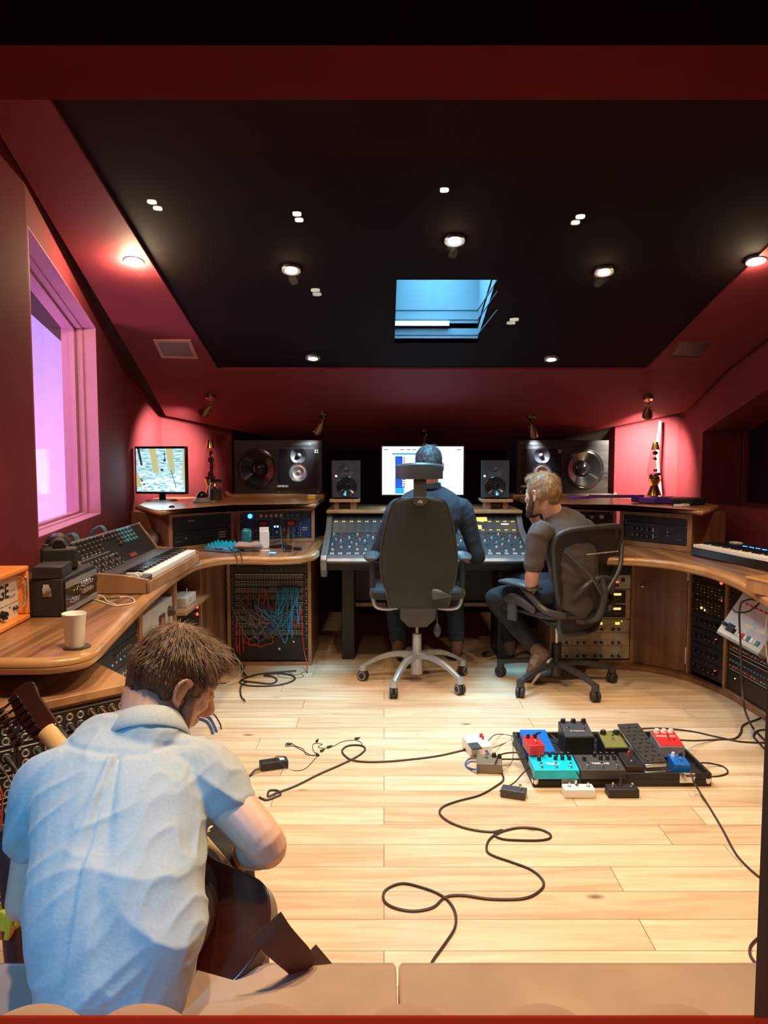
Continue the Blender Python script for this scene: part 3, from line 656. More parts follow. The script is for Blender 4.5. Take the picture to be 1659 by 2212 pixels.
# ---- patch bay cabinet under the left worktop
A, Bq = (-0.975, 4.69), (-0.452, 4.69)
cabinet(A, Bq, 0.0, 0.700, 0.5, 'walnut rack cabinet under the left worktop, full of patch cables')
t, W = unit(A, Bq, 0.625, 0.044, 'black rack unit with two yellow-green lights, topmost in the patch bay cabinet')
marks(t, outline(-0.06, 0.024, 0.20, 0.026) + [(-0.05, 0.037, 0.15, 0.0025), (0.155, 0.022, 0.012, 0.003)], 'lgrey')
b = B(); b.lathe([(0, 0), (0.011, 0), (0.011, -0.003), (0, -0.003)], (-0.20, 0, 0.025), axis=(0, 1, 0)); b.box(0.18, 0.20, -0.004, 0, 0.012, 0.034); b.done('power_button', 'grey', t)
led(t, -0.03, 0.017, 'ledg', 0.0035); led(t, 0.08, 0.021, 'ledg', 0.0055)
t, W = unit(A, Bq, 0.580, 0.044, 'black rack unit with a row of dark knobs above the patch bay')
for k in range(7): knob(t, -0.05 + k * 0.032, 0.022, 0.0085, 'blackg')
for k in range(9):
    z0 = 0.535 - k * 0.044
    t, W = unit(A, Bq, z0, 0.043, 'black patch bay strip with pale jack rows, %s in its cabinet' % ['topmost', 'second from the top', 'third from the top', 'fourth from the top', 'middle one', 'fourth from the bottom', 'third from the bottom', 'second from the bottom', 'lowest'][k], name='patch_bay', group='patch bays in the left lower cabinet')
    marks(t, [(0, 0.038, W - 0.05, 0.004 if k == 0 else 0.0022), (0, 0.021, W - 0.06, 0.0022)], 'lgrey', 'label_strip')
    b = B()
    for r_ in (0.030, 0.012):
        for q in range(24): b.cyl((-W / 2 + 0.035 + q * (W - 0.07) / 23, -0.002, r_), (-W / 2 + 0.035 + q * (W - 0.07) / 23, 0.0, r_), 0.0042, n=8)
    o = b.done('jack_sockets', 'grey', t); o['kind'] = 'stuff'
t, W = unit(A, Bq, 0.03, 0.15, 'blank black rack panel with two silver bolts below the patch bay strips', ns=3)
b = B(); b.lathe([(0, 0), (0.008, 0), (0.008, -0.006), (0, -0.006)], (0.06, 0, 0.075), n=10, axis=(0, 1, 0)); b.lathe([(0, 0), (0.005, 0), (0.005, -0.006), (0, -0.006)], (0.15, 0, 0.12), n=10, axis=(0, 1, 0)); b.done('bolt', 'chrome', t)['kind'] = 'stuff'
# patch cables
PY = 4.688
def patch(px0, py0, px1, py1, sag, m, r=0.0028, out=0.05, colour='blue', n_=0):
    a = P(px0, py0, PY - 0.004); c = P(px1, py1, PY - 0.004); o_ = V((0, -1, 0))
    mid = (a + c) / 2; low = min(a.z, c.z) - sag
    b = B(); k = random.uniform(-0.012, 0.012)
    b.tube([a, a + o_ * 0.028, a + o_ * out + V((0, 0, -0.03)) * 1.0, V((a.x * .72 + c.x * .28, PY - out - 0.01 + k, low * 0.75 + a.z * .25)), V((mid.x, PY - out - 0.012 + k, low)), V((a.x * .28 + c.x * .72, PY - out - 0.01 + k, low * 0.75 + c.z * .25)), c + o_ * out + V((0, 0, -0.03)), c + o_ * 0.028, c], r, 6, 5)
    o = b.done('patch_cable', m); tag(o, colour, 'cable', 'patch cables hanging from the patch bays')
    for e in (a, c):
        b = B(); b.cyl(e, e + o_ * 0.03, 0.0042, 0.0036, 8); b.done('jack_plug', 'black' if n_ % 2 else m, o)
    return o
random.seed(3)
for k in range(12):
    x0 = 603 + k * 3.6 + random.uniform(-1, 1); patch(x0, 1268, x0 + random.uniform(-42, 6), 1300 + random.uniform(0, 42), random.uniform(0.02, 0.14), 'cableb', colour='bright blue patch cable hanging in the bundle at the right of the patch bay', n_=k, out=random.uniform(0.03, 0.07))
for k, (a_, b_, s_) in enumerate(((620, 560, .10), (645, 575, .13), (646, 590, .07))): patch(a_, 1272, b_, 1292 + 10 * k, s_, 'cableb', colour='long bright blue patch cable looping left across the patch bay', out=0.08)
for k in range(13):
    x0 = random.uniform(508, 560); patch(x0, random.uniform(1272, 1320), random.uniform(570, 650), random.uniform(1300, 1360), random.uniform(0.06, 0.15), 'cableg', colour='grey patch cable sagging across the patch bay', n_=k, out=random.uniform(0.03, 0.09))
for k in range(8):
    x0 = random.uniform(525, 580); patch(x0, random.uniform(1285, 1330), random.uniform(590, 634), random.uniform(1310, 1350), random.uniform(0.05, 0.11), 'cablev', colour='dull violet patch cable looping low across the patch bay', n_=k, out=random.uniform(0.03, 0.09))
for k, (x0, y0, x1, y1, s_) in enumerate(((538, 1272, 540, 1320, .0), (562, 1270, 556, 1315, .0), (575, 1272, 566, 1300, .02), (578, 1272, 594, 1306, .02), (580, 1300, 548, 1318, .0), (600, 1280, 584, 1308, .01), (512, 1340, 515, 1395, .0), (519, 1350, 520, 1400, .0), (526, 1355, 528, 1398, .0), (530, 1375, 560, 1380, .03), (540, 1380, 590, 1376, .04), (648, 1308, 638, 1345, .0), (650, 1310, 632, 1340, .0), (652, 1312, 655, 1344, .0))):
    patch(x0, y0, x1, y1, s_ + 0.002, 'cabler', colour='red patch cable %s' % ('at the right edge of the patch bay' if x0 > 640 else 'low at the left edge of the patch bay' if y0 > 1335 else 'among the upper strips of the patch bay'), n_=k, out=0.035)
b = B(); a = P(654, 1345, PY); b.tube([a, a + V((0, -0.04, -0.02)), P(656, 1400, 4.64), P(662, 1430, 4.6), F(664, 1453, 0.004)], 0.0028); tag(b.done('patch_cable', 'cabler'), 'single long red patch cable trailing down to the floor by the cabinet corner', 'cable')

# ---- racks facing right below the left worktop
XB = -1.035
def bank(y0, y1, label): cabinet((XB, y0), (XB, y1), 0.0, 0.700, 0.30, label, trim=0.016)
bank(2.66, 3.19, 'walnut rack cabinet under the left worktop, nearest the man with the guitar')
bank(3.20, 3.73, 'walnut rack cabinet under the left worktop holding the pale beige unit')
bank(3.74, 4.27, 'walnut rack cabinet under the left worktop below the pull-out shelf')
for k in range(4):
    t, W = unit((XB, 2.66), (XB, 3.19), 0.30 + 0.09 * k, 0.088, 'black rack unit with %s in the cabinet nearest the guitarist' % ['blue and red lights', 'a row of silver knobs', 'two tiny lights', 'a plain dark front'][k], trim=0.016, group=None)
    if k < 3:
        for q in range(6): knob(t, -0.02 + q * 0.03, 0.06, 0.008, 'chrome' if k == 1 else 'dgrey')
        for q, m_ in enumerate(('ledb', 'ledr', 'ledb', 'white', 'ledy', 'ledg')[:6 - k]): led(t, -0.05 + q * 0.045, 0.03, m_, 0.003)
t, W = unit((XB, 3.20), (XB, 3.73), 0.40, 0.225, 'pale beige rack unit with a dark dial window beside the guitarist\'s head', 'rackpale', trim=0.016, ns=4)
b = B(); b.box(0.02, 0.10, -0.006, 0, 0.09, 0.17); b.m(1).box(0.04, 0.075, -0.008, -0.006, 0.105, 0.155); b.done('dial_window', ['leather', 'wlight'], t)
knob(t, 0.185, 0.16, 0.024, 'leather', h=0.03); b = B(); b.bx((0.155, -0.012, 0.075), (0.055, 0.02, 0.016)); b.done('handle', 'black', t); marks(t, [(-0.12, 0.15, 0.06, 0.003), (-0.12, 0.135, 0.045, 0.003)], 'grey')
t, W = unit((XB, 3.20), (XB, 3.73), 0.10, 0.295, 'black rack unit below the pale beige unit', trim=0.016)
for k, (z0, h_, s_) in enumerate(((0.37, 0.13, 'with two red lights'), (0.235, 0.13, 'with a silver bar handle'), (0.08, 0.15, 'with one small blue light'))):
    t, W = unit((XB, 3.74), (XB, 4.27), z0, h_, 'dark rack unit %s below the pull-out shelf' % s_, trim=0.016, ns=4)
    if k == 0: led(t, 0.19, 0.10, 'ledr', 0.009); led(t, 0.19, 0.06, 'ledr', 0.009)
    if k == 1: b = B(); b.tube([(0.10, 0, 0.05), (0.10, -0.02, 0.05), (0.21, -0.02, 0.085), (0.21, 0, 0.085)], 0.003, smooth=False); b.done('handle', 'chrome', t)
    if k == 2: led(t, 0.17, 0.09, 'ledb', 0.007)
b = B(); b.box(-1.30, -0.975, 3.72, 4.22, 0.522, 0.540); o = b.done('pull_out_shelf', 'wlight', bevel=0.002); tag(o, 'small wooden pull-out shelf below the left worktop, carrying the white box', 'shelf')
t = thing('effects_pedal', 'white box pedal with red knobs on the pull-out shelf under the left worktop', 'effects pedal', (-1.07, 3.92, 0.5405), PI / 2)
b = B(); b.box(-0.10, 0.10, -0.07, 0.07, 0, 0.05); b.done('enclosure', 'lgrey', t, bevel=0.003)
for k in range(4): knob(t, -0.06 + 0.04 * k, 0, 0.010, 'red' if k % 2 else 'black').location = (-0.06 + 0.04 * k, 0.03, 0.05); 
for ch in t.children:
    if ch.name.startswith('knob'): ch.rotation_euler = (-PI / 2, 0, 0)
b = B(); b.cyl((0.05, -0.03, 0.05), (0.05, -0.035, 0.075), 0.003); b.done('toggle_switch', 'chrome', t)
b = B(); b.cyl((-0.03, -0.071, 0.025), (-0.03, -0.068, 0.025), 0.006); b.done('jack_socket', 'black', t)
# corner filler between the racks
b = B(); b.prism([(-1.04, 4.28), (-0.985, 4.69), (-1.05, 5.0), (-1.3, 4.3)], 0, 0.705); tag(b.done('corner_panel', 'wcab', smooth=False), 'dark walnut corner panel between the two lower left racks', 'cabinet panel')

# ---- low angled cabinet with the connector panels, behind the guitarist
q0, u_, v_ = V((-0.755, 2.25, 0)), V((-0.735, -0.678, 0)).normalized(), V((-0.678, 0.735, 0)).normalized()
A3 = q0 + u_ * 0.56; cdist = math.atan2((q0 - A3).y, (q0 - A3).x)
t = thing('connector_cabinet', 'low angled walnut cabinet under the left worktop, its front covered in connector panels', 'cabinet', tuple(((A3 + q0) / 2).xy) + (0,), cdist)
b = B(); b.box(-0.28, 0.28, 0.0, 0.34, 0.0, 0.615); b.done('carcass', 'wcab', t, smooth=False)
b = B(); b.box(-0.282, 0.282, -0.022, 0.345, 0.616, 0.64); b.done('top_panel', 'wcabtop', t, bevel=0.002)
cab = t
def xlr_panel(x0, x1, z0, z1, label, plugs):
    t = thing('socket_rack_unit', label, 'connector panel', cab.matrix_basis @ V(((x0 + x1) / 2, -0.003, z0)), cdist, group='connector panels on the angled cabinet')
    W = x1 - x0; H = z1 - z0; b = B(); b.box(-W / 2, W / 2, -0.003, 0.001, 0, H); b.m(1)
    b.box(-W / 2 + 0.012, W / 2 - 0.012, -0.0042, -0.003, H - 0.006, H - 0.003); b.box(-W / 2 + 0.012, W / 2 - 0.012, -0.0042, -0.003, 0.003, 0.005); b.m(2)
    for sx in (-1, 1): b.sph((sx * (W / 2 - 0.007), -0.003, H - 0.007), 0.0055, 10, 6)
    b.done('fascia', ['rackblack', 'lgrey', 'chrome'], t)
    n = int((W - 0.02) / 0.0275)
    def mk():
        b = B(); b.torus((0, -0.004, 0), 0.0096, 0.0016, (0, 1, 0), 20, 6); b.cyl((0, -0.0045, 0), (0, -0.003, 0), 0.0092, n=16); b.m(1); b.cyl((0, -0.0055, 0), (0, -0.0045, 0), 0.006, n=12); return b.done('socket', ['alu', 'black'])
    for r_ in (0, 1):
        for k in range(n):
            x = -W / 2 + 0.022 + k * (W - 0.044) / max(1, n - 1); z = H - 0.024 - r_ * 0.027
            inst('xlr', mk, 'socket', t, (x, 0, z))
            pc = plugs(r_, k, n)
            if pc:
                wp_ = t.matrix_basis @ V((x, -0.006, z)); dn = (t.matrix_basis.to_3x3() @ V((0.25, -1, -0.55))).normalized()
                bb = B(); bb.cyl(wp_, wp_ + dn * 0.022, 0.0085, n=12); bb.m(1); bb.cyl(wp_ + dn * 0.022, wp_ + dn * 0.048, 0.0082, 0.005, n=12); bb.m(2)
                e = wp_ + dn * 0.046; s_ = random.uniform(0.8, 1.2)
                bb.tube([e, e + dn * 0.02, e + dn * 0.035 + V((0.01, -0.005, -0.03)), e + V((0.03 * s_, -0.02, -0.11)), e + V((0.03 * s_, -0.015, -0.20))], 0.0028, 6)
                tag(bb.done('plugged_cable', ['oldbrass' if pc != 'cableg' else 'black', 'black', pc]), {'cableb': 'plugged cable with blue jacket beside the guitarist\'s collar', 'cabler': 'plugged cable with red jacket in the angled connector cabinet', 'cableg': 'black connector with grey cable plugged into the angled cabinet'}[pc], 'cable', 'cables plugged into the angled connector cabinet')
for k in range(7):
    z1 = 0.600 - k * 0.072
    word = ['topmost', 'second from the top', 'third from the top', 'fourth from the top', 'third from the bottom', 'second from the bottom', 'lowest'][k]
    xlr_panel(-0.055, 0.262, z1 - 0.066, z1, 'black panel of round sockets, %s in the angled cabinet\'s right column' % word,
        (lambda r_, c, n: 'cableb' if (r_ == 0 and c in (n - 2, n - 3, n - 4)) else 'cableg' if (r_ == 1 and n - 8 <= c <= n - 3) else None) if k == 0 else (lambda r_, c, n: 'cableg' if r_ == 0 and c in (n-9,n - 7, n - 5) else None) if k == 1 else (lambda r_, c, n: None))
    xlr_panel(-0.278, -0.060, z1 - 0.066, z1, 'black panel of round sockets, %s in the angled cabinet\'s left column' % word,
        (lambda r_, c, n: None) if k != 1 else (lambda r_, c, n: 'cableg' if r_ == 0 and c in (1, 2, 5, 6) else 'cabler' if r_ == 0 and c in (3, 4) else None))
b = B(); b.tube([F(0, 1462, .645), F(60, 1460, .645), F(100, 1452, .645)] , 0.004); tag(b.done('cable', 'cable'), 'short black cable lying on top of the angled connector cabinet', 'cable')

# ---- right-hand lower cabinets
RA, RB_, RC, RD, RE, RG = (1.03, 4.67), (1.545, 4.67), (1.80, 4.44), (1.875, 4.13), (1.90, 3.62), (1.87, 3.10)
cabinet(RA, RB_, 0.02, 0.700, 0.4, 'walnut rack cabinet under the right worktop with silver units', trim=0.018)
def silver(z0, label, lit):
    t, W = unit(RA, RB_, z0, 0.083, label, 'racksilver', trim=0.018)
    for k in range(4):
        cx = -W / 2 + 0.075 + k * (W - 0.13) / 3.2
        b = B(); b.lathe([(0, 0), (0.022, 0), (0.022, -0.002), (0, -0.002)], (cx, 0, 0.056), n=8, axis=(0, 1, 0)); b.m(1).box(cx - 0.013, cx + 0.013, -0.004, -0.002, 0.050, 0.064); b.done('level_meter', ['lgrey', 'vu' if lit and k in (2, 3) else 'lgrey'], t)
        for dx in (-0.028, -0.010, 0.012, 0.032): knob(t, cx + dx, 0.019, 0.0085, 'black' if dx in (-0.028, 0.012) else 'lgrey', ang=dx * 30)
    marks(t, [(-W / 2 + 0.06 + k * 0.052, 0.036, 0.03, 0.0012) for k in range(8)], 'leather'); led(t, W / 2 - 0.05, 0.07, 'ledg' if lit else 'grey', 0.003)
silver(0.045, 'champagne silver rack unit with eight-sided meters, lowest in the right cabinet', False)
silver(0.129, 'champagne silver rack unit with eight-sided meters, between the other two silver units', False)
silver(0.213, 'champagne silver rack unit with two glowing yellow meters behind the mesh chair', True)
t, W = unit(RA, RB_, 0.298, 0.185, 'rack shelf with two compressors showing small amber meters behind the mesh chair', 'racksilver', trim=0.018, ns=4)
for z_ in (0.01, 0.10):
    b = B(); b.box(0.0, W / 2 - 0.03, -0.006, 0, z_, z_ + 0.078); b.done('module_face', 'rackblack', t, bevel=0.002)
    b = B(); b.box(0.125, 0.185, -0.009, -0.006, z_ + 0.045, z_ + 0.066); b.m(1).box(0.133, 0.177, -0.011, -0.009, z_ + 0.049, z_ + 0.062); b.done('amber_meter', ['grey', 'meteror'], t); marks(t, [(0.155, z_ + 0.03, 0.05, 0.0015), (0.155, z_ + 0.022, 0.035, 0.0015)], 'grey', y=-0.0068)
t, W = unit(RA, RB_, 0.485, 0.088, 'pale silver rack unit with red displays behind the mesh chair', 'lgrey', trim=0.018)
for k in range(6):
    for z_ in (0.025, 0.062): knob(t, -0.06 + k * 0.036, z_, 0.008, 'lgrey', ang=k)
for x_ in (0.055, 0.15): b = B(); b.box(x_ - 0.014, x_ + 0.014, -0.002, 0, 0.041, 0.048); b.done('red_display', 'ledr', t)
b = B(); b.box(0.178, 0.20, -0.003, 0, 0.045, 0.07); b.box(0.14, 0.165, -0.003, 0, 0.015, 0.03); b.done('black_window', 'black', t)
t, W = unit(RA, RB_, 0.574, 0.098, 'black rack unit with a row of dark knobs, topmost behind the mesh chair', trim=0.018)
for k in range(9): knob(t, -0.18 + k * 0.042, 0.062, 0.009, 'blackg'); knob(t, -0.18 + k * 0.042, 0.028, 0.009, 'dgrey')
t, W = cabinet(RB_, RC, 0.02, 0.700, 0.15, 'walnut cupboard with a plain door below the right worktop', 'cupboard', trim=0.012)
b = B(); b.box(-W / 2 + 0.012, W / 2 - 0.012, -0.012, 0.0, 0.012, 0.668); d_ = b.done('door', 'wcab', t, bevel=0.002)
b = B(); b.lathe([(0, 0), (0.006, 0), (0.006, -0.012), (0.012, -0.016), (0.013, -0.024), (0.008, -0.029), (0, -0.030)], (-W / 2 + 0.065, -0.012, 0.50), axis=(0, 1, 0)); k_ = b.done('knob', 'chrome', d_)
b = B(); b.box(W / 2 - 0.014, W / 2 - 0.006, -0.016, -0.008, 0.56, 0.66); b.box(W / 2 - 0.014, W / 2 - 0.006, -0.016, -0.008, 0.06, 0.16); b.done('hinge', 'alu', d_)
cabinet(RC, RD, 0.02, 0.700, 0.15, 'walnut rack cabinet of dark units, right of the plain cupboard door', trim=0.008)
for k in range(7):
    t, W = unit(RC, RD, 0.045 + 0.09 * k, 0.088, 'dark rack unit %s, right of the cupboard door' % ['with one red light at the very bottom', 'with faint silver switches', 'with a red light at its upper right', 'with dark blue fascia', 'with two amber lights and silver knobs', 'with columns of tiny white buttons', 'with two bright red lights, topmost'][k], 'racknavy' if k < 4 else 'rackblack', trim=0.008, depth=0.12)
    if k in (4, 5):
        for i in range(7):
            for j in range(4): led(t, -0.10 + i * 0.032, 0.015 + j * 0.018, 'grey' if (i + j) % 3 else 'white', sq=(0.011, 0.004), name='push_button')
    if k == 4: led(t, -0.06, 0.03, 'ledy', 0.007); led(t, -0.03, 0.022, 'ledy', 0.005)
    if k == 5:
        for j in range(3): led(t, 0.11, 0.012 + j * 0.011, 'ledr' if j == 0 else 'white', 0.004)
    if k == 6: led(t, 0.105, 0.066, 'ledr', 0.010); led(t, 0.105, 0.022, 'ledr', 0.010)
    if k in (0, 2): led(t, 0.075, 0.055, 'ledr', 0.006)
    if k < 4:
        for i in range(5): knob(t, -0.10 + i * 0.045, 0.045, 0.012, 'blackg', ang=i)
def long_rack(A, Bq, lab, words):
    cabinet(A, Bq, 0.02, 0.700, 0.22, lab, trim=0.014)
    for k in range(6):
        t, W = unit(A, Bq, 0.045 + 0.105 * k, 0.103, 'black rack unit %s' % words[k], trim=0.014, depth=0.18, ns=4)
        if k in (1, 2):
            for i in range(14): knob(t, -W / 2 + 0.04 + i * 0.031, 0.025, 0.006, 'alu' if i % 3 else 'red', ang=i); knob(t, -W / 2 + 0.04 + i * 0.031, 0.055, 0.006, 'steelblue', ang=i)
            marks(t, [(0, 0.090, W - 0.05, 0.003), (0, 0.006, W - 0.05, 0.003)], 'lgrey')
        if k == 3:
            for i in range(10): knob(t, -W / 2 + 0.05 + i * 0.042, 0.05, 0.011, 'lgrey', ang=i)
            for i in range(8): led(t, -W / 2 + 0.06 + i * 0.05, 0.08, 'white', sq=(0.016, 0.005), name='push_button')
        if k == 5: marks(t, [(0, 0.095, W - 0.05, 0.006)], 'white')
        if k == 0: led(t, -W / 2 + 0.09, 0.07, 'ledw', 0.003)
long_rack(RD, RE, 'walnut rack cabinet behind the leaning drum machine', ['with one white light, lowest behind the hanging black cable', 'with two rows of small knobs near the floor', 'with two rows of small knobs and a red knob every third', 'with a row of pale round knobs below the drum machine', 'hidden behind the drum machine', 'with a bright strip, above the drum machine'])
long_rack(RE, RG, 'walnut rack cabinet at the right edge of the picture', ['lowest at the picture\'s right edge', 'with small knobs at the picture\'s right edge, second from the floor', 'with small knobs at the picture\'s right edge, third from the floor', 'with pale knobs at the picture\'s right edge', 'right of the drum machine', 'under the keyboard at the picture\'s right edge'])
pl_ = [F(1228, 1447), F(1300, 1447), F(1380, 1451), F(1450, 1463), F(1510, 1481), F(1570, 1507), F(1625, 1540), F(1659, 1563), F(1745, 1640)]
path = cat(pl_, 4); b = B(); b.rings([[p + V((0, 0.012, 0)) for p in [q, q + V((0.06 if q.y < 4.5 else 0.02, 0.16, 0)), q + V((0.06 if q.y < 4.5 else 0.02, 0.16, 0.028)), q + V((0, 0, 0.028))]] for q in path])
tag(b.done('plinth_board', 'wcab', smooth=False), 'curved walnut plinth board on the floor in front of the right racks', 'plinth')
# ================================================================== mixing console and what stands on it
CX, CW = 0.27, 1.30
def cons():
    t = thing('mixing_console', 'large mixing console with aluminium end cheeks in front of the computer screen', 'mixing console', (CX, 4.95, 0))
    h = CW / 2; y0, y1, y2, y3 = -0.36, 0.07, 0.20, 0.27
    prof = [(y0 - 0.01, 0.665), (y0 + 0.0, 0.690), (y0 + 0.07, 0.700), (y1, 0.795), (y2 - 0.02, 0.905), (y3, 0.915), (y3, 0.72), (y0 + 0.1, 0.60)]
    b = B(); b.rings([[(x, y, z) for y, z in prof] for x in (-h + 0.035, h - 0.035)]); b.done('console_body', 'dgrey', t, bevel=0.003)
    for s in (-1, 1):
        b = B(); cp = [(y0 - 0.03, 0.62), (y0 - 0.04, 0.68), (y0 - 0.02, 0.71), (y0 + 0.06, 0.725), (y1, 0.83), (y2 - 0.02, 0.925), (y3 + 0.01, 0.93), (y3 + 0.01, 0.70), (y0 + 0.1, 0.58), (y0 + 0.02, 0.57)]
        b.rings([[(s * x, y, z) for y, z in cp] for x in (h - 0.035, h + 0.005)]); b.done('end_cheek', 'dalu', t, bevel=0.006, seg=3)
    b = B(); b.rings([[(x, y0 - 0.02 + q[0], q[1]) for q in ((0, 0.66), (-0.012, 0.672), (0, 0.692), (0.07, 0.703), (0.07, 0.66))] for x in (-h + 0.035, h - 0.035)]); b.done('armrest', 'dalu', t, bevel=0.003)
    # channel surface: slope from (y0+.07,.70) to (y1,.795)
    S0, S1 = V((0, y0 + 0.07, 0.701)), V((0, y1, 0.796)); sd = (S1 - S0).normalized(); sn = V((0, -sd.z, sd.y)); tl = math.atan2(sd.z, sd.y)
    def sp(x, f): return S0 + (S1 - S0) * f + V((x, 0, 0))
    U0, U1 = V((0, y1, 0.796)), V((0, y2 - 0.02, 0.906)); ud = (U1 - U0).normalized(); tu = math.atan2(ud.z, ud.y)
    def up(x, f): return U0 + (U1 - U0) * f + V((x, 0, 0))
    N_ = 24; xs = [-h + 0.06 + k * (CW - 0.12) / (N_ - 1) for k in range(N_)]
    b = B()
    for x in xs: b.bx(sp(x, 0.42) + sn * 0.001, (0.002, 0.20, 0.001), (tl, 0, 0))
    b.done('fader_slot', 'black', t)['kind'] = 'stuff'
    def fc():
        b = B(); b.box(-0.006, 0.006, -0.011, 0.011, 0, 0.010); b.m(1).box(-0.006, 0.006, -0.001, 0.001, 0.010, 0.0108); return b.done('fader_cap', ['lgrey', 'black'], bevel=0.0015)
    def kb(m, r=0.006, hh=0.014):
        def f():
            b = B(); b.lathe([(0, 0), (r, 0), (r * .85, hh), (0, hh)], n=10); return b.done('knob', m)
        return f
    for i, x in enumerate(xs):
        inst('fader', fc, 'fader_cap', t, sp(x, random.choice((0.12, 0.15, 0.18, 0.3))), (tl, 0, 0))
    cnt = 0; bs = [B() for _ in range(4)]; cols = ['steelblue', 'lgrey', 'red', 'white']
    for i, x in enumerate(xs):
        for j, f in enumerate((0.42, 0.5, 0.58, 0.66, 0.74, 0.82, 0.9)):
            m_ = 0 if (i + j) % 3 else (1 if j % 2 else 3)
            if j == 5 and i % 2: m_ = 2
            p = sp(x + (0.010 if j % 2 else -0.008), f)
            if cnt < 100: inst(('ck', cols[m_]), kb(cols[m_]), 'knob', t, p, (tl, 0, 0)); cnt += 1
            else: bs[m_].cyl(p, p + sn * 0.014, 0.006, 0.005, 8)
        for j in range(6): bs[3].bx(sp(x - 0.010 + (j % 3) * 0.009, 0.02 + 0.035 * (j // 3)) + sn * 0.002, (0.006, 0.006, 0.004), (tl, 0, 0))
    for q, m_ in zip(bs, cols): q.done('knob', m_, t)['kind'] = 'stuff'
    # meter bridge
    b = B(); b.bx((U0 + U1) / 2 + V((0, -0.003, 0.001)), (CW - 0.08, (U1 - U0).length, 0.003), (tu, 0, 0)); b.done('meter_panel', 'rackblack', t)
    un = V((0, -ud.z, ud.y)); b = B()
    for i, x in enumerate(xs[:12] + xs[17:]):
        for dx in (-0.006, 0.006):
            b.bx(up(x + dx, 0.62) + un * 0.006, (0.0055, 0.005, 0.002), (tu, 0, 0))
            if x > 0.3: b.bx(up(x + dx, 0.15) + un * 0.006, (0.0055, 0.005, 0.002), (tu, 0, 0))
    b.done('meter_lights', 'ledy', t)['kind'] = 'stuff'
    b = B()
    for x in xs[:12] + xs[17:]:
        for dx in (-0.008, 0, 0.008):
            b.bx(up(x + dx, 0.82) + un * 0.006, (0.0012, 0.030, 0.001), (tu, 0, 0))
            for f in (0.12, 0.24, 0.36, 0.46): b.bx(up(x + dx, f) + un * 0.006, (0.004, 0.004, 0.001), (tu, 0, 0)) if x < 0.3 else None
    b.done('printed_marks', 'grey', t)['kind'] = 'stuff'
    for x, f, w_, h_ in ((0.385, 0.74, 0.070, 0.034), (0.30, 0.74, 0.05, 0.034), (0.355, 0.30, 0.045, 0.032)):
        b = B(); b.bx(up(x - 0.0, f) + un * 0.007, (w_, h_, 0.003), (tu, 0, 0)); b.done('amber_screen', 'meteror', t)
    b = B(); b.bx(up(0.535, 0.47) + un * 0.007, (0.05, 0.006, 0.002), (tu, 0, 0)); b.done('name_display', 'ledw', t)
    for s in (-1, 1):
        b = B(); b.box(s * 0.50 - 0.04, s * 0.50 + 0.04, -0.12, 0.20, 0.0, 0.62); b.done('leg', 'black', t, bevel=0.004)
    b = B(); b.box(-0.46, 0.46, 0.10, 0.125, 0.30, 0.325); b.done('crossbar', 'wlight', t)
    b = B(); b.box(-0.46, 0.46, 0.14, 0.16, 0.325, 0.62); b.done('modesty_panel', 'black', t)
cons()
b = B(); z0 = P(910, 1109, 5.1).z; b.box(CX - 0.655, CX + 0.655, 5.08, 5.72, z0, z0 + 0.022); tag(b.done('console_shelf', 'wnose', bevel=0.005, seg=3), 'long oak shelf on top of the mixing console, under the small loudspeakers', 'shelf'); ZS = z0 + 0.022
for s, px0, px1, where in ((-1, 712, 777, 'left'), (1, 1040, 1107, 'right')):
    a, c = P(px0, 1086, 5.22), P(px1, 1086, 5.22); x0, x1 = a.x, c.x; t = thing('speaker_stand', 'small oak stand on the console shelf under the %s small loudspeaker' % where, 'speaker stand', ((x0 + x1) / 2, 5.28, ZS), group='oak speaker stands on the console'); W = (x1 - x0); ht = P(px0, 1078, 5.22).z - ZS
    b = B(); b.box(-W / 2, W / 2, -0.09, 0.12, ht - 0.022, ht); b.done('top_board', 'wnose', t, bevel=0.005, seg=3)
    for q in (-1, 1): b = B(); b.box(q * W * 0.28 - 0.018, q * W * 0.28 + 0.018, -0.06, 0.09, 0, ht - 0.022); b.done('leg', 'wlight', t, bevel=0.002)
    zt = ZS + ht; hs = P(px0, 995, 5.22).z - zt; t = thing('nearfield_speaker', 'small dark grey loudspeaker on its oak stand at the %s of the computer screen' % where, 'loudspeaker', ((x0 + x1) / 2 - s * 0.004, 5.3, zt), s * -0.12, group='small nearfield loudspeakers'); w2 = 0.094
    b = B(); b.box(-w2, w2, -0.065, 0.10, 0.012, hs); zm = 0.165; b.plate(-w2, w2, 0.012, zm, 0, 0.085, 0.067, -0.09, -0.066); b.plate(-w2, w2, zm, hs, 0, hs - 0.062, 0.050, -0.09, -0.066); b.done('cabinet', 'dgrey', t, bevel=0.006, seg=3)
    b = B(); b.box(-0.07, 0.07, -0.075, 0.08, 0, 0.012); b.done('base_foot', 'rubber', t)
    b = B(); b.lathe([(0.066, -0.001), (0.070, -0.004), (0.066, -0.006), (0.058, -0.003), (0.03, 0.016), (0.018, 0.018), (0.012, 0.012), (0, 0.010)], (0, -0.090, 0.085), n=32, axis=(0, 1, 0)); b.done('woofer', 'blackg', t)
    b = B(); b.lathe([(0.052, -0.001), (0.054, -0.003), (0.045, 0.0), (0.018, 0.006), (0.012, 0.0), (0, -0.004)], (0, -0.090, hs - 0.062), n=28, axis=(0, 1, 0)); b.done('tweeter', 'dgrey', t)
    b = B(); b.cyl((-0.072, -0.093, hs * 0.60), (-0.072, -0.09, hs * 0.60), 0.0065, n=12); b.done('indicator_light', 'ledw', t)
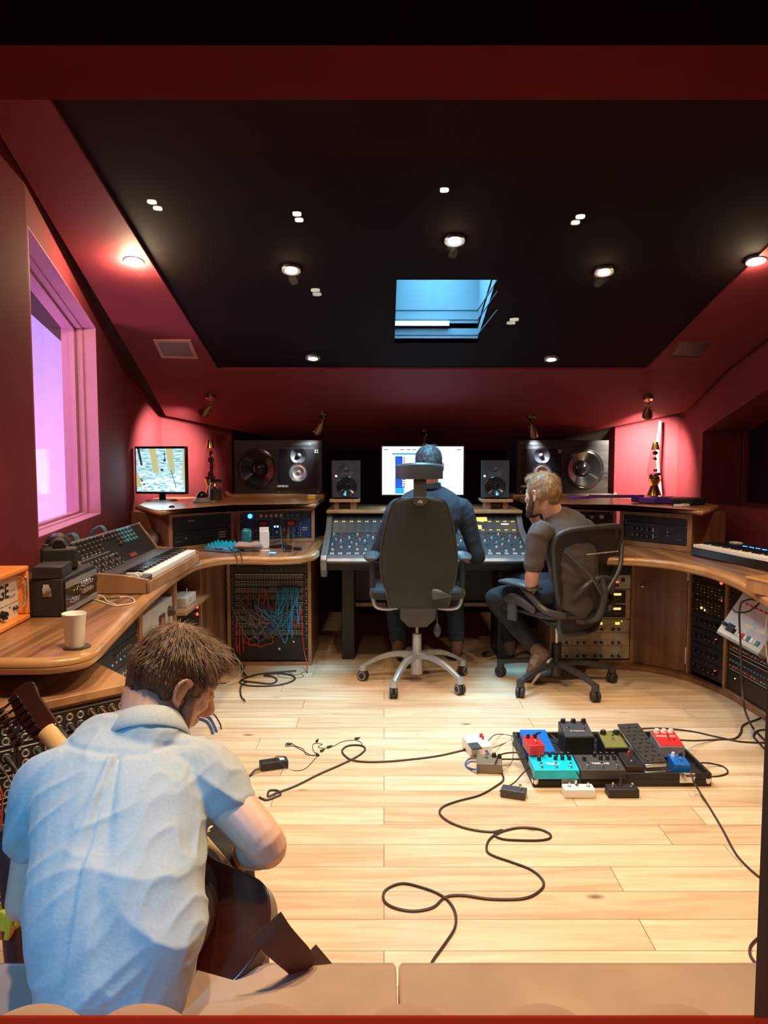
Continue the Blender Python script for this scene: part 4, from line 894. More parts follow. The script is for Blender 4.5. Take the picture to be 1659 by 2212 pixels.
# computer screen
a, c = P(822, 961, 5.55), P(1004, 1072, 5.55); t = thing('computer_monitor', 'wide computer monitor showing an editing program behind the centre chair', 'computer monitor', ((a.x + c.x) / 2, 5.57, c.z)); W, H = c.x - a.x, a.z - c.z
b = B(); b.box(-W / 2, W / 2, -0.02, 0.02, 0, H); b.done('bezel', 'black', t, bevel=0.004)
zf = ZS - t.location.z; b = B(); b.box(-0.04, 0.04, 0.021, 0.035, zf + 0.01, 0.10); b.box(-0.13, 0.13, -0.07, 0.11, zf + 0.0005, zf + 0.011); b.done('stand', 'black', t)
def sr(x0, x1, z0, z1, m, y=-0.0212, name='screen'):
    b = B(); b.box((x0 - 0.5) * (W - 0.024), (x1 - 0.5) * (W - 0.024), y, -0.0205, 0.012 + z0 * (H - 0.024), 0.012 + z1 * (H - 0.024)); return b.done(name, m, t, smooth=False)
sr(0, 1, 0, 1, 'scrw')
b = B()
def sq(x0, x1, z0, z1, y=-0.0222): b.box((x0 - 0.5) * (W - 0.024), (x1 - 0.5) * (W - 0.024), y, -0.0213, 0.012 + z0 * (H - 0.024), 0.012 + z1 * (H - 0.024))
sq(0.16, 0.25, 0.14, 0.80); sq(0.25, 0.28, 0.14, 0.16); b.m(1); sq(0.16, 0.27, 0.02, 0.14); sq(0.0, 1, 0.955, 0.96); sq(0.12, 0.72, 0.83, 0.865); sq(0.66, 0.73, 0.14, 0.26); b.m(2)
for k in range(14): sq(0.255, 0.285, 0.17 + k * 0.045, 0.19 + k * 0.045)
for k in range(17): sq(0.12, 0.155, 0.05 + k * 0.045, 0.053 + k * 0.045)
for x_ in (0.02, 0.22, 0.30, 0.37, 0.55, 0.92): sq(x_, x_ + 0.05, 0.925, 0.942)
for k in range(9): sq(0.70 + 0.03 * k, 0.715 + 0.03 * k, 0.16, 0.165); sq(0.70 + 0.03 * k, 0.715 + 0.03 * k, 0.26, 0.265)
b.done('window_layout', ['scrb', 'scrc', 'scrd'], t, smooth=False)['kind'] = 'stuff'
light('monitor_glow', 'AREA', (t.location.x, 5.53, 1.2), (0.35, 0.75, 1.0), 4.0, target=(t.location.x, 4.0, 1.1), size=0.55, size_y=0.3)

# main loudspeakers
def mainspk(px0, px1, s, where):
    Y = 5.75; a, c = P(px0, 951, Y), P(px1, 1068, Y); W, H = c.x - a.x, a.z - c.z
    t = thing('main_loudspeaker', 'large black loudspeaker on its side at the %s' % where, 'loudspeaker', ((a.x + c.x) / 2, Y, c.z), -s * 0.10, group='large main loudspeakers')
    bkc = 'wood_black';     xw, xt = -s * W * 0.235, s * W * 0.235
    if s < 0: xw, xt = W * 0.235, -W * 0.235
    else: xw, xt = -W * 0.235, W * 0.235
    xm = (xw + xt) / 2 - (0.01 if s < 0 else -0.01) * 0; xs_ = sorted([(-W / 2 if xw < 0 else W / 2), xm]); xq = sorted([(-W / 2 if xt < 0 else W / 2), xm]); b = B(); b.box(-W / 2, W / 2, 0.05, 0.30, 0, H); b.plate(xs_[0], xs_[1], 0, H, xw, H * 0.47, 0.145, 0, 0.049); b.box(xq[0], xq[1], 0.0, 0.05, 0, H * 0.215); b.box(xq[0], xq[1], 0.0, 0.05, H - 0.06, H); b.plate(xq[0], xq[1], H * 0.215, H * 0.575, xt, H * 0.41, 0.066, 0, 0.049); b.plate(xq[0], xq[1], H * 0.575, H - 0.06, xt, H * 0.72, 0.06, 0, 0.049); b.done('cabinet', M['spkblack'], t)
    b = B(); b.lathe([(0.152, -0.001), (0.152, -0.006), (0.142, -0.008), (0.138, -0.004), (0.128, -0.007), (0.118, 0.0), (0.060, 0.035), (0.05, 0.025), (0.03, 0.012), (0, 0.006)], (xw, 0, H * 0.47), n=48, axis=(0, 1, 0)); b.done('woofer_cone', 'blackg', t)
    b = B(); e_ = W * 0.215; b.plate(xt - e_, xt + e_, 0.05, H * 0.575, xt, H * 0.41, 0.066, -0.006, 0.0); b.plate(xt - e_, xt + e_, H * 0.575, H - 0.065, xt, H * 0.72, 0.06, -0.006, 0.0); b.done('waveguide_plate', 'blackg', t)
    b = B(); b.lathe([(0.072, -0.0065), (0.068, -0.004), (0.050, 0.0), (0.047, -0.008), (0.044, -0.003), (0.030, 0.004), (0.014, 0.002), (0.012, -0.004), (0, -0.008)], (xt, 0, H * 0.41), n=36, axis=(0, 1, 0)); b.done('midrange_cone', 'alu', t)
    b = B(); b.lathe([(0.062, -0.0065), (0.056, 0.002), (0.022, 0.022), (0.014, 0.002), (0.008, -0.004), (0, -0.006)], (xt, 0, H * 0.72), n=32, axis=(0, 1, 0)); b.done('tweeter', 'dgrey', t)
    b = B(); b.box(xt - 0.095, xt + 0.095, -0.002, 0.002, H - 0.040, H - 0.022); b.done('port_slot', 'black', t, bevel=0.004)
    b = B(); b.m(0)
    for dx in (-1, 1):
        for dz in (0.02, H - 0.02): b.cyl((xt + dx * W * 0.225, -0.003, dz), (xt + dx * W * 0.225, 0, dz), 0.006, n=10)
    b.done('bolts', 'chrome', t)['kind'] = 'stuff'
    text('GENELEC', 0.021, t, (xt + (-0.115 if s < 0 else -0.12), -0.007, 0.062), (PI / 2, 0, 0), 'white', bold=0.0006, name='name_badge')
    marks(t, [(xt + 0.13, H - 0.075, 0.010, 0.008), (xt + 0.13, H - 0.09, 0.010, 0.008), (xt + 0.145, H - 0.075, 0.008, 0.008), (xt + 0.145, H - 0.09, 0.008, 0.008)], 'lgrey', y=-0.0068)
M['spkblack'] = wood('black_ash_veneer', (0.008, 0.008, 0.008), (0.030, 0.029, 0.028), (2, 10, 40), 0.35)
mainspk(503, 697, 1, 'left, beside the left lava lamp')
mainspk(1116, 1316, -1, 'right, behind the bearded man')
for px0, px1, w_ in ((488, 700, 'left'), (1108, 1330, 'right')):
    a, c = P(px0, 1066, 5.66), P(px1, 1078, 5.66); b = B(); b.box(a.x, c.x, 5.66, 5.95, c.z - 0.004, a.z - 0.008); o = b.done('speaker_shelf', 'wnose', bevel=0.008, seg=3); tag(o, 'thin oak shelf carrying the large %s loudspeaker' % w_, 'shelf', 'oak shelves under the large loudspeakers')
    cx = (a.x + c.x) / 2; b = B(); b.box(a.x + 0.03, c.x - 0.06, 5.72, 5.92, 0.0, c.z - 0.006); o = b.done('speaker_plinth', 'black'); tag(o, 'black plinth carrying the large %s loudspeaker shelf' % w_, 'plinth')
# television
t = thing('television', 'small flat television on the left raised shelf showing a drum kit', 'television', P(350, 1085, 5.22) * 1.0, -0.22); t.location.z = 1.0
Wt, Ht = 0.385, 0.325; z_ = 0.045
b = B(); b.box(-Wt / 2, Wt / 2, -0.012, 0.02, z_, z_ + Ht); b.done('bezel', 'blackg', t, bevel=0.005)
b = B(); b.box(-0.02, 0.02, 0.0, 0.018, 0.005, z_ + 0.02); b.lathe([(0, 0), (0.11, 0), (0.10, 0.008), (0, 0.009)], n=28); b.done('stand', 'blackg', t)
def tvq(pts, m, y=-0.0135):
    return [(-Wt / 2 + 0.012 + u * (Wt - 0.024), y, z_ + 0.016 + v * (Ht - 0.032)) for u, v in pts]
tvs = glow('television_picture_cyan', (0.42, 0.78, 0.85), 1.2); tN = tvs.node_tree.nodes; tLk = tvs.node_tree.links; wv_ = tN.new('ShaderNodeTexNoise'); wv_.inputs['Scale'].default_value = 1.0; wv_.inputs['Detail'].default_value = 3; mp_ = tN.new('ShaderNodeMapping'); mp_.inputs['Scale'].default_value = (18, 1, 110); tc_ = tN.new('ShaderNodeTexCoord'); rp_ = tN.new('ShaderNodeValToRGB'); rp_.color_ramp.elements[0].color = (0.10, 0.42, 0.52, 1); rp_.color_ramp.elements[1].color = (0.72, 0.95, 0.98, 1); rp_.color_ramp.elements[0].position = 0.38; rp_.color_ramp.elements[1].position = 0.56; tLk.new(tc_.outputs['Object'], mp_.inputs[0]); tLk.new(mp_.outputs[0], wv_.inputs['Vector']); tLk.new(wv_.outputs['Fac'], rp_.inputs[0]); tLk.new(rp_.outputs[0], tN['Principled BSDF'].inputs['Emission Color']); tvy = glow('television_picture_ochre', (0.72, 0.66, 0.30), 0.95); tvd = glow('television_picture_dark', (0.04, 0.08, 0.12), 0.6); tvw = glow('television_picture_white', (0.85, 0.97, 1.0), 1.4)
b = B(); b.slab(tvq([(0, 0), (1, 0), (1, 1), (0, 1)], 0), (0, 1, 0), 0.001); b.done('screen', tvs, t, smooth=False)
b = B()
for q in ([(0.27, 1), (0.41, 1), (0.48, 0.45), (0.36, 0.45)], [(0.62, 1), (0.76, 1), (0.80, 0.46), (0.70, 0.46)], [(0.0, 0.5), (0.12, 0.2), (0.10, 0.1), (0, 0.12)], [(0.97, 1), (1, 1), (1, 0.1), (0.95, 0.4)]): b.slab(tvq(q, 0, -0.0145), (0, 1, 0), 0.0005)
b.done('timber_posts_on_screen', tvy, t, smooth=False)['kind'] = 'stuff'
b = B()
for k in range(60):
    u, v = random.uniform(0.10, 0.93), random.uniform(0.03, 0.42); r_ = random.uniform(0.02, 0.07); b.slab(tvq([(u - r_, v), (u, v - r_ * .5), (u + r_, v + .01), (u, v + r_ * .45)], 0, -0.0150 - 0.00004 * k), (0, 1, 0), 0.0004)
b.done('drum_kit_on_screen', tvw, t, smooth=False)['kind'] = 'stuff'
b = B()
for q in ([(0.03, 1), (0.08, 1), (0.14, 0.62), (0.10, 0.6)], [(0.59, 0.95), (0.605, 0.95), (0.605, 0.75), (0.59, 0.75)], [(0.575, 0.76), (0.62, 0.76), (0.62, 0.70), (0.575, 0.70)], [(0.11, 0.3), (0.2, 0.12), (0.18, 0.08), (0.08, 0.32)], [(0.5, 0.52), (0.56, 0.54), (0.57, 0.49), (0.52, 0.48)], [(0.72, 0.5), (0.82, 0.08), (0.83, 0.09), (0.73, 0.51)]): b.slab(tvq(q, 0, -0.0165), (0, 1, 0), 0.0004)
b.done('microphones_on_screen', tvd, t, smooth=False)['kind'] = 'stuff'
light('television_glow', 'AREA', t.location + V((0.03, -0.06, 0.2)), (0.6, 0.9, 1.0), 0.9, target=t.location + V((0.25, -1, 0.1)), size=0.3)

# lava lamps
def lava(p, H, label, blobs):
    t = thing('lava_lamp', label, 'lava lamp', p, group=None); k = H / 0.43
    def L(pr, nm, m, **q): b = B(); b.lathe([(r * k, z * k) for r, z in pr], n=36); return b.done(nm, m, t, **q)
    L([(0, 0), (0.062, 0), (0.060, 0.006), (0.030, 0.095), (0.026, 0.10), (0.030, 0.106), (0.048, 0.148), (0.045, 0.150), (0.02, 0.108), (0, 0.108)], 'base', 'brass')
    L([(0.001, 0.146), (0.046, 0.147), (0.056, 0.19), (0.054, 0.22), (0.030, 0.375), (0.001, 0.377)], 'glass_bottle', 'lavaglass')
    L([(0, 0.430), (0.017, 0.430), (0.020, 0.424), (0.031, 0.370), (0.0295, 0.369), (0, 0.371)], 'cap', 'brass')
    for x, z, rx, rz_ in blobs:
        b = B(); b.sph((x * k, 0, z * k), (rx * k, rx * k, rz_ * k), 18, 12); b.done('wax_blob', 'lavawax', t)
    return t
M['lavawax'] = mat('dark_red_lamp_wax', (0.045, 0.006, 0.010), 0.3)
p = P(1413, 1075, 5.45); p.z = 1.0; lava((p.x, 5.45, 1.0), P(1415, 954, 5.45).z - 1.0, 'tall brass lava lamp with dark wax, glowing pink wall behind it at the right', [(0.0, 0.345, 0.020, 0.016), (-0.006, 0.305, 0.014, 0.012), (0.004, 0.298, 0.012, 0.009), (0.004, 0.215, 0.016, 0.012), (-0.01, 0.17, 0.032, 0.024), (0.028, 0.185, 0.018, 0.014), (0, 0.158, 0.040, 0.018)])
p = P(456, 1085, 5.35); lava((p.x, 5.35, 1.0), P(456, 950, 5.35).z - 1.0, 'brass lava lamp standing behind the glass jar on the left shelf', [(0.006, 0.33, 0.015, 0.022), (0.004, 0.285, 0.023, 0.022), (0.008, 0.235, 0.014, 0.035), (0.0, 0.18, 0.020, 0.030), (0, 0.158, 0.040, 0.012)])
# jar, dome, small pieces on the left shelf
p = F(466, 1084, 1.0); t = thing('glass_jar', 'glass jar of dark coffee grounds with a black lid beside the left lava lamp', 'jar', p)
b = B(); b.lathe([(0, 0.001), (0.044, 0.001), (0.047, 0.008), (0.047, 0.105), (0.038, 0.118), (0.036, 0.13), (0.034, 0.13), (0.035, 0.117), (0.044, 0.104), (0.044, 0.01), (0, 0.008)], n=32); b.done('glass_body', 'dglass', t)
b = B(); b.lathe([(0, 0.011), (0.0425, 0.011), (0.0425, 0.085), (0, 0.087)], n=28); b.done('contents', 'leather', t)
b = B(); b.lathe([(0, 0.131), (0.038, 0.131), (0.040, 0.135), (0.040, 0.148), (0.037, 0.151), (0, 0.151)], n=32); b.done('lid', 'blackg', t)
p = F(436, 1086, 1.0); t = thing('trackball', 'glossy dark ball sitting in a round grey holder on the left shelf', 'trackball', p)
b = B(); b.lathe([(0, 0), (0.056, 0), (0.058, 0.012), (0.045, 0.032), (0.034, 0.034), (0, 0.034)], n=32); b.done('holder', 'grey', t)
b = B(); b.sph((0, 0, 0.042), 0.034, 24, 16); b.done('ball', 'blackg', t)
p = F(371, 1096, 1.0); b = B(); b.lathe([(0, 0), (0.018, 0), (0.016, 0.008), (0.006, 0.012), (0, 0.012)], p + V((0, 0, 0.0005)), n=20); tag(b.done('guitar_pick_tin', 'blackg'), 'tiny round black tin near the front edge of the left shelf', 'tin')
p = F(673, 1079, 1.0); t = thing('sponge_box', 'small yellow box with a white lid at the end of the left shelf', 'box', p + V((0, 0.02, 0)))
b = B(); b.box(-0.028, 0.028, -0.018, 0.018, 0.0005, 0.025); b.done('box_body', 'yellow', t, bevel=0.003); b = B(); b.box(-0.029, 0.029, -0.019, 0.019, 0.025, 0.033); b.done('lid', 'white', t, bevel=0.003)
p = F(636, 1080, 1.0); b = B(); b.torus(p + V((0, 0, 0.0015)), 0.030, 0.0013); tag(b.done('cable_ring', 'alu'), 'thin silver ring lying on the left raised shelf', 'ring')
for px0, y0, px1, y1, s_ in ((489, 1063, 503, 1076, 'left'), (1330, 1067, 1318, 1076, 'right')):
    b = B(); b.tube([P(px0, y0, 5.62), P((px0 + px1) / 2, (y0 + y1) / 2, 5.60), P(px1, y1, 5.62)], 0.012, 8); b_ = b.done('shelf_bracket', 'wnose'); tag(b_, 'short curved oak bracket at the outer end of the %s loudspeaker shelf' % s_, 'bracket')
# purple guitar and bits on the right shelf
p = F(1390, 1092, 1.0); t = thing('electric_guitar', 'purple electric guitar lying on the right shelf in front of the lava lamp', 'guitar', (p.x + 0.05, 4.93, 1.002), 0.03)
out = [(-0.02, -0.05), (0.05, -0.10), (0.10, -0.085), (0.16, -0.09), (0.24, -0.11), (0.29, -0.06), (0.28, 0.05), (0.24, 0.11), (0.16, 0.085), (0.09, 0.09), (0.03, 0.12), (-0.03, 0.08), (0.0, 0.03)]
b = B(); b.prism([tuple(q.xy) for q in cat([(*o_, 0) for o_ in out], 5, True)], 0.002, 0.042); b.done('body', 'purple', t, bevel=0.006, seg=3)
b = B(); b.box(-0.33, 0.02, -0.026, 0.026, 0.034, 0.054); b.prism([(-0.33, -0.024), (-0.33, 0.024), (-0.36, 0.03), (-0.46, 0.03), (-0.47, 0.0), (-0.45, -0.035), (-0.37, -0.035)], 0.030, 0.046); b.done('neck', 'purple', t, bevel=0.004)
b = B(); b.box(0.06, 0.20, -0.05, 0.05, 0.0425, 0.045); b.done('pickguard', 'blackg', t, bevel=0.001)
p = F(1480, 1091, 1.0); b = B(); b.prism([tuple((V((p.x, p.y, 0)) + V((q[0], q[1], 0))).xy) for q in ((-0.10, -0.03), (0.02, -0.06), (0.12, -0.02), (0.14, 0.08), (-0.05, 0.09))], 1.0005, 1.045); tag(b.done('equipment_pouch', 'black', bevel=0.01, seg=3), 'low black pouch on the right shelf beside the purple guitar', 'pouch')
for k, (px, py) in enumerate(((1464, 1095), (1480, 1094))):
    p = F(px, py, 1.0); b = B(); b.bx(p + V((0, 0, 0.0085)), (0.042, 0.03, 0.016), (0, 0, 0.2 * k)); tag(b.done('small_white_box', 'white', bevel=0.002), 'tiny white box in front of the black pouch, the %s of two' % ('left' if k == 0 else 'right'), 'box')
p0 = P(1430, 1000, 5.7); b = B(); b.tube([P(1426, 910, 5.72), P(1424, 935, 5.70), P(1421, 955, 5.68), P(1421, 1000, 5.68), V((P(1421, 1000, 5.68).x, 5.6, 1.003))], 0.010, 8); tag(b.done('white_cable', 'cablew'), 'thick white cable running down the pink wall behind the right lava lamp', 'cable')

# ================================================================== things on the left worktop
TZ = 0.75
# orange amplifier
a0 = F(85, 1336, TZ); t = thing('guitar_amplifier', 'orange guitar amplifier head with cream front at the left edge of the picture', 'amplifier', (a0.x - 0.016, a0.y - 0.25, TZ + 0.001), PI / 2 + 0.055)
W, H, D = 0.50, 0.185, 0.19; e = 0.018
b = B(); b.box(-W / 2, W / 2, 0, D, 0, e); b.box(-W / 2, W / 2, 0, D, H - e, H); b.box(-W / 2, -W / 2 + e, 0, D, e, H - e); b.box(W / 2 - e, W / 2, 0, D, e, H - e); b.box(-W / 2 + e, W / 2 - e, D - 0.01, D, e, H - e); b.done('cabinet', 'orange', t, bevel=0.007, seg=3)
b = B(); b.box(-W / 2 + e, W / 2 - e, 0.03, 0.034, e, H - e); b.done('front_panel', 'ampface', t)
text('ORANGE', 0.066, t, (0.018, 0.0292, 0.112), (PI / 2, 0, 0), 'black', bold=0.0012, name='logo')
marks(t, [(0.18, 0.094, 0.05, 0.0015), (0.175, 0.088, 0.045, 0.0012), (0.0, 0.068, 0.44, 0.0012), (0.185, 0.112, 0.04, 0.0008)], 'leather', y=0.0292, y1=0.031)
for k in range(6): knob(t, -0.17 + k * 0.053, 0.042, 0.015, 'blackg', y=0.029, ang=k * 0.5, h=0.018)
for x_ in (0.185, 0.205): knob(t, x_, 0.048, 0.006, 'black', y=0.029, name='toggle_switch')
led(t, 0.155, 0.058, 'oldbrass', 0.004, y=0.029)
b = B(); b.tube([(0.212, 0.030, 0.050), (0.212, 0.008, 0.052), (0.212, -0.002, 0.065), (0.212, -0.002, 0.14), (0.212, 0.008, 0.152), (0.212, 0.030, 0.154)], 0.0045, 8); b.done('handle', 'chrome', t)
for sx in (-1, 1):
    b = B(); b.sph((sx * (W / 2 - 0.006), D - 0.006, H - 0.005), 0.014, 12, 8); b.done('corner_cap', 'black', t)
# black tolex unit
a0 = F(147, 1332, TZ); c0 = F(213, 1292, TZ); d = (c0 - a0); W = d.length + 0.02
t = thing('tape_echo_unit', 'black suitcase style echo unit with silver latch and many knobs beside the synthesizer', 'audio unit', ((a0.x + c0.x) / 2, (a0.y + c0.y) / 2, TZ + 0.001), math.atan2(d.y, d.x)); H = P(147, 1250, a0.y).z - TZ; D = 0.19
b = B(); b.box(-W / 2, W / 2, 0.012, D, 0, H); b.done('case', 'tolex', t, bevel=0.006, seg=3)
b = B(); b.box(-W / 2 + 0.012, W / 2 - 0.012, 0.006, 0.013, 0.012, H - 0.012); b.done('front_panel', 'blackg', t)
b = B(); b.box(-W / 2 + 0.014, W / 2 - 0.014, 0.002, 0.006, 0.008, 0.026); b.box(-W / 2 + 0.012, W / 2 - 0.012, 0.004, 0.007, H - 0.038, H - 0.016); b.done('silver_strip', 'grey', t)
for k in range(3): knob(t, -0.13 + k * 0.024, 0.048, 0.0075, 'chrome', y=0.005, h=0.014)
for k in range(4):
    for j in range(2): knob(t, -0.01 + k * 0.030, 0.060 + j * 0.026, 0.0085, 'chrome', y=0.005, h=0.014)
b = B(); b.torus((-0.045, 0.004, 0.066), 0.018, 0.0022, (0, 1, 0)); b.cyl((-0.045, 0.005, 0.066), (-0.045, -0.008, 0.066), 0.010); b.done('dial', 'oldbrass', t)
b = B(); b.box(-W / 2 - 0.004, -W / 2, 0.050, 0.080, H - 0.062, H - 0.030); b.box(-W / 2 - 0.008, -W / 2 - 0.002, 0.054, 0.076, H - 0.034, H - 0.018); b.done('latch', 'chrome', t, bevel=0.001)
ZB = TZ + 0.001 + H
tl_ = t.matrix_basis.copy()
pp = tl_ @ V((-W / 2 + 0.07, 0.075, H)); b = B(); R_ = t.rotation_euler.z
t2 = thing('battery_pouch', 'flat black box lying in front of the camera on the echo unit', 'box', (pp.x, pp.y, pp.z + 0.0005), R_ + 0.12); b.box(-0.075, 0.075, -0.055, 0.045, 0, 0.042); b.done('box_body', 'black', t2, bevel=0.004)
# camera
pp = tl_ @ V((-W / 2 + 0.225, 0.10, H)); t = thing('dslr_camera', 'black reflex camera with its lens hood up, resting on the echo unit', 'camera', (pp.x, pp.y, pp.z + 0.0005), R_ - 1.2)
b = B(); b.box(-0.065, 0.065, -0.03, 0.025, 0.0, 0.085); b.done('camera_body', 'black', t, bevel=0.012, seg=3)
b = B(); b.rings([[(-0.025, -0.028, 0.083), (0.025, -0.028, 0.083), (0.025, 0.028, 0.083), (-0.025, 0.028, 0.083)], [(-0.014, -0.02, 0.112), (0.014, -0.02, 0.112), (0.014, 0.022, 0.108), (-0.014, 0.022, 0.108)]]); b.done('viewfinder_hump', 'blackg', t, bevel=0.004)
b = B(); b.lathe([(0, 0.02), (0.034, 0.02), (0.034, 0.05), (0.038, 0.055), (0.038, 0.10), (0.044, 0.105), (0.046, 0.135), (0.043, 0.135), (0.036, 0.10), (0, 0.10)], (0, 0, 0.05), n=32, axis=(0, 1, 0.25)); b.done('lens', 'black', t)
b = B(); b.lathe([(0.0385, 0.075), (0.0395, 0.076), (0.0395, 0.090), (0.0385, 0.091)], (0, 0, 0.05), n=32, axis=(0, 1, 0.25)); b.done('focus_ring', 'rubber', t)
for x_ in (-0.045, 0.045): b = B(); b.cyl((x_, 0, 0.085), (x_, 0, 0.096), 0.010); b.done('mode_dial', 'dgrey', t)
# synthesizer
s0, s1 = F(228, 1282, TZ), F(318, 1283, TZ); yb = 3.99
t = thing('synthesizer', 'wooden cased synthesizer with a raised slanted panel of knobs and a white keyboard', 'synthesizer', (s1.x, (s1.y + yb) / 2, TZ + 0.001), PI / 2 + 0.01); L_ = (yb - s1.y); D = 0.235; h0 = 0.085
b = B(); pr = [(0, 0), (D, 0), (D, h0), (0.10, h0 - 0.01), (0, h0 - 0.028)]
for s_ in (-1, 1): b.rings([[(s_ * (L_ / 2 - q), y, z) for y, z in pr] for q in (0, 0.018)])
b.box(-L_ / 2, L_ / 2, 0.0, 0.012, 0, 0.045); b.box(-L_ / 2 + 0.018, L_ / 2 - 0.018, 0.012, D, 0.0, 0.042); b.done('wooden_case', 'wlight', t, bevel=0.002)
b = B(); nk = 44; x0 = -L_ / 2 + 0.11; kw = (L_ - 0.135) / nk
b = B()
for k in range(nk): b.box(x0 + k * kw + 0.0006, x0 + (k + 1) * kw - 0.0006, 0.014, 0.125, 0.045, 0.068)
o = b.done('white_keys', 'white', t, bevel=0.001); o['kind'] = 'stuff'
b = B()
for k in range(nk - 1):
    if k % 7 not in (2, 6): b.box(x0 + (k + 1) * kw - 0.0045, x0 + (k + 1) * kw + 0.0045, 0.058, 0.125, 0.068, 0.080)
o = b.done('black_keys', 'blackg', t, bevel=0.001); o['kind'] = 'stuff'
b = B(); b.box(-L_ / 2 + 0.02, -L_ / 2 + 0.105, 0.014, 0.125, 0.045, 0.062); b.box(-L_ / 2 + 0.02, L_ / 2 - 0.02, 0.128, D - 0.01, 0.045, h0 - 0.006); b.done('control_deck', 'dgrey', t)
for x_ in (-L_ / 2 + 0.045, -L_ / 2 + 0.08): b = B(); b.lathe([(0, -0.006), (0.022, -0.006), (0.022, 0.006), (0, 0.006)], (x_, 0.07, 0.055), n=20, axis=(1, 0, 0)); b.done('pitch_wheel', 'white', t)
# raised panel
pz = math.radians(54); P0 = V((0, D - 0.030, h0 - 0.024)); pd = V((0, math.cos(pz), math.sin(pz))); pn = V((0, -math.sin(pz), math.cos(pz))); PH = 0.178
def pp_(x, f, o=0.0): return P0 + pd * (PH * f) + pn * o + V((x, 0, 0))
xl, xr_ = -L_ / 2 - 0.06, L_ / 2 - 0.02
b = B(); b.slab([pp_(xl, 0), pp_(xr_, 0), pp_(xr_, 1), pp_(xl, 1)], -pn, 0.03); b.done('knob_panel', 'rackblack', t, bevel=0.002)
b = B(); b.slab([pp_(xl, 0.985, 0.004), pp_(xr_, 0.985, 0.004), pp_(xr_, 1.03, 0.004), pp_(xl, 1.03, 0.004)], -pn, 0.034); b.slab([pp_(xl, 0.50, 0.001), pp_(xl + 0.36, 0.50, 0.001), pp_(xl + 0.36, 0.53, 0.001), pp_(xl, 0.53, 0.001)], -pn, 0.001); b.done('silver_trim', 'alu', t)
for xe in (xl, xr_): b = B(); b.rings([[q + V((dx, 0, 0)) for q in (pp_(xe, -0.08, 0.006), pp_(xe, 1.04, 0.006), pp_(xe, 1.04, -0.035), V((xe, D + 0.02, 0.05)), V((xe, D + 0.02, 0.0)), V((xe, D, 0.0)))] for dx in (-0.008, 0.008)]); b.done('wooden_cheek', 'wlight', t, bevel=0.002)
tilt = (pz - PI / 2 , 0, 0); cnt = 0
def pk(x, f, r, m, hh):
    def mk():
        b = B(); b.lathe([(0, 0), (r * 1.1, 0), (r, 0.3 * hh), (r * .8, hh), (0, hh)], n=12); b.m(1).box(-r * .1, r * .1, 0, r * .8, hh, hh + .0006); return b.done('knob', [m, 'white'])
    inst(('pk', r, m), mk, 'knob', t, pp_(x, f), (pz, 0, 0))
for i in range(16):
    for j in range(4):
        if not (5 < i < 10 and j < 2): pk(xl + 0.04 + i * 0.047, 0.60 + j * 0.115, 0.0105 if i > 8 else 0.0075, 'steelblue' if i > 11 else 'dgrey', 0.017); cnt += 1  # teal at the far end: the skylight's cyan put into the knob colour
for i in range(9):
    for j in range(3): pk(xl + 0.04 + i * 0.042, 0.09 + j * 0.135, 0.0105, 'chrome' if (i + j) % 2 else 'dgrey', 0.016)
b = B()
for x_, f in ((0.12, 0.62), (-0.05, 0.88)): b.slab([pp_(x_, f, 0.002), pp_(x_ + 0.06, f, 0.002), pp_(x_ + 0.06, f + 0.09, 0.002), pp_(x_, f + 0.09, 0.002)], -pn, 0.002); break
b.done('display', glow('green_lcd', (0.35, 0.42, 0.03), 0.7), t)
for x_, f in ((-0.11, 0.95), (0.09, 0.78), (-0.24, 0.97)): b = B(); b.sph(pp_(x_, f, 0.003), 0.004, 8, 6); b.done('indicator_light', 'ledr', t)
b = B(); b.slab([pp_(0.03, 0.16, 0.002), pp_(0.12, 0.16, 0.002), pp_(0.12, 0.26, 0.002), pp_(0.03, 0.26, 0.002)], -pn, 0.002); b.done('red_button_row', mat('dull_red_buttons', (0.22, 0.03, 0.02), 0.5), t)
b = B()
for i in range(12): b.slab([pp_(xl + 0.05 + i * 0.02, 0.56, 0.003), pp_(xl + 0.058 + i * 0.02, 0.56, 0.003), pp_(xl + 0.058 + i * 0.02, 0.58, 0.003), pp_(xl + 0.05 + i * 0.02, 0.58, 0.003)], -pn, 0.003)
b.done('white_switches', 'white', t)['kind'] = 'stuff'
T_ = t.matrix_basis
for k in range(7):
    xx = xl + (0.14 + 0.012 * k if k < 4 else 0.42 + 0.014 * k); a = T_ @ pp_(xx, 0.98, -0.01); b = B(); b.tube([a, a + V((-0.01, 0, 0.03)), a + V((-0.035, 0.005, 0.038)), a + V((-0.07, 0.0, 0.0)), a + V((-0.085, 0, -0.10))], 0.003, 6); tag(b.done('patch_lead', 'steelblue'), 'thin teal lead arching behind the synthesizer panel, in the %s bunch' % ('near' if k < 4 else 'far'), 'cable', 'leads behind the synthesizer')
# cup and coaster
p = F(162, 1399, TZ); b = B(); b.lathe([(0, 0.0), (0.0395, 0.0), (0.0395, 0.003), (0, 0.003)], p + V((0.004, 0.004, 0.0005)), n=40); tag(b.done('coaster', 'leather'), 'round dark brown coaster under the white cup', 'coaster')
b = B(); b.lathe([(0, 0.0), (0.025, 0.0), (0.026, 0.002), (0.0335, 0.096), (0.0350, 0.098), (0.0340, 0.100), (0.0322, 0.097), (0.0245, 0.005), (0, 0.005)], p + V((0, 0, 0.0040)), n=48); tag(b.done('paper_cup', 'white'), 'white paper cup standing on a dark coaster near the worktop corner', 'cup')
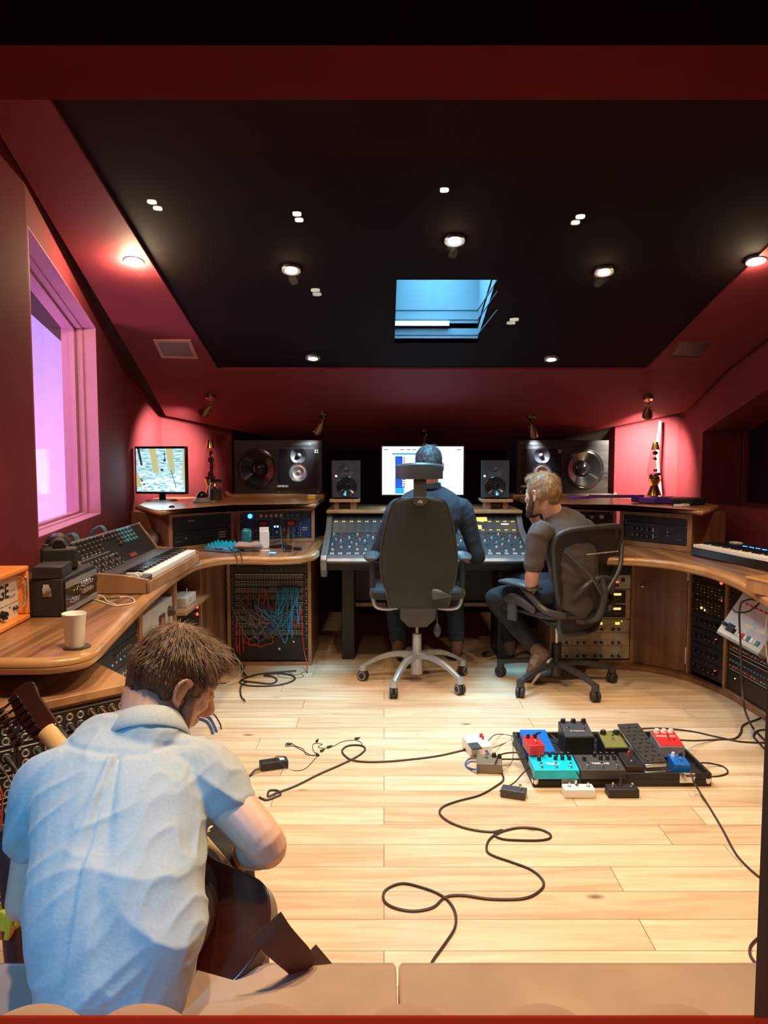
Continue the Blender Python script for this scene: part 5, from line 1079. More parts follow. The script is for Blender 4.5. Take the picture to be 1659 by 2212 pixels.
# white y-cable
b = B(); g = [F(x, y, TZ + 0.004) for x, y in ((198, 1294), (212, 1297), (232, 1304), (248, 1308), (268, 1306), (286, 1303), (291, 1298), (284, 1291), (272, 1289), (258, 1290))]; b.tube(g, 0.0022); b.m(1).tube([F(258, 1290, TZ + .004), F(240, 1292, TZ + .004), F(215, 1293, TZ + .004)], 0.0038, smooth=False); b.m(0).tube([F(212, 1285, TZ + .01), F(222, 1288, TZ + .006), F(232, 1299, TZ + .004), F(250, 1306, TZ + .006)], 0.0022); b.m(1).tube([F(198, 1294, TZ + .004), F(184, 1293, TZ + .006)], 0.003, smooth=False).tube([F(212, 1285, TZ + .01), F(196, 1284, TZ + .01)], 0.003, smooth=False)
tag(b.done('audio_lead', ['cablew', 'dgrey']), 'looped white lead with black plugs lying in front of the synthesizer', 'cable')
# folders behind the synth
for k, (px, m_, h_) in enumerate(((262, 'leather', 0.15), (272, 'black', 0.165), (284, 'dgrey', 0.18))):
    p = F(px, 1150, TZ); b = B(); b.bx((p.x - 0.12 + 0.02 * k, 4.38 + 0.03 * k, TZ + 0.0075 + h_ / 2 + 0.0), (0.012, 0.16, h_), (0, 0.08, -0.35)); o = b.done('folder', m_, bevel=0.002); tag(o, ['dark brown folder standing by the left wall, leftmost', 'black folder standing by the left wall, between the other two', 'dark grey folder with a white label standing by the left wall'][k], 'folder', 'folders behind the synthesizer')
    if k == 2: b = B(); b.bx((p.x - 0.12 + 0.02 * k + 0.006, 4.355, TZ + 0.135), (0.004, 0.05, 0.09), (0, 0.08, -0.35)); b.done('label', 'white', o)
b = B(); p = F(300, 1165, TZ); b.loft([V((-1.40, 4.5, TZ + 0.03)), V((-1.36, 4.44, TZ + 0.09)), V((-1.33, 4.38, TZ + 0.02))], [(0.03, 0.02), (0.05, 0.03), (0.02, 0.015)]); tag(b.done('cloth_bag', 'leather'), 'crumpled brown cloth bag behind the far end of the synthesizer', 'bag')
# teal lit controller + cable heap
p = F(478, 1193, TZ); t = thing('midi_controller', 'small teal lit controller box with rows of knobs beside the synthesizer', 'controller', (p.x, p.y + 0.06, TZ + 0.001), -0.5)
b = B(); b.rings([[(-0.105, -0.06, 0), (0.105, -0.06, 0), (0.105, 0.07, 0), (-0.105, 0.07, 0)], [(-0.10, -0.055, 0.026), (0.10, -0.055, 0.026), (0.10, 0.065, 0.044), (-0.10, 0.065, 0.044)]]); b.done('enclosure', 'steelblue', t, bevel=0.006, seg=3)
def ck(): b = B(); b.lathe([(0, 0), (0.0075, 0), (0.006, 0.016), (0, 0.016)], n=10); return b.done('knob', 'teal')
for i in range(6):
    for j in range(4): inst('ctlk', ck, 'knob', t, (-0.08 + i * 0.032, -0.035 + j * 0.027, 0.028 + 0.0038 * j))
for k, pts in enumerate((((376, 1170), (400, 1164), (425, 1168), (445, 1160), (470, 1168), (500, 1176), (511, 1185)), ((366, 1175), (390, 1172), (420, 1180), (440, 1176), (438, 1166), (410, 1163), (385, 1168)), ((430, 1165), (450, 1172), (470, 1186), (495, 1180), (512, 1172)))):
    b = B(); b.tube([F(x, y, TZ + 0.006 + 0.008 * k) for x, y in pts], 0.004); tag(b.done('cable', 'cable'), ['black cable trailing past the far side of the controller', 'black cable looped between synthesizer and controller', 'short black cable crossing the controller end of the synthesizer'][k], 'cable')
for k, pts in enumerate((((492, 1180, TZ + .03), (505, 1195, TZ + .01), (511, 1205, TZ + 0.012), (513, 1216, TZ - .04), (514, 1224, TZ - 0.09)), ((500, 1178, TZ + .03), (516, 1188, TZ + .012), (521, 1203, TZ + .012), (523, 1216, TZ - .04), (522, 1222, TZ - 0.08)))):
    b = B(); b.tube([P(x, y, 4.27 - 0.07 * (z < TZ + 0.02) - 0.06 * (z < TZ)) if z < TZ + 0.013 else F(x, y, z) for x, y, z in pts], 0.003); tag(b.done('cable', 'cable'), 'thin black cable hanging over the worktop edge from the controller, %s of two' % ('left' if k == 0 else 'right'), 'cable')
# can, carton, pouch, dark cloth, glass, cards
p = F(526, 1187, TZ); t = thing('drinks_can', 'teal and silver drinks can on the left worktop', 'can', p + V((0, 0.10, 0.0005)))
b = B(); b.lathe([(0, 0.003), (0.024, 0.0), (0.032, 0.010), (0.032, 0.098), (0.026, 0.110), (0.027, 0.113), (0.025, 0.113), (0.024, 0.110), (0, 0.110)], n=32); b.done('can_body', mat('teal_can_print', (0.05, 0.32, 0.38), 0.3, metal=0.6, var=0.5, scale=30), t)
b = B(); b.lathe([(0.0265, 0.1095), (0.0275, 0.1105), (0.0275, 0.114), (0.025, 0.114)], n=32); b.box(-0.008, 0.008, -0.004, 0.012, 0.1105, 0.112); b.done('rim', 'chrome', t)
p = F(568, 1186, TZ); t = thing('white_carton', 'tall white carton with a hanging hole standing by the blue rack unit', 'carton', p + V((0, 0.06, 0.0005)), 0.25)
b = B(); b.box(-0.028, 0.028, -0.015, 0.015, 0, 0.10); b.done('carton_body', 'white', t, bevel=0.001); b = B(); b.box(-0.028, 0.028, 0.010, 0.0135, 0.10, 0.125); b.done('hanging_tab', 'white', t); b = B(); b.box(0.0285, 0.0295, -0.014, 0.014, 0.004, 0.098); b.done('printed_side', 'steelblue', t)
b = B(); p = F(530, 1192, TZ) + V((0, 0.03, 0)); b.loft([p + V((-0.075, 0, 0.022)), p + V((-0.03, 0, 0.034)), p + V((0.02, 0.005, 0.030)), p + V((0.06, 0.005, 0.034)), p + V((0.085, 0.01, 0.024))], [(0.03, 0.018), (0.045, 0.022), (0.04, 0.020), (0.042, 0.024), (0.02, 0.014)], side=(0, 1, 0)); o = b.done('soft_pouch', mat('tan_suede_pouch', (0.30, 0.22, 0.17), 0.8)); tag(o, 'tan soft pouch lying in front of the drinks can', 'pouch')
b = B(); p = F(603, 1186, TZ) + V((0, 0.05, 0)); b.loft([p + V((-0.06, 0, 0.010)), p + V((-0.03, 0, 0.022)), p + V((0.01, 0.0, 0.026)), p + V((0.05, 0.0, 0.010))], [(0.02, 0.010), (0.035, 0.018), (0.035, 0.020), (0.015, 0.008)], side=(0, 1, 0)); tag(b.done('sunglasses_case', 'black'), 'dark lumpy case lying between the white carton and the glass', 'case')
p = F(619, 1193, TZ); t = thing('pint_glass', 'clear pint glass with a little water at the edge of the left worktop', 'glass', p + V((0, 0.03, 0.0005)))
b = B(); b.lathe([(0, 0.0), (0.030, 0.0), (0.031, 0.004), (0.041, 0.145), (0.0395, 0.145), (0.029, 0.010), (0, 0.009)], n=40); b.done('glass_body', 'dglass', t)
b = B(); b.lathe([(0, 0.0095), (0.0288, 0.0105), (0.0305, 0.034), (0, 0.034)], n=32); b.done('water', 'dglass', t)
p = F(589, 1194, TZ); b = B(); b.bx(p + V((0, 0, 0.001)), (0.038, 0.045, 0.001)); tag(b.done('glowing_phone_card', 'ledb'), 'small bright blue glowing screen lying flat on the worktop', 'phone')
p = F(572, 1191, TZ); b = B(); b.bx(p + V((0, 0.03, 0.001)), (0.05, 0.05, 0.001), (0, 0, 0.2)); tag(b.done('paper_slip', 'white'), 'white slip of paper in front of the white carton', 'paper')
p = F(643, 1188, TZ); b = B(); b.bx(p + V((0, 0, 0.009)), (0.05, 0.026, 0.016), (0, 0, -0.2)); tag(b.done('key_fob', 'blackg', bevel=0.005, seg=3), 'small glossy black fob right of the pint glass', 'key fob')

# ================================================================== right worktop
p0, p1 = F(1520, 1192, TZ), F(1659, 1240, TZ); d = (p1 - p0)
t = thing('keyboard', 'long black electronic keyboard with blue lights on the right worktop', 'keyboard', (1.85, 3.70, TZ + 0.001), -1.35); L_ = 1.15
b = B(); b.box(-L_ / 2, L_ / 2, 0.0, 0.30, 0.0, 0.05); b.box(-L_ / 2, L_ / 2, 0.14, 0.30, 0.05, 0.072); b.done('case', 'blackg', t, bevel=0.006, seg=3)
b = B(); nk = 48; kw = (L_ - 0.05) / nk
for k in range(nk): b.box(-L_ / 2 + 0.025 + k * kw + .0006, -L_ / 2 + 0.025 + (k + 1) * kw - .0006, -0.004, 0.138, 0.048, 0.066)
b.done('white_keys', 'white', t, bevel=0.001)['kind'] = 'stuff'
b = B()
for k in range(nk - 1):
    if k % 7 not in (2, 6): b.box(-L_ / 2 + 0.025 + (k + 1) * kw - .0045, -L_ / 2 + 0.025 + (k + 1) * kw + .0045, 0.045, 0.138, 0.066, 0.078)
b.done('black_keys', 'blackg', t, bevel=0.001)['kind'] = 'stuff'
for k in range(14): b = B(); b.box(-0.36 + k * 0.05, -0.33 + k * 0.05, 0.165, 0.170, 0.072, 0.075); b.done('blue_light', 'ledb', t)
for k, (x_, m_) in enumerate(((-0.50, 'white'), (-0.14, 'white'), (0.05, 'lgrey'))): b = B(); b.box(x_ - 0.03, x_ + 0.03, 0.21, 0.25, 0.072, 0.077); b.done('label_plate', m_, t)
p = F(1660, 1290, TZ); t = thing('wooden_box', 'small light wooden box at the right edge of the picture beside the keyboard', 'box', (1.575, 3.06, TZ + 0.001), 0.25)
b = B(); b.box(-0.055, 0.055, -0.09, 0.09, 0, 0.052); b.done('box_body', 'wlight', t, bevel=0.003); b = B(); b.box(-0.058, 0.058, -0.093, 0.093, 0.052, 0.064); b.done('lid', 'wnose', t, bevel=0.003)
# drum machine leaning in front of the racks
Q = [P(1561, 1356, 3.62), P(1659 + 7, 1395, 3.20), P(1702, 1322, 3.38), P(1598, 1293, 3.80)]
Q = [P(1561, 1356, 3.72), P(1642, 1399, 3.46), P(1700, 1312, 3.44), P(1598, 1292, 3.74)]
cen = sum(Q, V()) / 4; ex = (Q[1] - Q[0]).normalized(); ey = ((Q[3] - Q[0]) - ex * (Q[3] - Q[0]).dot(ex)).normalized(); en = ex.cross(ey)
Rm = Matrix((ex, ey, en)).transposed(); t = thing('drum_machine', 'cream drum machine with a row of coloured keys leaning against the right racks', 'drum machine', cen, rot=Rm.to_euler())
Wd, Hd = (Q[1] - Q[0]).length * 1.12, 0.25
b = B(); b.box(-Wd / 2, Wd / 2, -Hd / 2, Hd / 2, -0.05, 0.0); b.done('case', 'lgrey', t, bevel=0.004); bb = b = B(); b.box(-Wd / 2 - 0.0, Wd / 2, -Hd / 2 - 0.008, -Hd / 2, -0.05, -0.004); b.done('front_edge', 'grey', t)
b = B()
for k in range(8): b.box(-Wd * .42 + k * Wd * 0.11, -Wd * .42 + (k + 0.7) * Wd * 0.11, Hd * 0.22, Hd * 0.26, 0.0, 0.001)
b.m(1)
for r_ in range(4): b.box(-Wd * .42, Wd * .42, Hd * (0.14 - r_ * 0.09), Hd * (0.142 - r_ * 0.09), 0, 0.0008)
b.m(2)
for k in range(2): b.box(-Wd * .05 + k * Wd * .24, Wd * .14 + k * Wd * .24, -Hd * 0.15, -Hd * 0.11, 0, 0.001)
b.done('printed_marks', ['red', 'grey', 'cream'], t)['kind'] = 'stuff'
for k, m_ in enumerate(('blackg', 'lgrey', 'white', 'red', 'white', 'steelblue', 'white', 'lgrey', 'steelblue')):
    b = B(); b.box(-Wd * 0.18 + k * Wd * 0.068, -Wd * 0.18 + (k + 0.8) * Wd * 0.068, -Hd * 0.40, -Hd * 0.30, 0, 0.008); b.done('step_key', m_, t, bevel=0.002)
b = B(); b.box(-Wd * 0.36, -Wd * 0.20, -Hd * 0.40, -Hd * 0.24, 0, 0.003); b.done('display', 'black', t)
for x_ in (-0.45, -0.40): b = B(); b.cyl((Wd * x_, -Hd * 0.30, 0), (Wd * x_, -Hd * 0.30, 0.012), 0.009); b.done('knob', 'black', t)
b = B(); lg = [(-Wd * .4, Hd * .3), (Wd * .4, Hd * .3)]
for x_, y_ in lg:
    w0 = t.matrix_basis @ V((x_, y_, -0.05)); b = B(); b.cyl(w0, V((1.90, w0.y + 0.05, w0.z - 0.03)), 0.008); b.done('bracket', 'black', t, world=True)
for x_, y_ in ((-Wd * .4, -Hd * .4), (Wd * .4, -Hd * .4)):
    w0 = t.matrix_basis @ V((x_, y_, -0.05)); b = B(); b.cyl(w0, V((1.90, w0.y + 0.05, w0.z - 0.03)), 0.008); b.done('bracket', 'black', t, world=True)
# ================================================================== chairs
def caster(b, p, r=0.030, m0=0, m1=1, ang=0.0):
    ax = V((math.cos(ang), math.sin(ang), 0)); p = V(p)
    for s in (-1, 1):
        c = p + ax * s * 0.012 + V((0, 0, r)); b.m(m0).lathe([(0, -0.009), (r * 0.9, -0.009), (r, -0.005), (r, 0.005), (r * 0.9, 0.009), (0, 0.009)], c, n=24, axis=ax)
        b.m(m1).lathe([(r * 0.55, 0.0095), (r * 0.82, 0.0095), (r * 0.80, 0.011), (r * 0.57, 0.011)], c + ax * 0.0 if s > 0 else c - ax * 0.0, n=20, axis=ax * s)
def star(t, R, a0, zt, mt, drop, hubr, cols, arch=0.05):
    b = B(); b.lathe([(0, 0.055), (hubr, 0.055), (hubr, zt + 0.02), (0, zt + 0.02)], n=28); b.done('hub', mt, t)
    for k in range(5):
        a = math.radians(a0 + 72 * k); d = V((math.cos(a), math.sin(a), 0)); sd = V((-d.y, d.x, 0)); b = B(); rr = []
        for i in range(11):
            f = i / 10; r_ = 0.02 + (R - 0.02) * f; z = zt - (zt - 0.088) * (f ** 1.9) + arch * 0.3 * math.sin(PI * f); w_ = 0.024 - 0.009 * f; h_ = 0.016 - 0.005 * f
            c = d * r_ + V((0, 0, z)); rr.append([c - sd * w_ - V((0, 0, h_)), c + sd * w_ - V((0, 0, h_)), c + sd * w_ * 0.75 + V((0, 0, h_ * .7)), c + sd * w_ * 0.3 + V((0, 0, h_)), c - sd * w_ * 0.3 + V((0, 0, h_)), c - sd * w_ * 0.75 + V((0, 0, h_ * .7))])
        b.rings(rr); b.cyl(d * R + V((0, 0, 0.060)), d * R + V((0, 0, 0.093)), 0.021, n=16)
        b.done('leg', mt, t, ang=50)
        b = B(); caster(b, d * R, 0.031, ang=a + PI / 2 + (0.5 if k % 2 else -0.3)); b.m(0).cyl(d * R + V((0, 0, 0.02)), d * R + V((0, 0, 0.062)), 0.010); b.done('caster', cols, t)
# the centre man's chair
t = thing('office_chair', 'dark high-backed office chair with headrest and silver five-arm base in the centre of the studio', 'office chair', (0.19, 4.33, 0), 0)
star(t, 0.315, 172, 0.165, 'silverp', 0, 0.034, ['rubber', 'grey'])
b = B(); b.cyl((0, 0, 0.10), (0, 0, 0.29), 0.026, n=20); b.done('gas_column', 'silverp', t, bevel=0.003)
b = B(); b.cyl((0, 0, 0.29), (0, 0, 0.38), 0.012, n=14); b.done('piston', 'oldbrass', t)
b = B(); b.rings([[(x * 0.5, y, 0.345) for x, y in ((-.10, -.10), (.10, -.10), (.10, .12), (-.10, .12))], [(x, y, 0.40) for x, y in ((-.10, -.13), (.10, -.13), (.10, .14), (-.10, .14))], [(x, y, 0.505) for x, y in ((-.105, -.16), (.105, -.16), (.105, .14), (-.105, .14))]]); b.done('tilt_mechanism', 'chairpl', t, bevel=0.008)
b = B(); so = [(-.23, -.10), (.23, -.10), (.25, .12), (.22, .36), (-.22, .36), (-.25, .12)]; b.prism([tuple(q.xy) for q in cat([(*o_, 0) for o_ in so], 5, True)], 0.50, 0.56); b.done('seat', 'chairfab', t, bevel=0.02, seg=3)
# backrest: solid shell with outline from the photograph, curved around the sitter
rows = [(0.475, 0.155), (0.49, 0.168), (0.56, 0.176), (0.585, 0.190), (0.65, 0.206), (0.74, 0.212), (0.85, 0.202), (0.95, 0.180), (1.03, 0.156), (1.065, 0.138), (1.08, 0.110), (1.088, 0.07)]
rows = [tuple(q.xy) for q in cat([(a_, b_, 0) for a_, b_ in rows], 4)]
def byk(z): return -0.19 - 0.10 * ((z - 0.47) / 0.62) + 0.035 * math.sin(PI * (z - 0.47) / 0.62)
b = B(); rr = []
for z, hw in rows:
    ring = []
    for i in range(17): f = -1 + 2 * i / 16; ring.append((hw * f, byk(z) + 0.050 * f * f - 0.030, z))
    for i in range(17): f = 1 - 2 * i / 16; ring.append((hw * f, byk(z) + 0.050 * f * f + 0.020, z))
    rr.append(ring)
b.rings(rr); bk = b.done('backrest', 'chairfab', t, bevel=0.008, seg=3, ang=60)
b = B(); b.tube([(hw * s_, byk(z) + 0.018, z) for s_, rw_ in ((-1, rows), (1, rows[::-1])) for z, hw in rw_[::3]], 0.004, 6); b.done('piping', 'armpad', bk)
b = B(); b.prism([(x, y) for x, y in ((-0.044, 0), (0.044, 0), (0.036, -0.03), (0.018, -0.046), (-0.018, -0.046), (-0.036, -0.03))], 0, 0.008)
o = b.done('badge_plate', 'chairpl', t, bevel=0.002); o.rotation_euler = (PI / 2, 0, 0); o.location = (0, byk(1.07) - 0.028, 1.092)
text('rh', 0.026, t, (0, byk(1.07) - 0.0375, 1.068), (PI / 2, 0, 0), 'lgrey', name='badge_lettering', bold=0.0006)
b = B(); b.rings([[(x, y + (z - 1.06) * 0.10, z) for x, y in ((-0.034, -0.315), (0.034, -0.315), (0.034, -0.290), (-0.034, -0.290))] for z in (1.082, 1.12, 1.185)]); b.done('headrest_stem', 'chairpl', t, bevel=0.004)
b = B(); rr = []
for i in range(15):
    f = -1 + 2 * i / 14; x = f * 0.125; y = -0.30 + 0.07 * f * f; rr.append([(x, y - 0.022, 1.185), (x, y - 0.022, 1.195), (x, y - 0.014, 1.265 - 0.012 * f * f), (x, y + 0.004, 1.275 - 0.012 * f * f), (x, y + 0.012, 1.262), (x, y + 0.012, 1.19)])
b.rings(rr); b.done('headrest', 'chairpl', t, bevel=0.006, seg=3)
for s in (-1, 1):
    b = B(); b.tube([(s * 0.11, 0.0, 0.44), (s * 0.18, -0.01, 0.435), (s * 0.235, -0.015, 0.45), (s * 0.252, -0.015, 0.50), (s * 0.254, -0.015, 0.53)], 0.013, 12); b.done('arm_bracket', 'silverp', t)
    b = B(); b.tube([(s * 0.254, -0.015, 0.53), (s * 0.258, -0.012, 0.72)], 0.017, 12, smooth=False); b.done('arm_post', 'chairpl', t)
    b = B(); b.loft([(s * 0.262, -0.12, 0.735), (s * 0.262, -0.04, 0.742), (s * 0.255, 0.06, 0.742), (s * 0.25, 0.14, 0.735)], [(0.032, 0.014), (0.045, 0.019), (0.042, 0.018), (0.030, 0.012)], n=16); b.done('armrest', 'armpad', t)
b = B(); b.loft([(0.075, -0.262, 0.565), (0.105, -0.268, 0.565), (0.14, -0.262, 0.558), (0.175, -0.25, 0.548)], [(0.012, 0.03), (0.012, 0.026), (0.008, 0.013), (0.004, 0.004)], side=(0, 1, 0)); b.done('lever', 'armpad', t)
b = B(); b.tube([(0.105, -0.12, 0.46), (0.106, -0.13, 0.40), (0.107, -0.13, 0.375)], 0.004, 6); b.lathe([(0, 0), (0.010, 0.004), (0.022, 0.030), (0.020, 0.055), (0.008, 0.078), (0, 0.080)], (0.107, -0.13, 0.298), n=20); b.done('inflation_bulb', 'chairpl', t)

# the mesh-backed chair on the right
t = thing('mesh_chair', 'black mesh-backed office chair turned to the left, under the man in the grey t-shirt', 'office chair', (0.985, 4.29, 0), math.radians(34))
star(t, 0.335, 151 - 34, 0.135, 'chairpl', 0, 0.030, ['rubber', 'chairpl'], arch=0.0)
b = B(); b.cyl((0, 0, 0.10), (0, 0, 0.24), 0.028, n=20); b.done('gas_column', 'black', t); b = B(); b.cyl((0, 0, 0.24), (0, 0, 0.36), 0.012, n=14); b.done('piston', 'alu', t)
b = B(); b.loft([(0, -0.20, 0.42), (0, -0.05, 0.38), (0, 0.10, 0.385)], [(0.05, 0.03), (0.09, 0.045), (0.05, 0.03)]); b.done('tilt_mechanism', 'chairpl', t)
b = B(); so = [(-.22, -.20), (.22, -.20), (.25, .05), (.23, .22), (-.23, .22), (-.25, .05)]; b.prism([tuple(q.xy) for q in cat([(*o_, 0) for o_ in so], 5, True)], 0.435, 0.475); b.done('seat', 'black', t, bevel=0.018, seg=3)
AO = [(-0.155, 0.47), (-0.17, 0.56), (-0.215, 0.72), (-0.25, 0.86), (-0.265, 0.955), (-0.23, 1.01), (-0.12, 1.03), (0.12, 1.03), (0.23, 1.01), (0.265, 0.955), (0.25, 0.86), (0.215, 0.72), (0.17, 0.56), (0.155, 0.47), (0.10, 0.435), (-0.10, 0.435)]
ao = cat([(x, 0, z - 0.10) for x, z in AO], 4, True)
def ay(x, z): return -0.19 - 0.20 * (z - 0.40) + 0.9 * x * x
b = B(); b.tube([(p.x, ay(p.x, p.z), p.z) for p in ao], 0.015, 10, smooth=False, closed=True); b.done('back_frame', 'chairpl', t, ang=60)
def meshmat():
    m = bpy.data.materials.new('black_chair_mesh'); m.use_nodes = True; N = m.node_tree.nodes; L = m.node_tree.links; bs = N['Principled BSDF']; bs.inputs['Base Color'].default_value = (0.012, 0.011, 0.012, 1); bs.inputs['Roughness'].default_value = 0.6
    o = N['Material Output']; tr = N.new('ShaderNodeBsdfTransparent'); mx = N.new('ShaderNodeMixShader'); mx.inputs[0].default_value = 0.95
    L.new(tr.outputs[0], mx.inputs[1]); L.new(bs.outputs[0], mx.inputs[2]); L.new(mx.outputs[0], o.inputs[0]); return m
M['mesh'] = meshmat()
b = B(); N_ = len(ao); cen = V((0, 0, 0.70)); rr = []
for f in (1.0, 0.8, 0.6, 0.4, 0.2, 0.01): rr.append([(lambda p: (p.x, ay(p.x, p.z), p.z))(cen + (p - cen) * f) for p in ao])
b.rings(rr, cap=False); b.done('mesh_back', 'mesh', t, ang=80)
b = B(); b.tube([(-0.15, -0.255, 0.56), (-0.10, -0.30, 0.63), (0, -0.31, 0.66), (0.10, -0.30, 0.63), (0.15, -0.255, 0.56)], 0.016, 8); b.tube([(0, -0.16, 0.41), (0, -0.28, 0.44), (0, -0.33, 0.55), (0, -0.31, 0.66)], 0.022, 10); b.tube([(0, -0.33, 0.56), (-0.12, -0.33, 0.70), (-0.225, -0.26, 0.82)], 0.012, 8); b.tube([(0, -0.33, 0.56), (0.12, -0.33, 0.70), (0.225, -0.26, 0.82)], 0.012, 8); b.done('back_support', 'chairpl', t)
for s in (-1, 1):
    b = B(); b.loft([(s * 0.275, -0.12, 0.600), (s * 0.285, -0.02, 0.612), (s * 0.28, 0.09, 0.612), (s * 0.265, 0.17, 0.602)], [(0.035, 0.012), (0.047, 0.018), (0.045, 0.018), (0.030, 0.010)], n=16); b.done('armrest', 'armpad', t)
    b = B(); b.tube([(s * 0.275, 0.0, 0.595), (s * 0.285, -0.08, 0.55), (s * 0.27, -0.17, 0.49), (s * 0.18, -0.22, 0.46)], 0.018, 10); b.done('arm_post', 'chairpl', t)
    b = B(); b.loft([(s * 0.262, 0.16, 0.50), (s * 0.268, 0.05, 0.515), (s * 0.262, -0.08, 0.475)], [(0.012, 0.02), (0.016, 0.03), (0.012, 0.02)], n=12); b.lathe([(0, 0), (0.026, 0), (0.022, 0.014), (0.01, 0.016), (0, 0.016)], (s * 0.275, 0.06, 0.49), axis=(s, 0, 0), n=20); b.box(s * 0.29 - 0.008, s * 0.29 + 0.008, 0.03, 0.09, 0.40, 0.49); b.done('tilt_knob_arm', 'armpad', t)
b = B()
for k in range(22): b.bx((-0.12 + k * 0.0115, -0.3155 - 0.0, 0.795), (0.005, 0.003, 0.006))
b.done('embossed_marks', 'lgrey', t)['kind'] = 'stuff'

# ================================================================== sofa
t = thing('sofa', 'beige suede sofa with channelled backrest along the bottom edge of the picture', 'sofa', (-0.1, 1.05, 0))
x0, x1 = -0.95, P(1648, 2120, 1.33).x
sm = P(858, 2110, 1.335).x
for xa, xb in ((x0, sm - 0.002), (sm + 0.002, x1)):
    b = B(); rr = []; pr = [(0.66, 0.26), (1.30, 0.26), (1.325, 0.28), (1.335, 0.31), (1.335, 0.37), (1.325, 0.395), (1.30, 0.405), (0.66, 0.400)]
    for x, k in ((xa, 0.97), (xa + 0.006, 1.0), (xb - 0.006, 1.0), (xb, 0.97)): rr.append([(x, 1.0 + (y - 1.0) * k, 0.33 + (z - 0.33) * k) for y, z in pr])
    b.rings(rr); b.done('seat_cushion', 'sofa', t, world=True, ang=50)
b = B(); b.box(x0, x1, 0.64, 1.29, 0.07, 0.262); b.done('base', 'sofaback', t, world=True, bevel=0.01)
b = B(); b.box(x0, x1, 0.60, 0.645, 0.10, 0.60); b.done('backrest_panel', 'sofaback', t, world=True, bevel=0.01)
def lobe():
    b = B(); b.rings([[(0.056 * k * math.cos(2 * PI * i / 28), 0.036 * k * math.sin(2 * PI * i / 28), z) for i in range(28)] for k, z in [(0.9, -0.38), (1, -0.36), (1, -0.045)] + [(math.cos(PI / 2 * j / 9), -0.045 + 0.042 * math.sin(PI / 2 * j / 9)) for j in range(1, 9)] + [(0.02, -0.003)]]); return b.done('back_channel', 'sofaback', ang=70)
for px in (-230, 75, 302, 573, 880, 1172, 1466, 1720):
    p = P(px, 2200, 0.70); o = inst('lobe', lobe, 'back_channel', t, (0, 0, 0)); o.location = (p.x + 0.1, 0.70 - 1.05, P(px, 2178, 0.70).z)
for sx in (x0 + 0.06, x1 - 0.06):
    for y in (0.72, 1.24): b = B(); b.cyl((sx, y, 0), (sx, y, 0.07), 0.02); b.done('leg', 'black', t, world=True)

# ================================================================== pedals on the floor
def ped(name, label, px, py, zb, W, D, H, m, rz=0.0, knobs=(), sw=(), slope=0.0, words=None, group=None, extra=None, mt=None, kr=0.0075, km='black', catg='effects pedal'):
    p = F(px, py, zb); t = thing(name, label, catg, (p.x, p.y + D / 2, zb + 0.0006), rz, group=group)
    h0 = H - slope; b = B(); b.rings([[(-W / 2, -D / 2, 0), (W / 2, -D / 2, 0), (W / 2, D / 2, 0), (-W / 2, D / 2, 0)], [(-W / 2, -D / 2, h0), (W / 2, -D / 2, h0), (W / 2, D / 2, H), (-W / 2, D / 2, H)]]); b.done('enclosure', m, t, bevel=0.003, seg=3)
    zz = lambda y: h0 + (H - h0) * (y + D / 2) / D; ta = math.atan2(H - h0, D)
    if mt: b = B(); b.rings([[(x, y, zz(y) + o_) for x, y in ((-W / 2 + .003, -D / 2 + .003), (W / 2 - .003, -D / 2 + .003), (W / 2 - .003, D / 2 - .003), (-W / 2 + .003, D / 2 - .003))] for o_ in (0.0002, 0.0022)]); b.done('top_plate', mt, t)
    for k_ in knobs:
        x, y = k_[:2]; m_ = k_[2] if len(k_) > 2 else km; r = k_[3] if len(k_) > 3 else kr
        def mk():
            b = B(); b.lathe([(0, 0), (r * 1.1, 0), (r, 0.006), (r * 0.85, 0.016), (0, 0.016)], n=14); b.m(1).box(-r * .1, r * .1, r * .1, r * .8, 0.016, 0.0166); return b.done('knob', [m_, 'white' if m_ != 'white' else 'black'])
        inst(('pdk', r, m_), mk, 'knob', t, (x, y, zz(y) + (0.002 if mt else 0)), (ta, 0, 0.4 * len(t.children)))
    def ms(): b = B(); b.lathe([(0, 0), (0.008, 0), (0.008, 0.003), (0.0045, 0.004), (0.0045, 0.012), (0.0055, 0.013), (0.0055, 0.018), (0, 0.018)], n=14); return b.done('footswitch', 'chrome')
    for x, y in sw: inst('fsw', ms, 'footswitch', t, (x, y, zz(y) + (0.002 if mt else 0)), (ta, 0, 0))
    if words: text(words[0], words[1], t, (0 if len(words) < 4 else words[3], words[2], zz(words[2]) + (0.0026 if mt else 0.0008)), (ta, 0, 0), words[4] if len(words) > 4 else 'white', name='pedal_lettering', bold=0.0003)
    return t
pA, pB_ = F(1155, 1706, 0.0), F(1538, 1699, 0.0); bw = (pB_.x - pA.x); bc = (pA.x + pB_.x) / 2 - 0.005; by0 = (pA.y + pB_.y) / 2
t = thing('pedalboard', 'large black carpeted pedalboard tray with metal corners on the wooden floor', 'pedalboard', (bc, by0 + 0.24, 0), 0.01)
W, D = bw, 0.46; b = B(); b.box(-W / 2, W / 2, -D / 2, D / 2, 0, 0.03); b.done('tray_floor', 'tolex', t, bevel=0.003)
BH = 0.055; b = B()
b.box(-W / 2, W / 2, -D / 2, -D / 2 + 0.010, 0.03, BH); b.box(-W / 2, W / 2, D / 2 - 0.010, D / 2, 0.03, BH); b.box(-W / 2, -W / 2 + 0.010, -D / 2 + 0.01, D / 2 - 0.01, 0.03, BH); b.box(W / 2 - 0.010, W / 2, -D / 2 + .01, D / 2 - .01, 0.03, BH); b.done('rim', 'tolex', t, bevel=0.002)
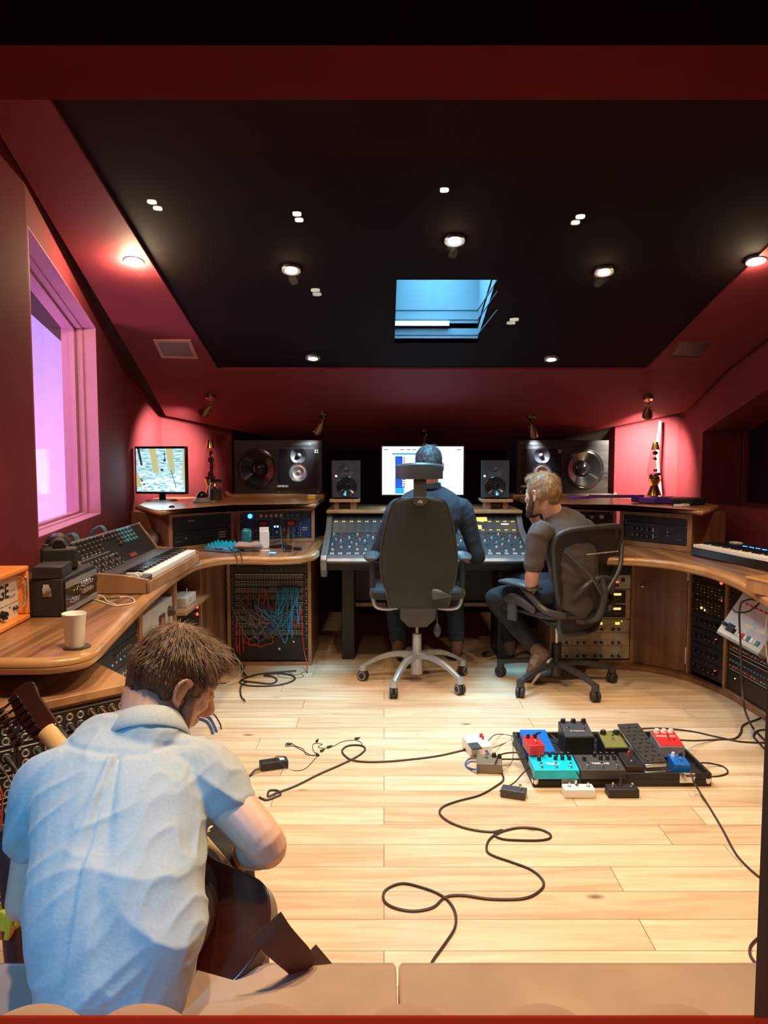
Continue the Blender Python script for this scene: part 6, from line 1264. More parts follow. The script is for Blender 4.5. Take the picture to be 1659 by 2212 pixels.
for sx in (-1, 1):
    for sy in (-1, 1): b = B(); b.sph((sx * (W / 2 - 0.012), sy * (D / 2 - 0.012), 0.026), (0.016, 0.016, 0.025), 12, 8); b.done('corner_cap', 'chrome', t)
for x in (-W * 0.30, W * 0.36): b = B(); b.box(x - 0.03, x + 0.03, -D / 2 - 0.006, -D / 2, 0.018, BH + 0.004); b.cyl((x - 0.01, -D / 2 - 0.008, 0.045), (x + 0.03, -D / 2 - 0.008, 0.045), 0.006); b.done('latch', 'chrome', t, bevel=0.001)
ZP = 0.030
def K(n, x0, x1, y, *a): return [(x0 + (x1 - x0) * k / max(1, n - 1), y, *a) for k in range(n)]
ped('effects_pedal', 'wide turquoise pedal with three footswitches and a double row of black knobs on the pedalboard', 1203, 1684, ZP + 0.012, 0.178, 0.125, 0.050, 'teal', 0.0, K(4, -0.005, 0.07, 0.048) + K(3, 0.012, 0.068, 0.022) + [(-0.055, 0.015)], [(-0.058, -0.04), (0, -0.04), (0.058, -0.04)], 0.012, ('BigSky', 0.022, -0.012, -0.004), km='black')
ped('effects_pedal', 'wide dark grey pedal with three footswitches and black knobs, right of the turquoise pedal', 1303, 1684, ZP + 0.012, 0.178, 0.125, 0.050, 'dgrey', 0.0, K(4, -0.005, 0.07, 0.048) + K(3, 0.012, 0.068, 0.022) + [(-0.055, 0.015)], [(-0.058, -0.04), (0, -0.04), (0.058, -0.04)], 0.012, ('TIMELINE', 0.017, -0.012, 0.002))
ped('effects_pedal', 'bright blue pedal at the left end of the pedalboard under the red pedal', 1170, 1644, ZP, 0.115, 0.20, 0.062, 'blue', 0.0, [], [], 0.02)
ped('effects_pedal', 'small red pedal with metal switch standing above the bright blue pedal', 1158, 1634, 0.093, 0.062, 0.11, 0.045, 'red', 0.1, [(-0.015, 0.03), (0.015, 0.03)], [(0, -0.03)])
ped('effects_pedal', 'tall black pedal with two knobs at the back of the pedalboard', 1252, 1637, ZP, 0.125, 0.135, 0.11, 'rackblack', 0.0, [(-0.045, 0.055), (0.0, 0.055), (0.045, 0.055)], [(0.032, 0.0), (-0.035, 0.01)], 0.02, ('el Capistan', 0.014, -0.020, 0, 'lgrey'), mt='dgrey', kr=0.011)
ped('effects_pedal', 'olive green pedal with two large black knobs in the middle of the pedalboard', 1332, 1648, ZP, 0.098, 0.13, 0.085, 'rackblack', 0.0, [(-0.028, 0.045, 'black', 0.013), (0.028, 0.045, 'black', 0.013)], [(0, 0.0)], 0.022, mt='olive')
ped('effects_pedal', 'small black pedal with a red indicator between the grey pedal and the rocker pedal', 1372, 1679, ZP, 0.070, 0.115, 0.055, 'leather', 0.0, [(0.0, 0.03, 'red', 0.006)], [(0.0, -0.02)], 0.01, mt='rackblack')
ped('effects_pedal', 'red pedal with three white knobs at the right back of the pedalboard', 1453, 1637, 0.052, 0.105, 0.13, 0.065, 'grey', -0.03, K(3, -0.03, 0.03, 0.05, 'white', 0.011), [(0, -0.005)], 0.018, ('MICRO POG', 0.015, 0.018), mt='red')
ped('effects_pedal', 'small royal blue pedal at the right front of the pedalboard', 1477, 1678, ZP, 0.062, 0.11, 0.05, 'blue', -0.1, [(-0.015, 0.03, 'white'), (0.015, 0.03)], [(0, -0.015)])
b = B(); p = F(1452, 1640, ZP); b.bx((p.x, p.y + 0.06, 0.041), (0.12, 0.10, 0.020)); tag(b.done('wooden_riser', 'wlight'), 'small wooden riser block under the red pedal with white knobs', 'riser')
p = F(1415, 1680, ZP); t = thing('rocker_pedal', 'long black rocker pedal with a chevron rubber tread on the pedalboard', 'rocker pedal', (p.x - 0.012, p.y + 0.13, ZP), 0.13)
b = B(); b.box(-0.045, 0.045, -0.13, 0.13, 0, 0.025); b.done('base', 'alu', t, bevel=0.004)
def zt(y): return 0.055 + 0.065 * (y + 0.13) / 0.26
b = B(); b.rings([[(x, y, zt(y) + o_) for x, y in ((-0.045, -0.13), (0.045, -0.13), (0.045, 0.13), (-0.045, 0.13))] for o_ in (-0.014, 0.0)]); b.box(-0.02, 0.02, -0.03, 0.03, 0.02, 0.07); b.done('treadle', 'alu', t, bevel=0.003)
b = B(); b.rings([[(x, y, zt(y) + o_) for x, y in ((-0.046, -0.126), (0.046, -0.126), (0.046, 0.133), (-0.046, 0.133))] for o_ in (0.0002, 0.006)])
for j in range(9):
    for i in range(3):
        y = -0.11 + j * 0.027; x = -0.028 + i * 0.028 + (0.006 if j % 2 else -0.006); s_ = 1 if (i + j) % 2 else -1
        b.bx((x, y, zt(y) + 0.0065), (0.020, 0.005, 0.004), (math.atan2(0.065, 0.26), 0, 0.7 * s_))
b.done('rubber_tread', 'rubber', t)
ped('effects_pedal', 'cream pedal with a dark window, on the floor left of the pedalboard', 1034, 1633, 0, 0.10, 0.115, 0.052, 'white', 0.25, [(0.03, 0.03, 'red', 0.008), (0.03, 0.008, 'red', 0.005)], [], 0.012).name = 'effects_pedal'
b = B(); p = F(1026, 1612, 0.05); b.bx((p.x, p.y, 0.051), (0.045, 0.055, 0.006), (0.08, 0, 0.25)); tag(b.done('rubber_pad', 'dgrey'), 'dark rubber pad lying on the cream pedal', 'pad')
ped('effects_pedal', 'khaki grey pedal with one footswitch, on the floor left of the blue pedal', 1060, 1672, 0, 0.105, 0.09, 0.045, 'olive2', -0.12, [(0.02, 0.028, 'black', 0.01), (0.042, 0.02, 'black', 0.009)], [(-0.012, 0.012)], 0.004)
ped('effects_pedal', 'narrow black switch box on the floor in front of the pedalboard\'s left corner', 1112, 1727, 0, 0.095, 0.05, 0.032, 'dgrey', -0.35, [], [(0.025, 0.0)])
ped('effects_pedal', 'white two-switch box on the floor in front of the pedalboard', 1253, 1725, 0, 0.118, 0.055, 0.034, 'white', 0.0, [], [(-0.035, 0.0), (0.038, 0.0), (-0.005, 0.02)])
ped('effects_pedal', 'black two-switch box on the floor in front of the pedalboard', 1348, 1725, 0, 0.118, 0.055, 0.034, 'black', 0.0, [], [(-0.035, 0.0), (0.038, 0.0), (0.0, 0.02)])

# ================================================================== cables lying about
def wire(pts, r, label, m='cable', z=None, plug0=None, plug1=None, name='cable', group=None, cols=None, sub=6):
    b = B(); q = [(F(*p, (z if z is not None else r * 1.02))) if len(p) == 2 else (F(*p) if p[2] < 5 else p) for p in pts]; b.tube(q, r, 7, sub); o = b.done(name, m); tag(o, label, 'cable', group)
    for pg, a, c in ((plug0, q[0], q[1]), (plug1, q[-1], q[-2])):
        if pg: d = (a - c).normalized(); b = B(); b.cyl(a - d * 0.004, a + d * 0.03, r * 1.7, r * 1.4, 10); b.m(1).cyl(a + d * 0.03, a + d * 0.045, r * 0.9, n=8); b.done('jack_plug', [pg, 'chrome'], o)
    return o
wire([(560, 1722), (575, 1728), (594, 1722), (606, 1716), (600, 1708), (582, 1708), (580, 1720), (600, 1712), (640, 1697), (690, 1672), (740, 1650), (775, 1632), (789, 1618), (778, 1610), (752, 1611), (739, 1622), (752, 1638), (780, 1645), (830, 1645), (890, 1640), (950, 1632), (1003, 1620)], 0.0040, 'brown guitar cable with a small loop running from the guitarist to the cream pedal', plug1='black')
wire([(920, 2108), (935, 2075), (960, 2040), (982, 2005), (984, 1975), (972, 1950), (950, 1932), (915, 1918), (870, 1908), (836, 1920), (828, 1940), (845, 1958), (890, 1968), (935, 1960), (962, 1938), (1000, 1934), (1060, 1942), (1130, 1941), (1165, 1925), (1174, 1905), (1150, 1880), (1105, 1862), (1070, 1850), (1052, 1838), (1056, 1815), (1080, 1798), (1120, 1788), (1160, 1790), (1186, 1800), (1188, 1810), (1165, 1815), (1120, 1815), (1085, 1812), (1068, 1803), (1085, 1793), (1060, 1797), (1010, 1790), (970, 1775), (950, 1757), (958, 1742), (990, 1730), (1035, 1718), (1068, 1700), (1087, 1685), (1084, 1668)], 0.0040, 'long dark cable snaking across the floorboards from the khaki pedal to the sofa', plug1='chrome')
wire([(1659, 1908), (1625, 1882), (1590, 1845), (1560, 1790), (1530, 1740), (1508, 1705, 0.02), (1499, 1690, 0.07), (1492, 1668, 0.09)], 0.0038, 'dark cable running from the pedalboard\'s right front to the picture\'s right edge')
wire([(1654, 2100), (1632, 2080), (1620, 2060), (1625, 2038), (1659, 2010)], 0.0038, 'short bend of dark cable entering at the lower right corner of the picture')
wire([(1262, 1592, 0.12), (1300, 1583, 0.08), (1360, 1577, 0.03), (1420, 1573, 0.01), (1490, 1579), (1550, 1592), (1600, 1602), (1659, 1605)], 0.0042, 'dark cable curving from the back of the pedalboard to the right racks')
wire([(1455, 1598, 0.11), (1500, 1600, 0.03), (1545, 1598), (1585, 1596), (1600, 1583), (1606, 1566), (1640, 1552), (1659, 1540)], 0.0042, 'dark cable running behind the red pedal then up to the right rack')
wire([(1500, 1650, 0.05), (1525, 1648, 0.02), (1560, 1655), (1572, 1668), (1555, 1676), (1525, 1678), (1510, 1674, 0.03), (1493, 1672, 0.05)], 0.0035, 'dark cable looping out of the right end of the pedalboard')
wire([(1659, 1576), (1638, 1578), (1628, 1590), (1640, 1605), (1659, 1625)], 0.0045, 'black cable bending back at the right edge by the rack plinth')
b = B(); b.tube([P(1601, 1300, 3.45), P(1597, 1330, 3.44), P(1600, 1400, 3.43), P(1603, 1480, 3.40), P(1608, 1530, 3.36), F(1625, 1570, 0.006), F(1645, 1592, 0.006), F(1659, 1606, 0.006)], 0.005, 8); tag(b.done('cable', 'cable'), 'thick dark cable hanging in front of the drum machine down to the floor', 'cable')
b = B(); b.tube([P(1583, 1316, 3.46), P(1590, 1322, 3.44), P(1612, 1322, 3.43), P(1630, 1312, 3.42), P(1640, 1300, 3.42), P(1620, 1295, 3.44), P(1603, 1300, 3.45)], 0.0045, 8); tag(b.done('cable', 'cable'), 'dark cable looped over the top of the drum machine', 'cable')
b = B(); b.tube([P(1657, 1330, 3.36), P(1654, 1380, 3.36), P(1659, 1430, 3.36), P(1668, 1470, 3.36)], 0.003, 8); tag(b.done('cable', 'cablew'), 'thin white cable hanging at the right edge past the drum machine', 'cable')
wire([(1143, 1605, 0.08), (1148, 1592, 0.09), (1165, 1583, 0.09), (1190, 1588, 0.06), (1215, 1612, 0.04)], 0.0042, 'black patch cable arching from the bright blue pedal to the tall black pedal')
wire([(1055, 1600, 0.04), (1068, 1588, 0.03), (1085, 1586), (1110, 1590), (1135, 1592), (1160, 1600, 0.05)], 0.0022, 'thin black lead from the cream pedal towards the pedalboard, upper of two')
wire([(1065, 1615, 0.03), (1085, 1608), (1110, 1598), (1140, 1602, 0.04), (1170, 1612, 0.09)], 0.0022, 'thin black lead from the cream pedal towards the pedalboard, lower of two')
wire([(1105, 1590), (1108, 1610), (1108, 1635), (1103, 1650), (1088, 1654, 0.03)], 0.0020, 'thin grey lead crossing the floor left of the bright blue pedal', 'cableg')
wire([(1070, 1648, 0.05), (1082, 1630, 0.04), (1120, 1626, 0.03), (1140, 1640, 0.05)], 0.0035, 'black patch cable from the khaki pedal to the pedalboard, upper of two')
wire([(1083, 1640, 0.04), (1105, 1640, 0.02), (1140, 1640, 0.05)], 0.0035, 'black patch cable from the khaki pedal to the pedalboard, lower of two')
wire([(1048, 1622, 0.03), (1060, 1632, 0.01), (1052, 1642), (1030, 1638), (1012, 1640), (1005, 1652), (1015, 1662), (1035, 1662, 0.02)], 0.003, 'blue patch cable coiled between the cream pedal and the khaki pedal', 'cablev')
wire([(1052, 1620, 0.03), (1060, 1640, 0.01), (1040, 1646), (1016, 1645), (1008, 1656), (1034, 1664, 0.02)], 0.003, 'second blue patch cable under the coil beside the khaki pedal', 'cablev')
wire([(1095, 1700, 0.015), (1112, 1690, 0.02), (1130, 1670, 0.04), (1152, 1650, 0.05)], 0.003, 'black patch cable from the narrow switch box up to the pedalboard', plug0='chrome')
wire([(1238, 1700, 0.02), (1250, 1692, 0.05), (1252, 1680, 0.07), (1245, 1668, 0.09)], 0.003, 'black patch cable from the white switch box to the turquoise pedal')
wire([(1328, 1700, 0.02), (1338, 1690, 0.05), (1342, 1678, 0.07)], 0.003, 'black patch cable from the black switch box to the grey pedal')
for k, pts in enumerate((((1276, 1606, .05), (1290, 1604, .06), (1305, 1612, .06)), ((1350, 1600, .06), (1362, 1612, .05), (1370, 1650, .05), (1375, 1660, .06)), ((1210, 1625, .06), (1222, 1640, .05), (1215, 1650, .06)), ((1400, 1640, .05), (1440, 1665, .05), (1465, 1660, .05)), ((1255, 1640, .05), (1290, 1645, .05), (1310, 1640, .05)))):
    wire(pts, 0.0028, ['short black patch cable between the tall black and olive pedals', 'black patch cable behind the small black pedal', 'black patch cable by the bright blue pedal\'s right side', 'black patch cable under the red pedal with white knobs', 'black patch cable in the tray below the tall black pedal'][k])
# power brick and daisy chain
p = F(590, 1663, 0); t = thing('power_adapter', 'black power adapter brick lying on the floor near the guitarist\'s arm', 'power adapter', (p.x, p.y + 0.02, 0.0006), 0.36)
b = B(); b.box(-0.058, 0.058, -0.024, 0.024, 0, 0.034); b.done('case', 'black', t, bevel=0.004, seg=3); b = B(); b.box(0.025, 0.045, -0.012, 0.012, 0.034, 0.0345); b.done('label', 'white', t)
wire([(540, 1676), (550, 1665, 0.012), (562, 1660, 0.015)], 0.0045, 'short black mains lead entering the power adapter')
wire([(618, 1635, 0.02), (612, 1634, 0.02), (597, 1634, 0.04), (595, 1640, 0.045), (608, 1650, 0.04), (620, 1660), (640, 1665), (660, 1660), (678, 1642), (684, 1632), (673, 1632), (660, 1625), (635, 1612), (618, 1613), (618, 1606), (626, 1605), (640, 1612), (655, 1618), (662, 1630), (684, 1630), (677, 1622), (676, 1608), (688, 1606), (696, 1608), (688, 1612), (690, 1615), (706, 1616), (720, 1612), (740, 1602), (768, 1599), (782, 1606), (778, 1610)], 0.0016, 'thin black daisy chain lead tangled on the floor beside the power adapter')
for k, (px, py, a_) in enumerate(((624, 1607, 0.3), (685, 1600, 1.4), (711, 1613, 0.8), (696, 1621, 1.0), (771, 1595, 0.6), (686, 1630, 2.0))):
    b = B(); p = F(px, py, 0.006); d = V((math.cos(a_), math.sin(a_), 0)); b.cyl(p - d * 0.010, p + d * 0.010, 0.0058, 0.0045, 10); b.m(1).cyl(p + d * 0.010, p + d * 0.018, 0.003, n=8)
    tag(b.done('barrel_plug', ['black', 'chrome']), 'small black barrel plug on the daisy chain, %s' % ['nearest the power adapter', 'topmost in the middle of the tangle', 'right of the middle of the tangle', 'under the middle of the tangle', 'farthest right', 'at the branching point above the lead'][k], 'plug', 'barrel plugs on the daisy chain')
# cables by the patch bay
wire([(640, 1449), (560, 1456), (520, 1470), (530, 1480), (575, 1482), (615, 1477), (637, 1467), (628, 1458), (600, 1455), (570, 1459), (590, 1462), (598, 1470), (585, 1477), (550, 1474), (520, 1470)], 0.005, 'coil of thick black cable on the floor in front of the patch bay cabinet')
wire([(535, 1472), (522, 1480), (519, 1495), (523, 1508), (526, 1512)], 0.0045, 'black cable end with metal plug pointing away from the coil at the patch bay', plug1='chrome')
for k, pts in enumerate((((505, 1410), (518, 1435), (514, 1462), (490, 1478), (472, 1478)), ((505, 1412), (524, 1440), (517, 1466), (502, 1475), (490, 1477)))):
    b = B(); q = [P(pts[0][0], pts[0][1], 4.68), P(pts[1][0], pts[1][1], 4.60)] + [F(x, y, 0.004) for x, y in pts[2:]]; b.tube(q, 0.003); o = b.done('cable', 'cablew'); tag(o, 'white audio lead dropping from the patch bay to the floor, %s of two' % ('left' if k == 0 else 'right'), 'cable'); b = B(); b.cyl(q[-1], q[-1] + V((-0.06, -0.002, 0)), 0.005); b.done('jack_plug', 'black', o)
wire([(660, 1450), (640, 1458), (620, 1452), (600, 1460), (630, 1466), (655, 1462), (650, 1455)], 0.0018, 'thin pale tangled lead at the foot of the patch bay cabinet', 'cableg')
for k in range(3): wire([(536, 1420 + 4 * k), (528 - 4 * k, 1440), (522 + 6 * k, 1462)], 0.0035, ['black lead falling from the patch bay into the coil, leftmost', 'black lead falling from the patch bay into the coil, middle', 'black lead falling from the patch bay into the coil, rightmost'][k])
for k, pts in enumerate((((435, 1545), (452, 1550), (462, 1565), (468, 1580)), ((430, 1552), (446, 1558), (455, 1570), (460, 1584)), ((445, 1540), (462, 1543), (475, 1562), (478, 1575)))): wire(pts, 0.006 if k < 2 else 0.003, ['dark violet cable behind the guitarist\'s chin, upper', 'dark violet cable behind the guitarist\'s chin, lower', 'thin black cable in front of the guitarist\'s face'][k], 'cablev' if k < 2 else 'cable')
b = B(); b.tube([F(1195 - 140, 1423, 0.004), F(1075, 1416, 0.01), F(1112, 1411, 0.02)], 0.004); tag(b.done('cable', 'cablew'), 'short pale cable on the floor by the raised shoe', 'cable')
b = B(); 
for pts in ([(1006, 1272), (1030, 1282), (1040, 1268)], [(1006, 1266), (1025, 1262), (1042, 1276)], [(1010, 1280), (1028, 1270), (1042, 1266)]): b.tube([P(x, y, 5.12) for x, y in pts], 0.004)
b.tube([P(1006, 1272, 5.12), P(1004, 1240, 5.12), P(1004, 1215, 5.12)], 0.004); tag(b.done('white_leads', 'cablew'), 'tangle of white leads seen under the console between the two chairs', 'cable')
# guitar stand at the far left
t = thing('guitar_stand', 'black folding guitar stand with a yellow collar at the lower left corner', 'guitar stand', F(40, 2240, 0.0) * 1.0); t.location = (P(30, 2000, 1.5).x, 1.52, 0)
b = B(); b.cyl(P(3, 1790, 1.50), P(22, 1975, 1.50), 0.014); b.done('upper_tube', 'black', t, world=True)
b = B(); b.cyl(P(20, 1955, 1.50), P(24, 2000, 1.50), 0.024, n=8); b.bx(P(34, 1975, 1.49), (0.035, 0.03, 0.03), (0, 0.5, 0)); b.bx(P(24, 1998, 1.48), (0.012, 0.03, 0.05), (0, 0.2, 0)); b.done('locking_collar', 'yellow', t, world=True, bevel=0.004)
b = B(); b.cyl(P(24, 2000, 1.50), P(48, 2170, 1.50), 0.019, 0.026); b.done('lower_tube', 'black', t, world=True)
for dx in (-0.12, 0.10): b = B(); a = P(40, 2120, 1.50); b.cyl(a, V((a.x + dx, 1.52 + abs(dx), 0.01)), 0.010); b.done('leg', 'black', t, world=True)
b = B(); a = F(60, 1990, 0.30); b.cyl(a + V((0, 0.0, 0)), a + V((0.0, -0.04, -0.02)), 0.010); b.m(1).tube([a, a + V((0, 0.05, -0.06)), a + V((-0.1, 0.12, -0.28))], 0.004); tag(b.done('plugged_cable', ['chrome', 'cable']), 'cable with a silver connector hanging beside the yellow collar of the stand', 'cable')
# ================================================================== people
def blob(name, b, m, parent, voxel=0.006, sm=4, disp=None):
    me = bpy.data.meshes.new('tmp'); bmesh.ops.recalc_face_normals(b.bm, faces=b.bm.faces); b.bm.to_mesh(me); b.bm.free()
    o = bpy.data.objects.new('tmp', me); C.objects.link(o)
    r = o.modifiers.new('r', 'REMESH'); r.mode = 'VOXEL'; r.voxel_size = voxel; r.use_smooth_shade = True
    s = o.modifiers.new('s', 'SMOOTH'); s.factor = 0.5; s.iterations = sm
    bpy.context.view_layer.update(); me2 = bpy.data.meshes.new_from_object(o.evaluated_get(bpy.context.evaluated_depsgraph_get())); bpy.data.objects.remove(o); bpy.data.meshes.remove(me)
    if disp:
        co = [v.co.copy() for v in me2.vertices]; no = [V(v.normal) for v in me2.vertices]
        for v, c, n in zip(me2.vertices, co, no): v.co = c + n * disp(c, n)
    me2.name = name; me2.materials.clear(); me2.materials.append(M[m] if isinstance(m, str) else m)
    me2.polygons.foreach_set('use_smooth', [True] * len(me2.polygons))
    q = bpy.data.objects.new(name, me2); C.objects.link(q)
    if parent:
        q.parent = parent; me2.transform(Matrix.LocRotScale(parent.location, parent.rotation_euler, None).inverted())
    return q
def hand(b, wr, d, n, curl=0.9, s=1.0, thumb=1):
    # wr wrist, d direction of the palm, n outward normal of the back of the hand; the fingers curl away from n
    wr, d, n = V(wr), V(d).normalized(), V(n); n = (n - d * n.dot(d)).normalized(); sd = d.cross(n)
    b.loft([wr - d * 0.02 * s, wr + d * 0.03 * s, wr + d * 0.075 * s, wr + d * 0.095 * s], [(0.026 * s, 0.019 * s), (0.036 * s, 0.016 * s), (0.041 * s, 0.014 * s), (0.036 * s, 0.010 * s)], side=sd, n=14)
    for k, (off, ln) in enumerate(((0.031, 0.068), (0.011, 0.078), (-0.010, 0.073), (-0.030, 0.058))):
        p = wr + d * 0.088 * s + sd * off * s * thumb; dd = d.copy(); pts = [p - d * 0.015 * s]; 
        for j in range(3):
            pts.append(p.copy()); R = Matrix.Rotation(curl * (0.9 if j else 0.6), 3, sd); dd = R @ dd if (R @ dd).dot(n) < dd.dot(n) + 1e-6 else Matrix.Rotation(-curl * (0.9 if j else 0.6), 3, sd) @ dd
            p = p + dd * ln * s * (0.45, 0.32, 0.23)[j]
        pts.append(p); b.loft(pts, [0.0092 * s, 0.0092 * s, 0.0086 * s, 0.0080 * s, 0.0070 * s], n=10, sub=3)
    t0 = wr + d * 0.022 * s + sd * 0.028 * s * thumb; td = (d * 0.75 + sd * 0.75 * thumb - n * 0.35).normalized(); t1 = t0 + td * 0.042 * s; t2 = t1 + (td * 0.6 + d * 0.7 - n * 0.4).normalized() * 0.032 * s
    b.loft([t0, t1, t2], [0.0135 * s, 0.0105 * s, 0.0085 * s], n=10, sub=3)
def axes(f, roll=0.0):
    f = V(f).normalized(); r = f.cross(V((0, 0, 1))).normalized(); u = r.cross(f)
    if roll: R = Matrix.Rotation(roll, 3, f); r = R @ r; u = R @ u
    return f, r, u
def ell(b, c, r, f, rt, u, rad, n=22, m=14):
    old = b.T; b.T = Matrix.Translation(c) @ Matrix((rt, f, u)).transposed().to_4x4(); b.sph((0, 0, 0), rad, n, m); b.T = old
def head(b, c, f, r, u, s=1.0):
    def q(x, y, z): return c + (r * x + f * y + u * z) * s
    def E(x, y, z, a, e, g): ell(b, q(x, y, z), 0, f, r, u, (a * s, e * s, g * s))
    E(0, -0.010, 0.022, .074, .094, .088); E(0, 0.030, -0.020, .064, .062, .075); E(0, 0.042, -0.070, .050, .046, .042); E(0, 0.068, -0.098, .024, .020, .018)
    E(0, -0.045, -0.030, .060, .045, .060)
    E(0, 0.078, 0.022, .045, .012, .012)
    for sx in (-1, 1):
        E(sx * 0.040, 0.066, -0.022, .020, .018, .016)
        E(sx * 0.030, 0.082, 0.001, .014, .010, .010)
        E(sx * 0.076, -0.004, -0.014, .0050, .014, .026); E(sx * 0.076, 0.002, -0.038, .0060, .008, .010)
        b.tube([q(sx * 0.078, 0.006, -0.034), q(sx * 0.083, -0.010, -0.034), q(sx * 0.088, -0.020, -0.016), q(sx * 0.090, -0.021, 0.004), q(sx * 0.087, -0.010, 0.016), q(sx * 0.081, 0.006, 0.014), q(sx * 0.077, 0.010, 0.002)], 0.0048 * s, 8)
    b.loft([q(0, 0.086, 0.010), q(0, 0.100, -0.015), q(0, 0.112, -0.034), q(0, 0.094, -0.043)], [.009 * s, .011 * s, .013 * s, .010 * s], n=12, sub=3)
    E(0, 0.088, -0.062, .024, .010, .006); E(0, 0.086, -0.073, .021, .010, .006)
def ears_cut(): pass
def hairnoise(k=0.0035, f=55, ax=None):
    def d(c, n): return k * noise.noise(V((c.x * f, c.y * f, c.z * f * 0.35))) + k * 0.6 * noise.noise(V((c.x * f * 2.2, c.y * f * 2.2, c.z * f)))
    return d
def hair(c, f, r, u, s, m, parent, full=1.0, front=0.0, low=0.0, strands=0):
    b = B(); q = lambda x, y, z: c + (r * x + f * y + u * z) * s
    ell(b, q(0, -0.012, 0.040), 0, f, r, u, (.0785 * s, .096 * s * full, .080 * s)); ell(b, q(0, -0.040, 0.012), 0, f, r, u, (.0765 * s, .072 * s, .080 * s)); ell(b, q(0, -0.062, -0.030 - low), 0, f, r, u, (.054 * s, .036 * s, .046 * s))
    ell(b, q(0, 0.045 + front, 0.078), 0, f, r, u, (.058 * s, .046 * s, .034 * s))
    for sx in (-1, 1): ell(b, q(sx * 0.058, 0.020, 0.018), 0, f, r, u, (.020 * s, .030 * s, .046 * s)); ell(b, q(sx * 0.0660, -0.030, -0.004), 0, f, r, u, (.014 * s, .026 * s, .040 * s))
    o = blob('hair', b, m, parent, 0.004, 5, hairnoise(0.002, 60))
    me = o.data; Mi = Matrix.LocRotScale(parent.location, parent.rotation_euler, None); b = B(); rnd = random.Random(5); crown = q(0, -0.05, 0.11); nv = len(me.vertices)
    for _ in range(strands):
        v = me.vertices[rnd.randrange(nv)]; p = Mi @ v.co; n = V(v.normal); h = (p - c).dot(u) / s; fr = (p - c).dot(f) / s
        if h < -0.06: continue
        fl = (p - crown); fl = (fl - n * fl.dot(n)).normalized() + V((rnd.uniform(-.35, .35), rnd.uniform(-.35, .35), rnd.uniform(-.35, .35))) + r * 0.25 * (1 if h > 0.05 else 0)
        ln = (0.007 + 0.020 * max(0, min(1, (h + 0.03) / 0.10))) * rnd.uniform(0.7, 1.2); sd = fl.cross(n).normalized() * 0.0006
        a0 = p - n * 0.001; a1 = p + fl * ln * 0.5 + n * ln * 0.16; a2 = p + fl * ln + n * ln * 0.12
        x = [b.v(t_) for t_ in (a0 - sd, a0 + sd, a1 + sd, a1 - sd, a2)]; b.f((x[0], x[1], x[2], x[3])); b.f((x[3], x[2], x[4]))
    if strands: sm_ = b.done('hair_strands', m, o, smooth=False); sm_['kind'] = 'stuff'; sm_.data.transform(Mi.inverted())
    return o
def limb(b, pts, rad, **k): b.loft(pts, rad, n=18, sub=6, **k)
def fold(c, dr, f, amp, sharp=3):
    v = noise.noise(V((c.dot(dr[0]) * f, c.dot(dr[1]) * f * 0.16, c.dot(dr[2]) * f * 0.7))); return amp * ((1 - abs(v)) ** sharp - 0.4)

# ------------------------------------------------ the guitarist on the sofa
A = thing('person', 'man in a pale blue short-sleeved shirt, seen from behind, bent over an electric guitar', 'person', (-0.42, 1.25, 0.41))
pel = P(245, 2125, 1.22)
Tp = [P(240, 2185, 1.20), P(250, 2080, 1.215), P(255, 1980, 1.25), P(258, 1880, 1.31), P(262, 1780, 1.38), P(268, 1690, 1.45), P(288, 1622, 1.50), P(318, 1575, 1.53)]
Tr = [(.120, .095), (.140, .098), (.148, .098), (.155, .100), (.165, .105), (.160, .098), (.125, .080), (.075, .062)]
shR, elR, wrR = P(438, 1668, 1.475), P(572, 1822, 1.40), P(522, 1850, 1.60)
shL, elL, wrL = P(100, 1700, 1.44), P(50, 1955, 1.42), P(135, 1745, 1.68)
f_, r_, u_ = axes((0.70, 0.42, -0.52)); HC = P(379, 1466, 1.60)
neck0 = P(318, 1592, 1.51); neck1 = HC - f_ * 0.035 - u_ * 0.05
hipL, hipR = V((-0.49, 1.28, 0.485)), V((-0.39, 1.28, 0.485)); knL, knR = V((-0.56, 1.66, 0.46)), V((-0.36, 1.68, 0.42)); anL, anR = V((-0.55, 1.74, 0.09)), V((-0.33, 1.72, 0.09))
b = B(); b.loft(Tp, [(a - .012, c - .012) for a, c in Tr], side=(1, 0.1, 0), n=28)
limb(b, [shR - V((0.06, 0, 0)), shR, shR.lerp(elR, .45), elR, elR.lerp(wrR, 0.15)], [.045, .050, .046, .040, .041]); limb(b, [elR, elR.lerp(wrR, 0.3), wrR], [.041, .042, .027])
limb(b, [shL + V((0.06, 0, 0)), shL, shL.lerp(elL, .5), elL], [.045, .048, .040, .034]); limb(b, [elL, elL.lerp(wrL, 0.3), wrL], [.035, .038, .025])
hand(b, wrR, V((-0.55, 0.35, 0.1)), V((0.4, 0.6, 0.6)), 0.75, 1.0, 1); hand(b, wrL, (P(165, 1690, 1.76) - wrL), V((-0.7, -0.5, 0.2)), 1.0, 1.0, -1)
limb(b, [neck0 - (neck1 - neck0) * 0.5, neck0, neck1], [.066, .059, .055]); head(b, HC, f_, r_, u_, 0.95)
limb(b, [hipL, knL], [.070, .052]); limb(b, [hipR, knR], [.070, .052]); limb(b, [knL, anL], [.050, .032]); limb(b, [knR, anR], [.050, .032])
for a_ in (anL, anR): limb(b, [a_ + V((0, -0.03, -0.04)), a_ + V((0, 0.06, -0.045)), a_ + V((0, 0.14, -0.055))], [(.03, .03), (.036, .028), (.030, .018)])
blob('body', b, 'skin', A, 0.0035, 4)
hair(HC, f_, r_, u_, 0.96, 'hairbr', A, strands=7000)
b = B(); q_ = lambda x, y, z: HC + r_ * x + f_ * y + u_ * z
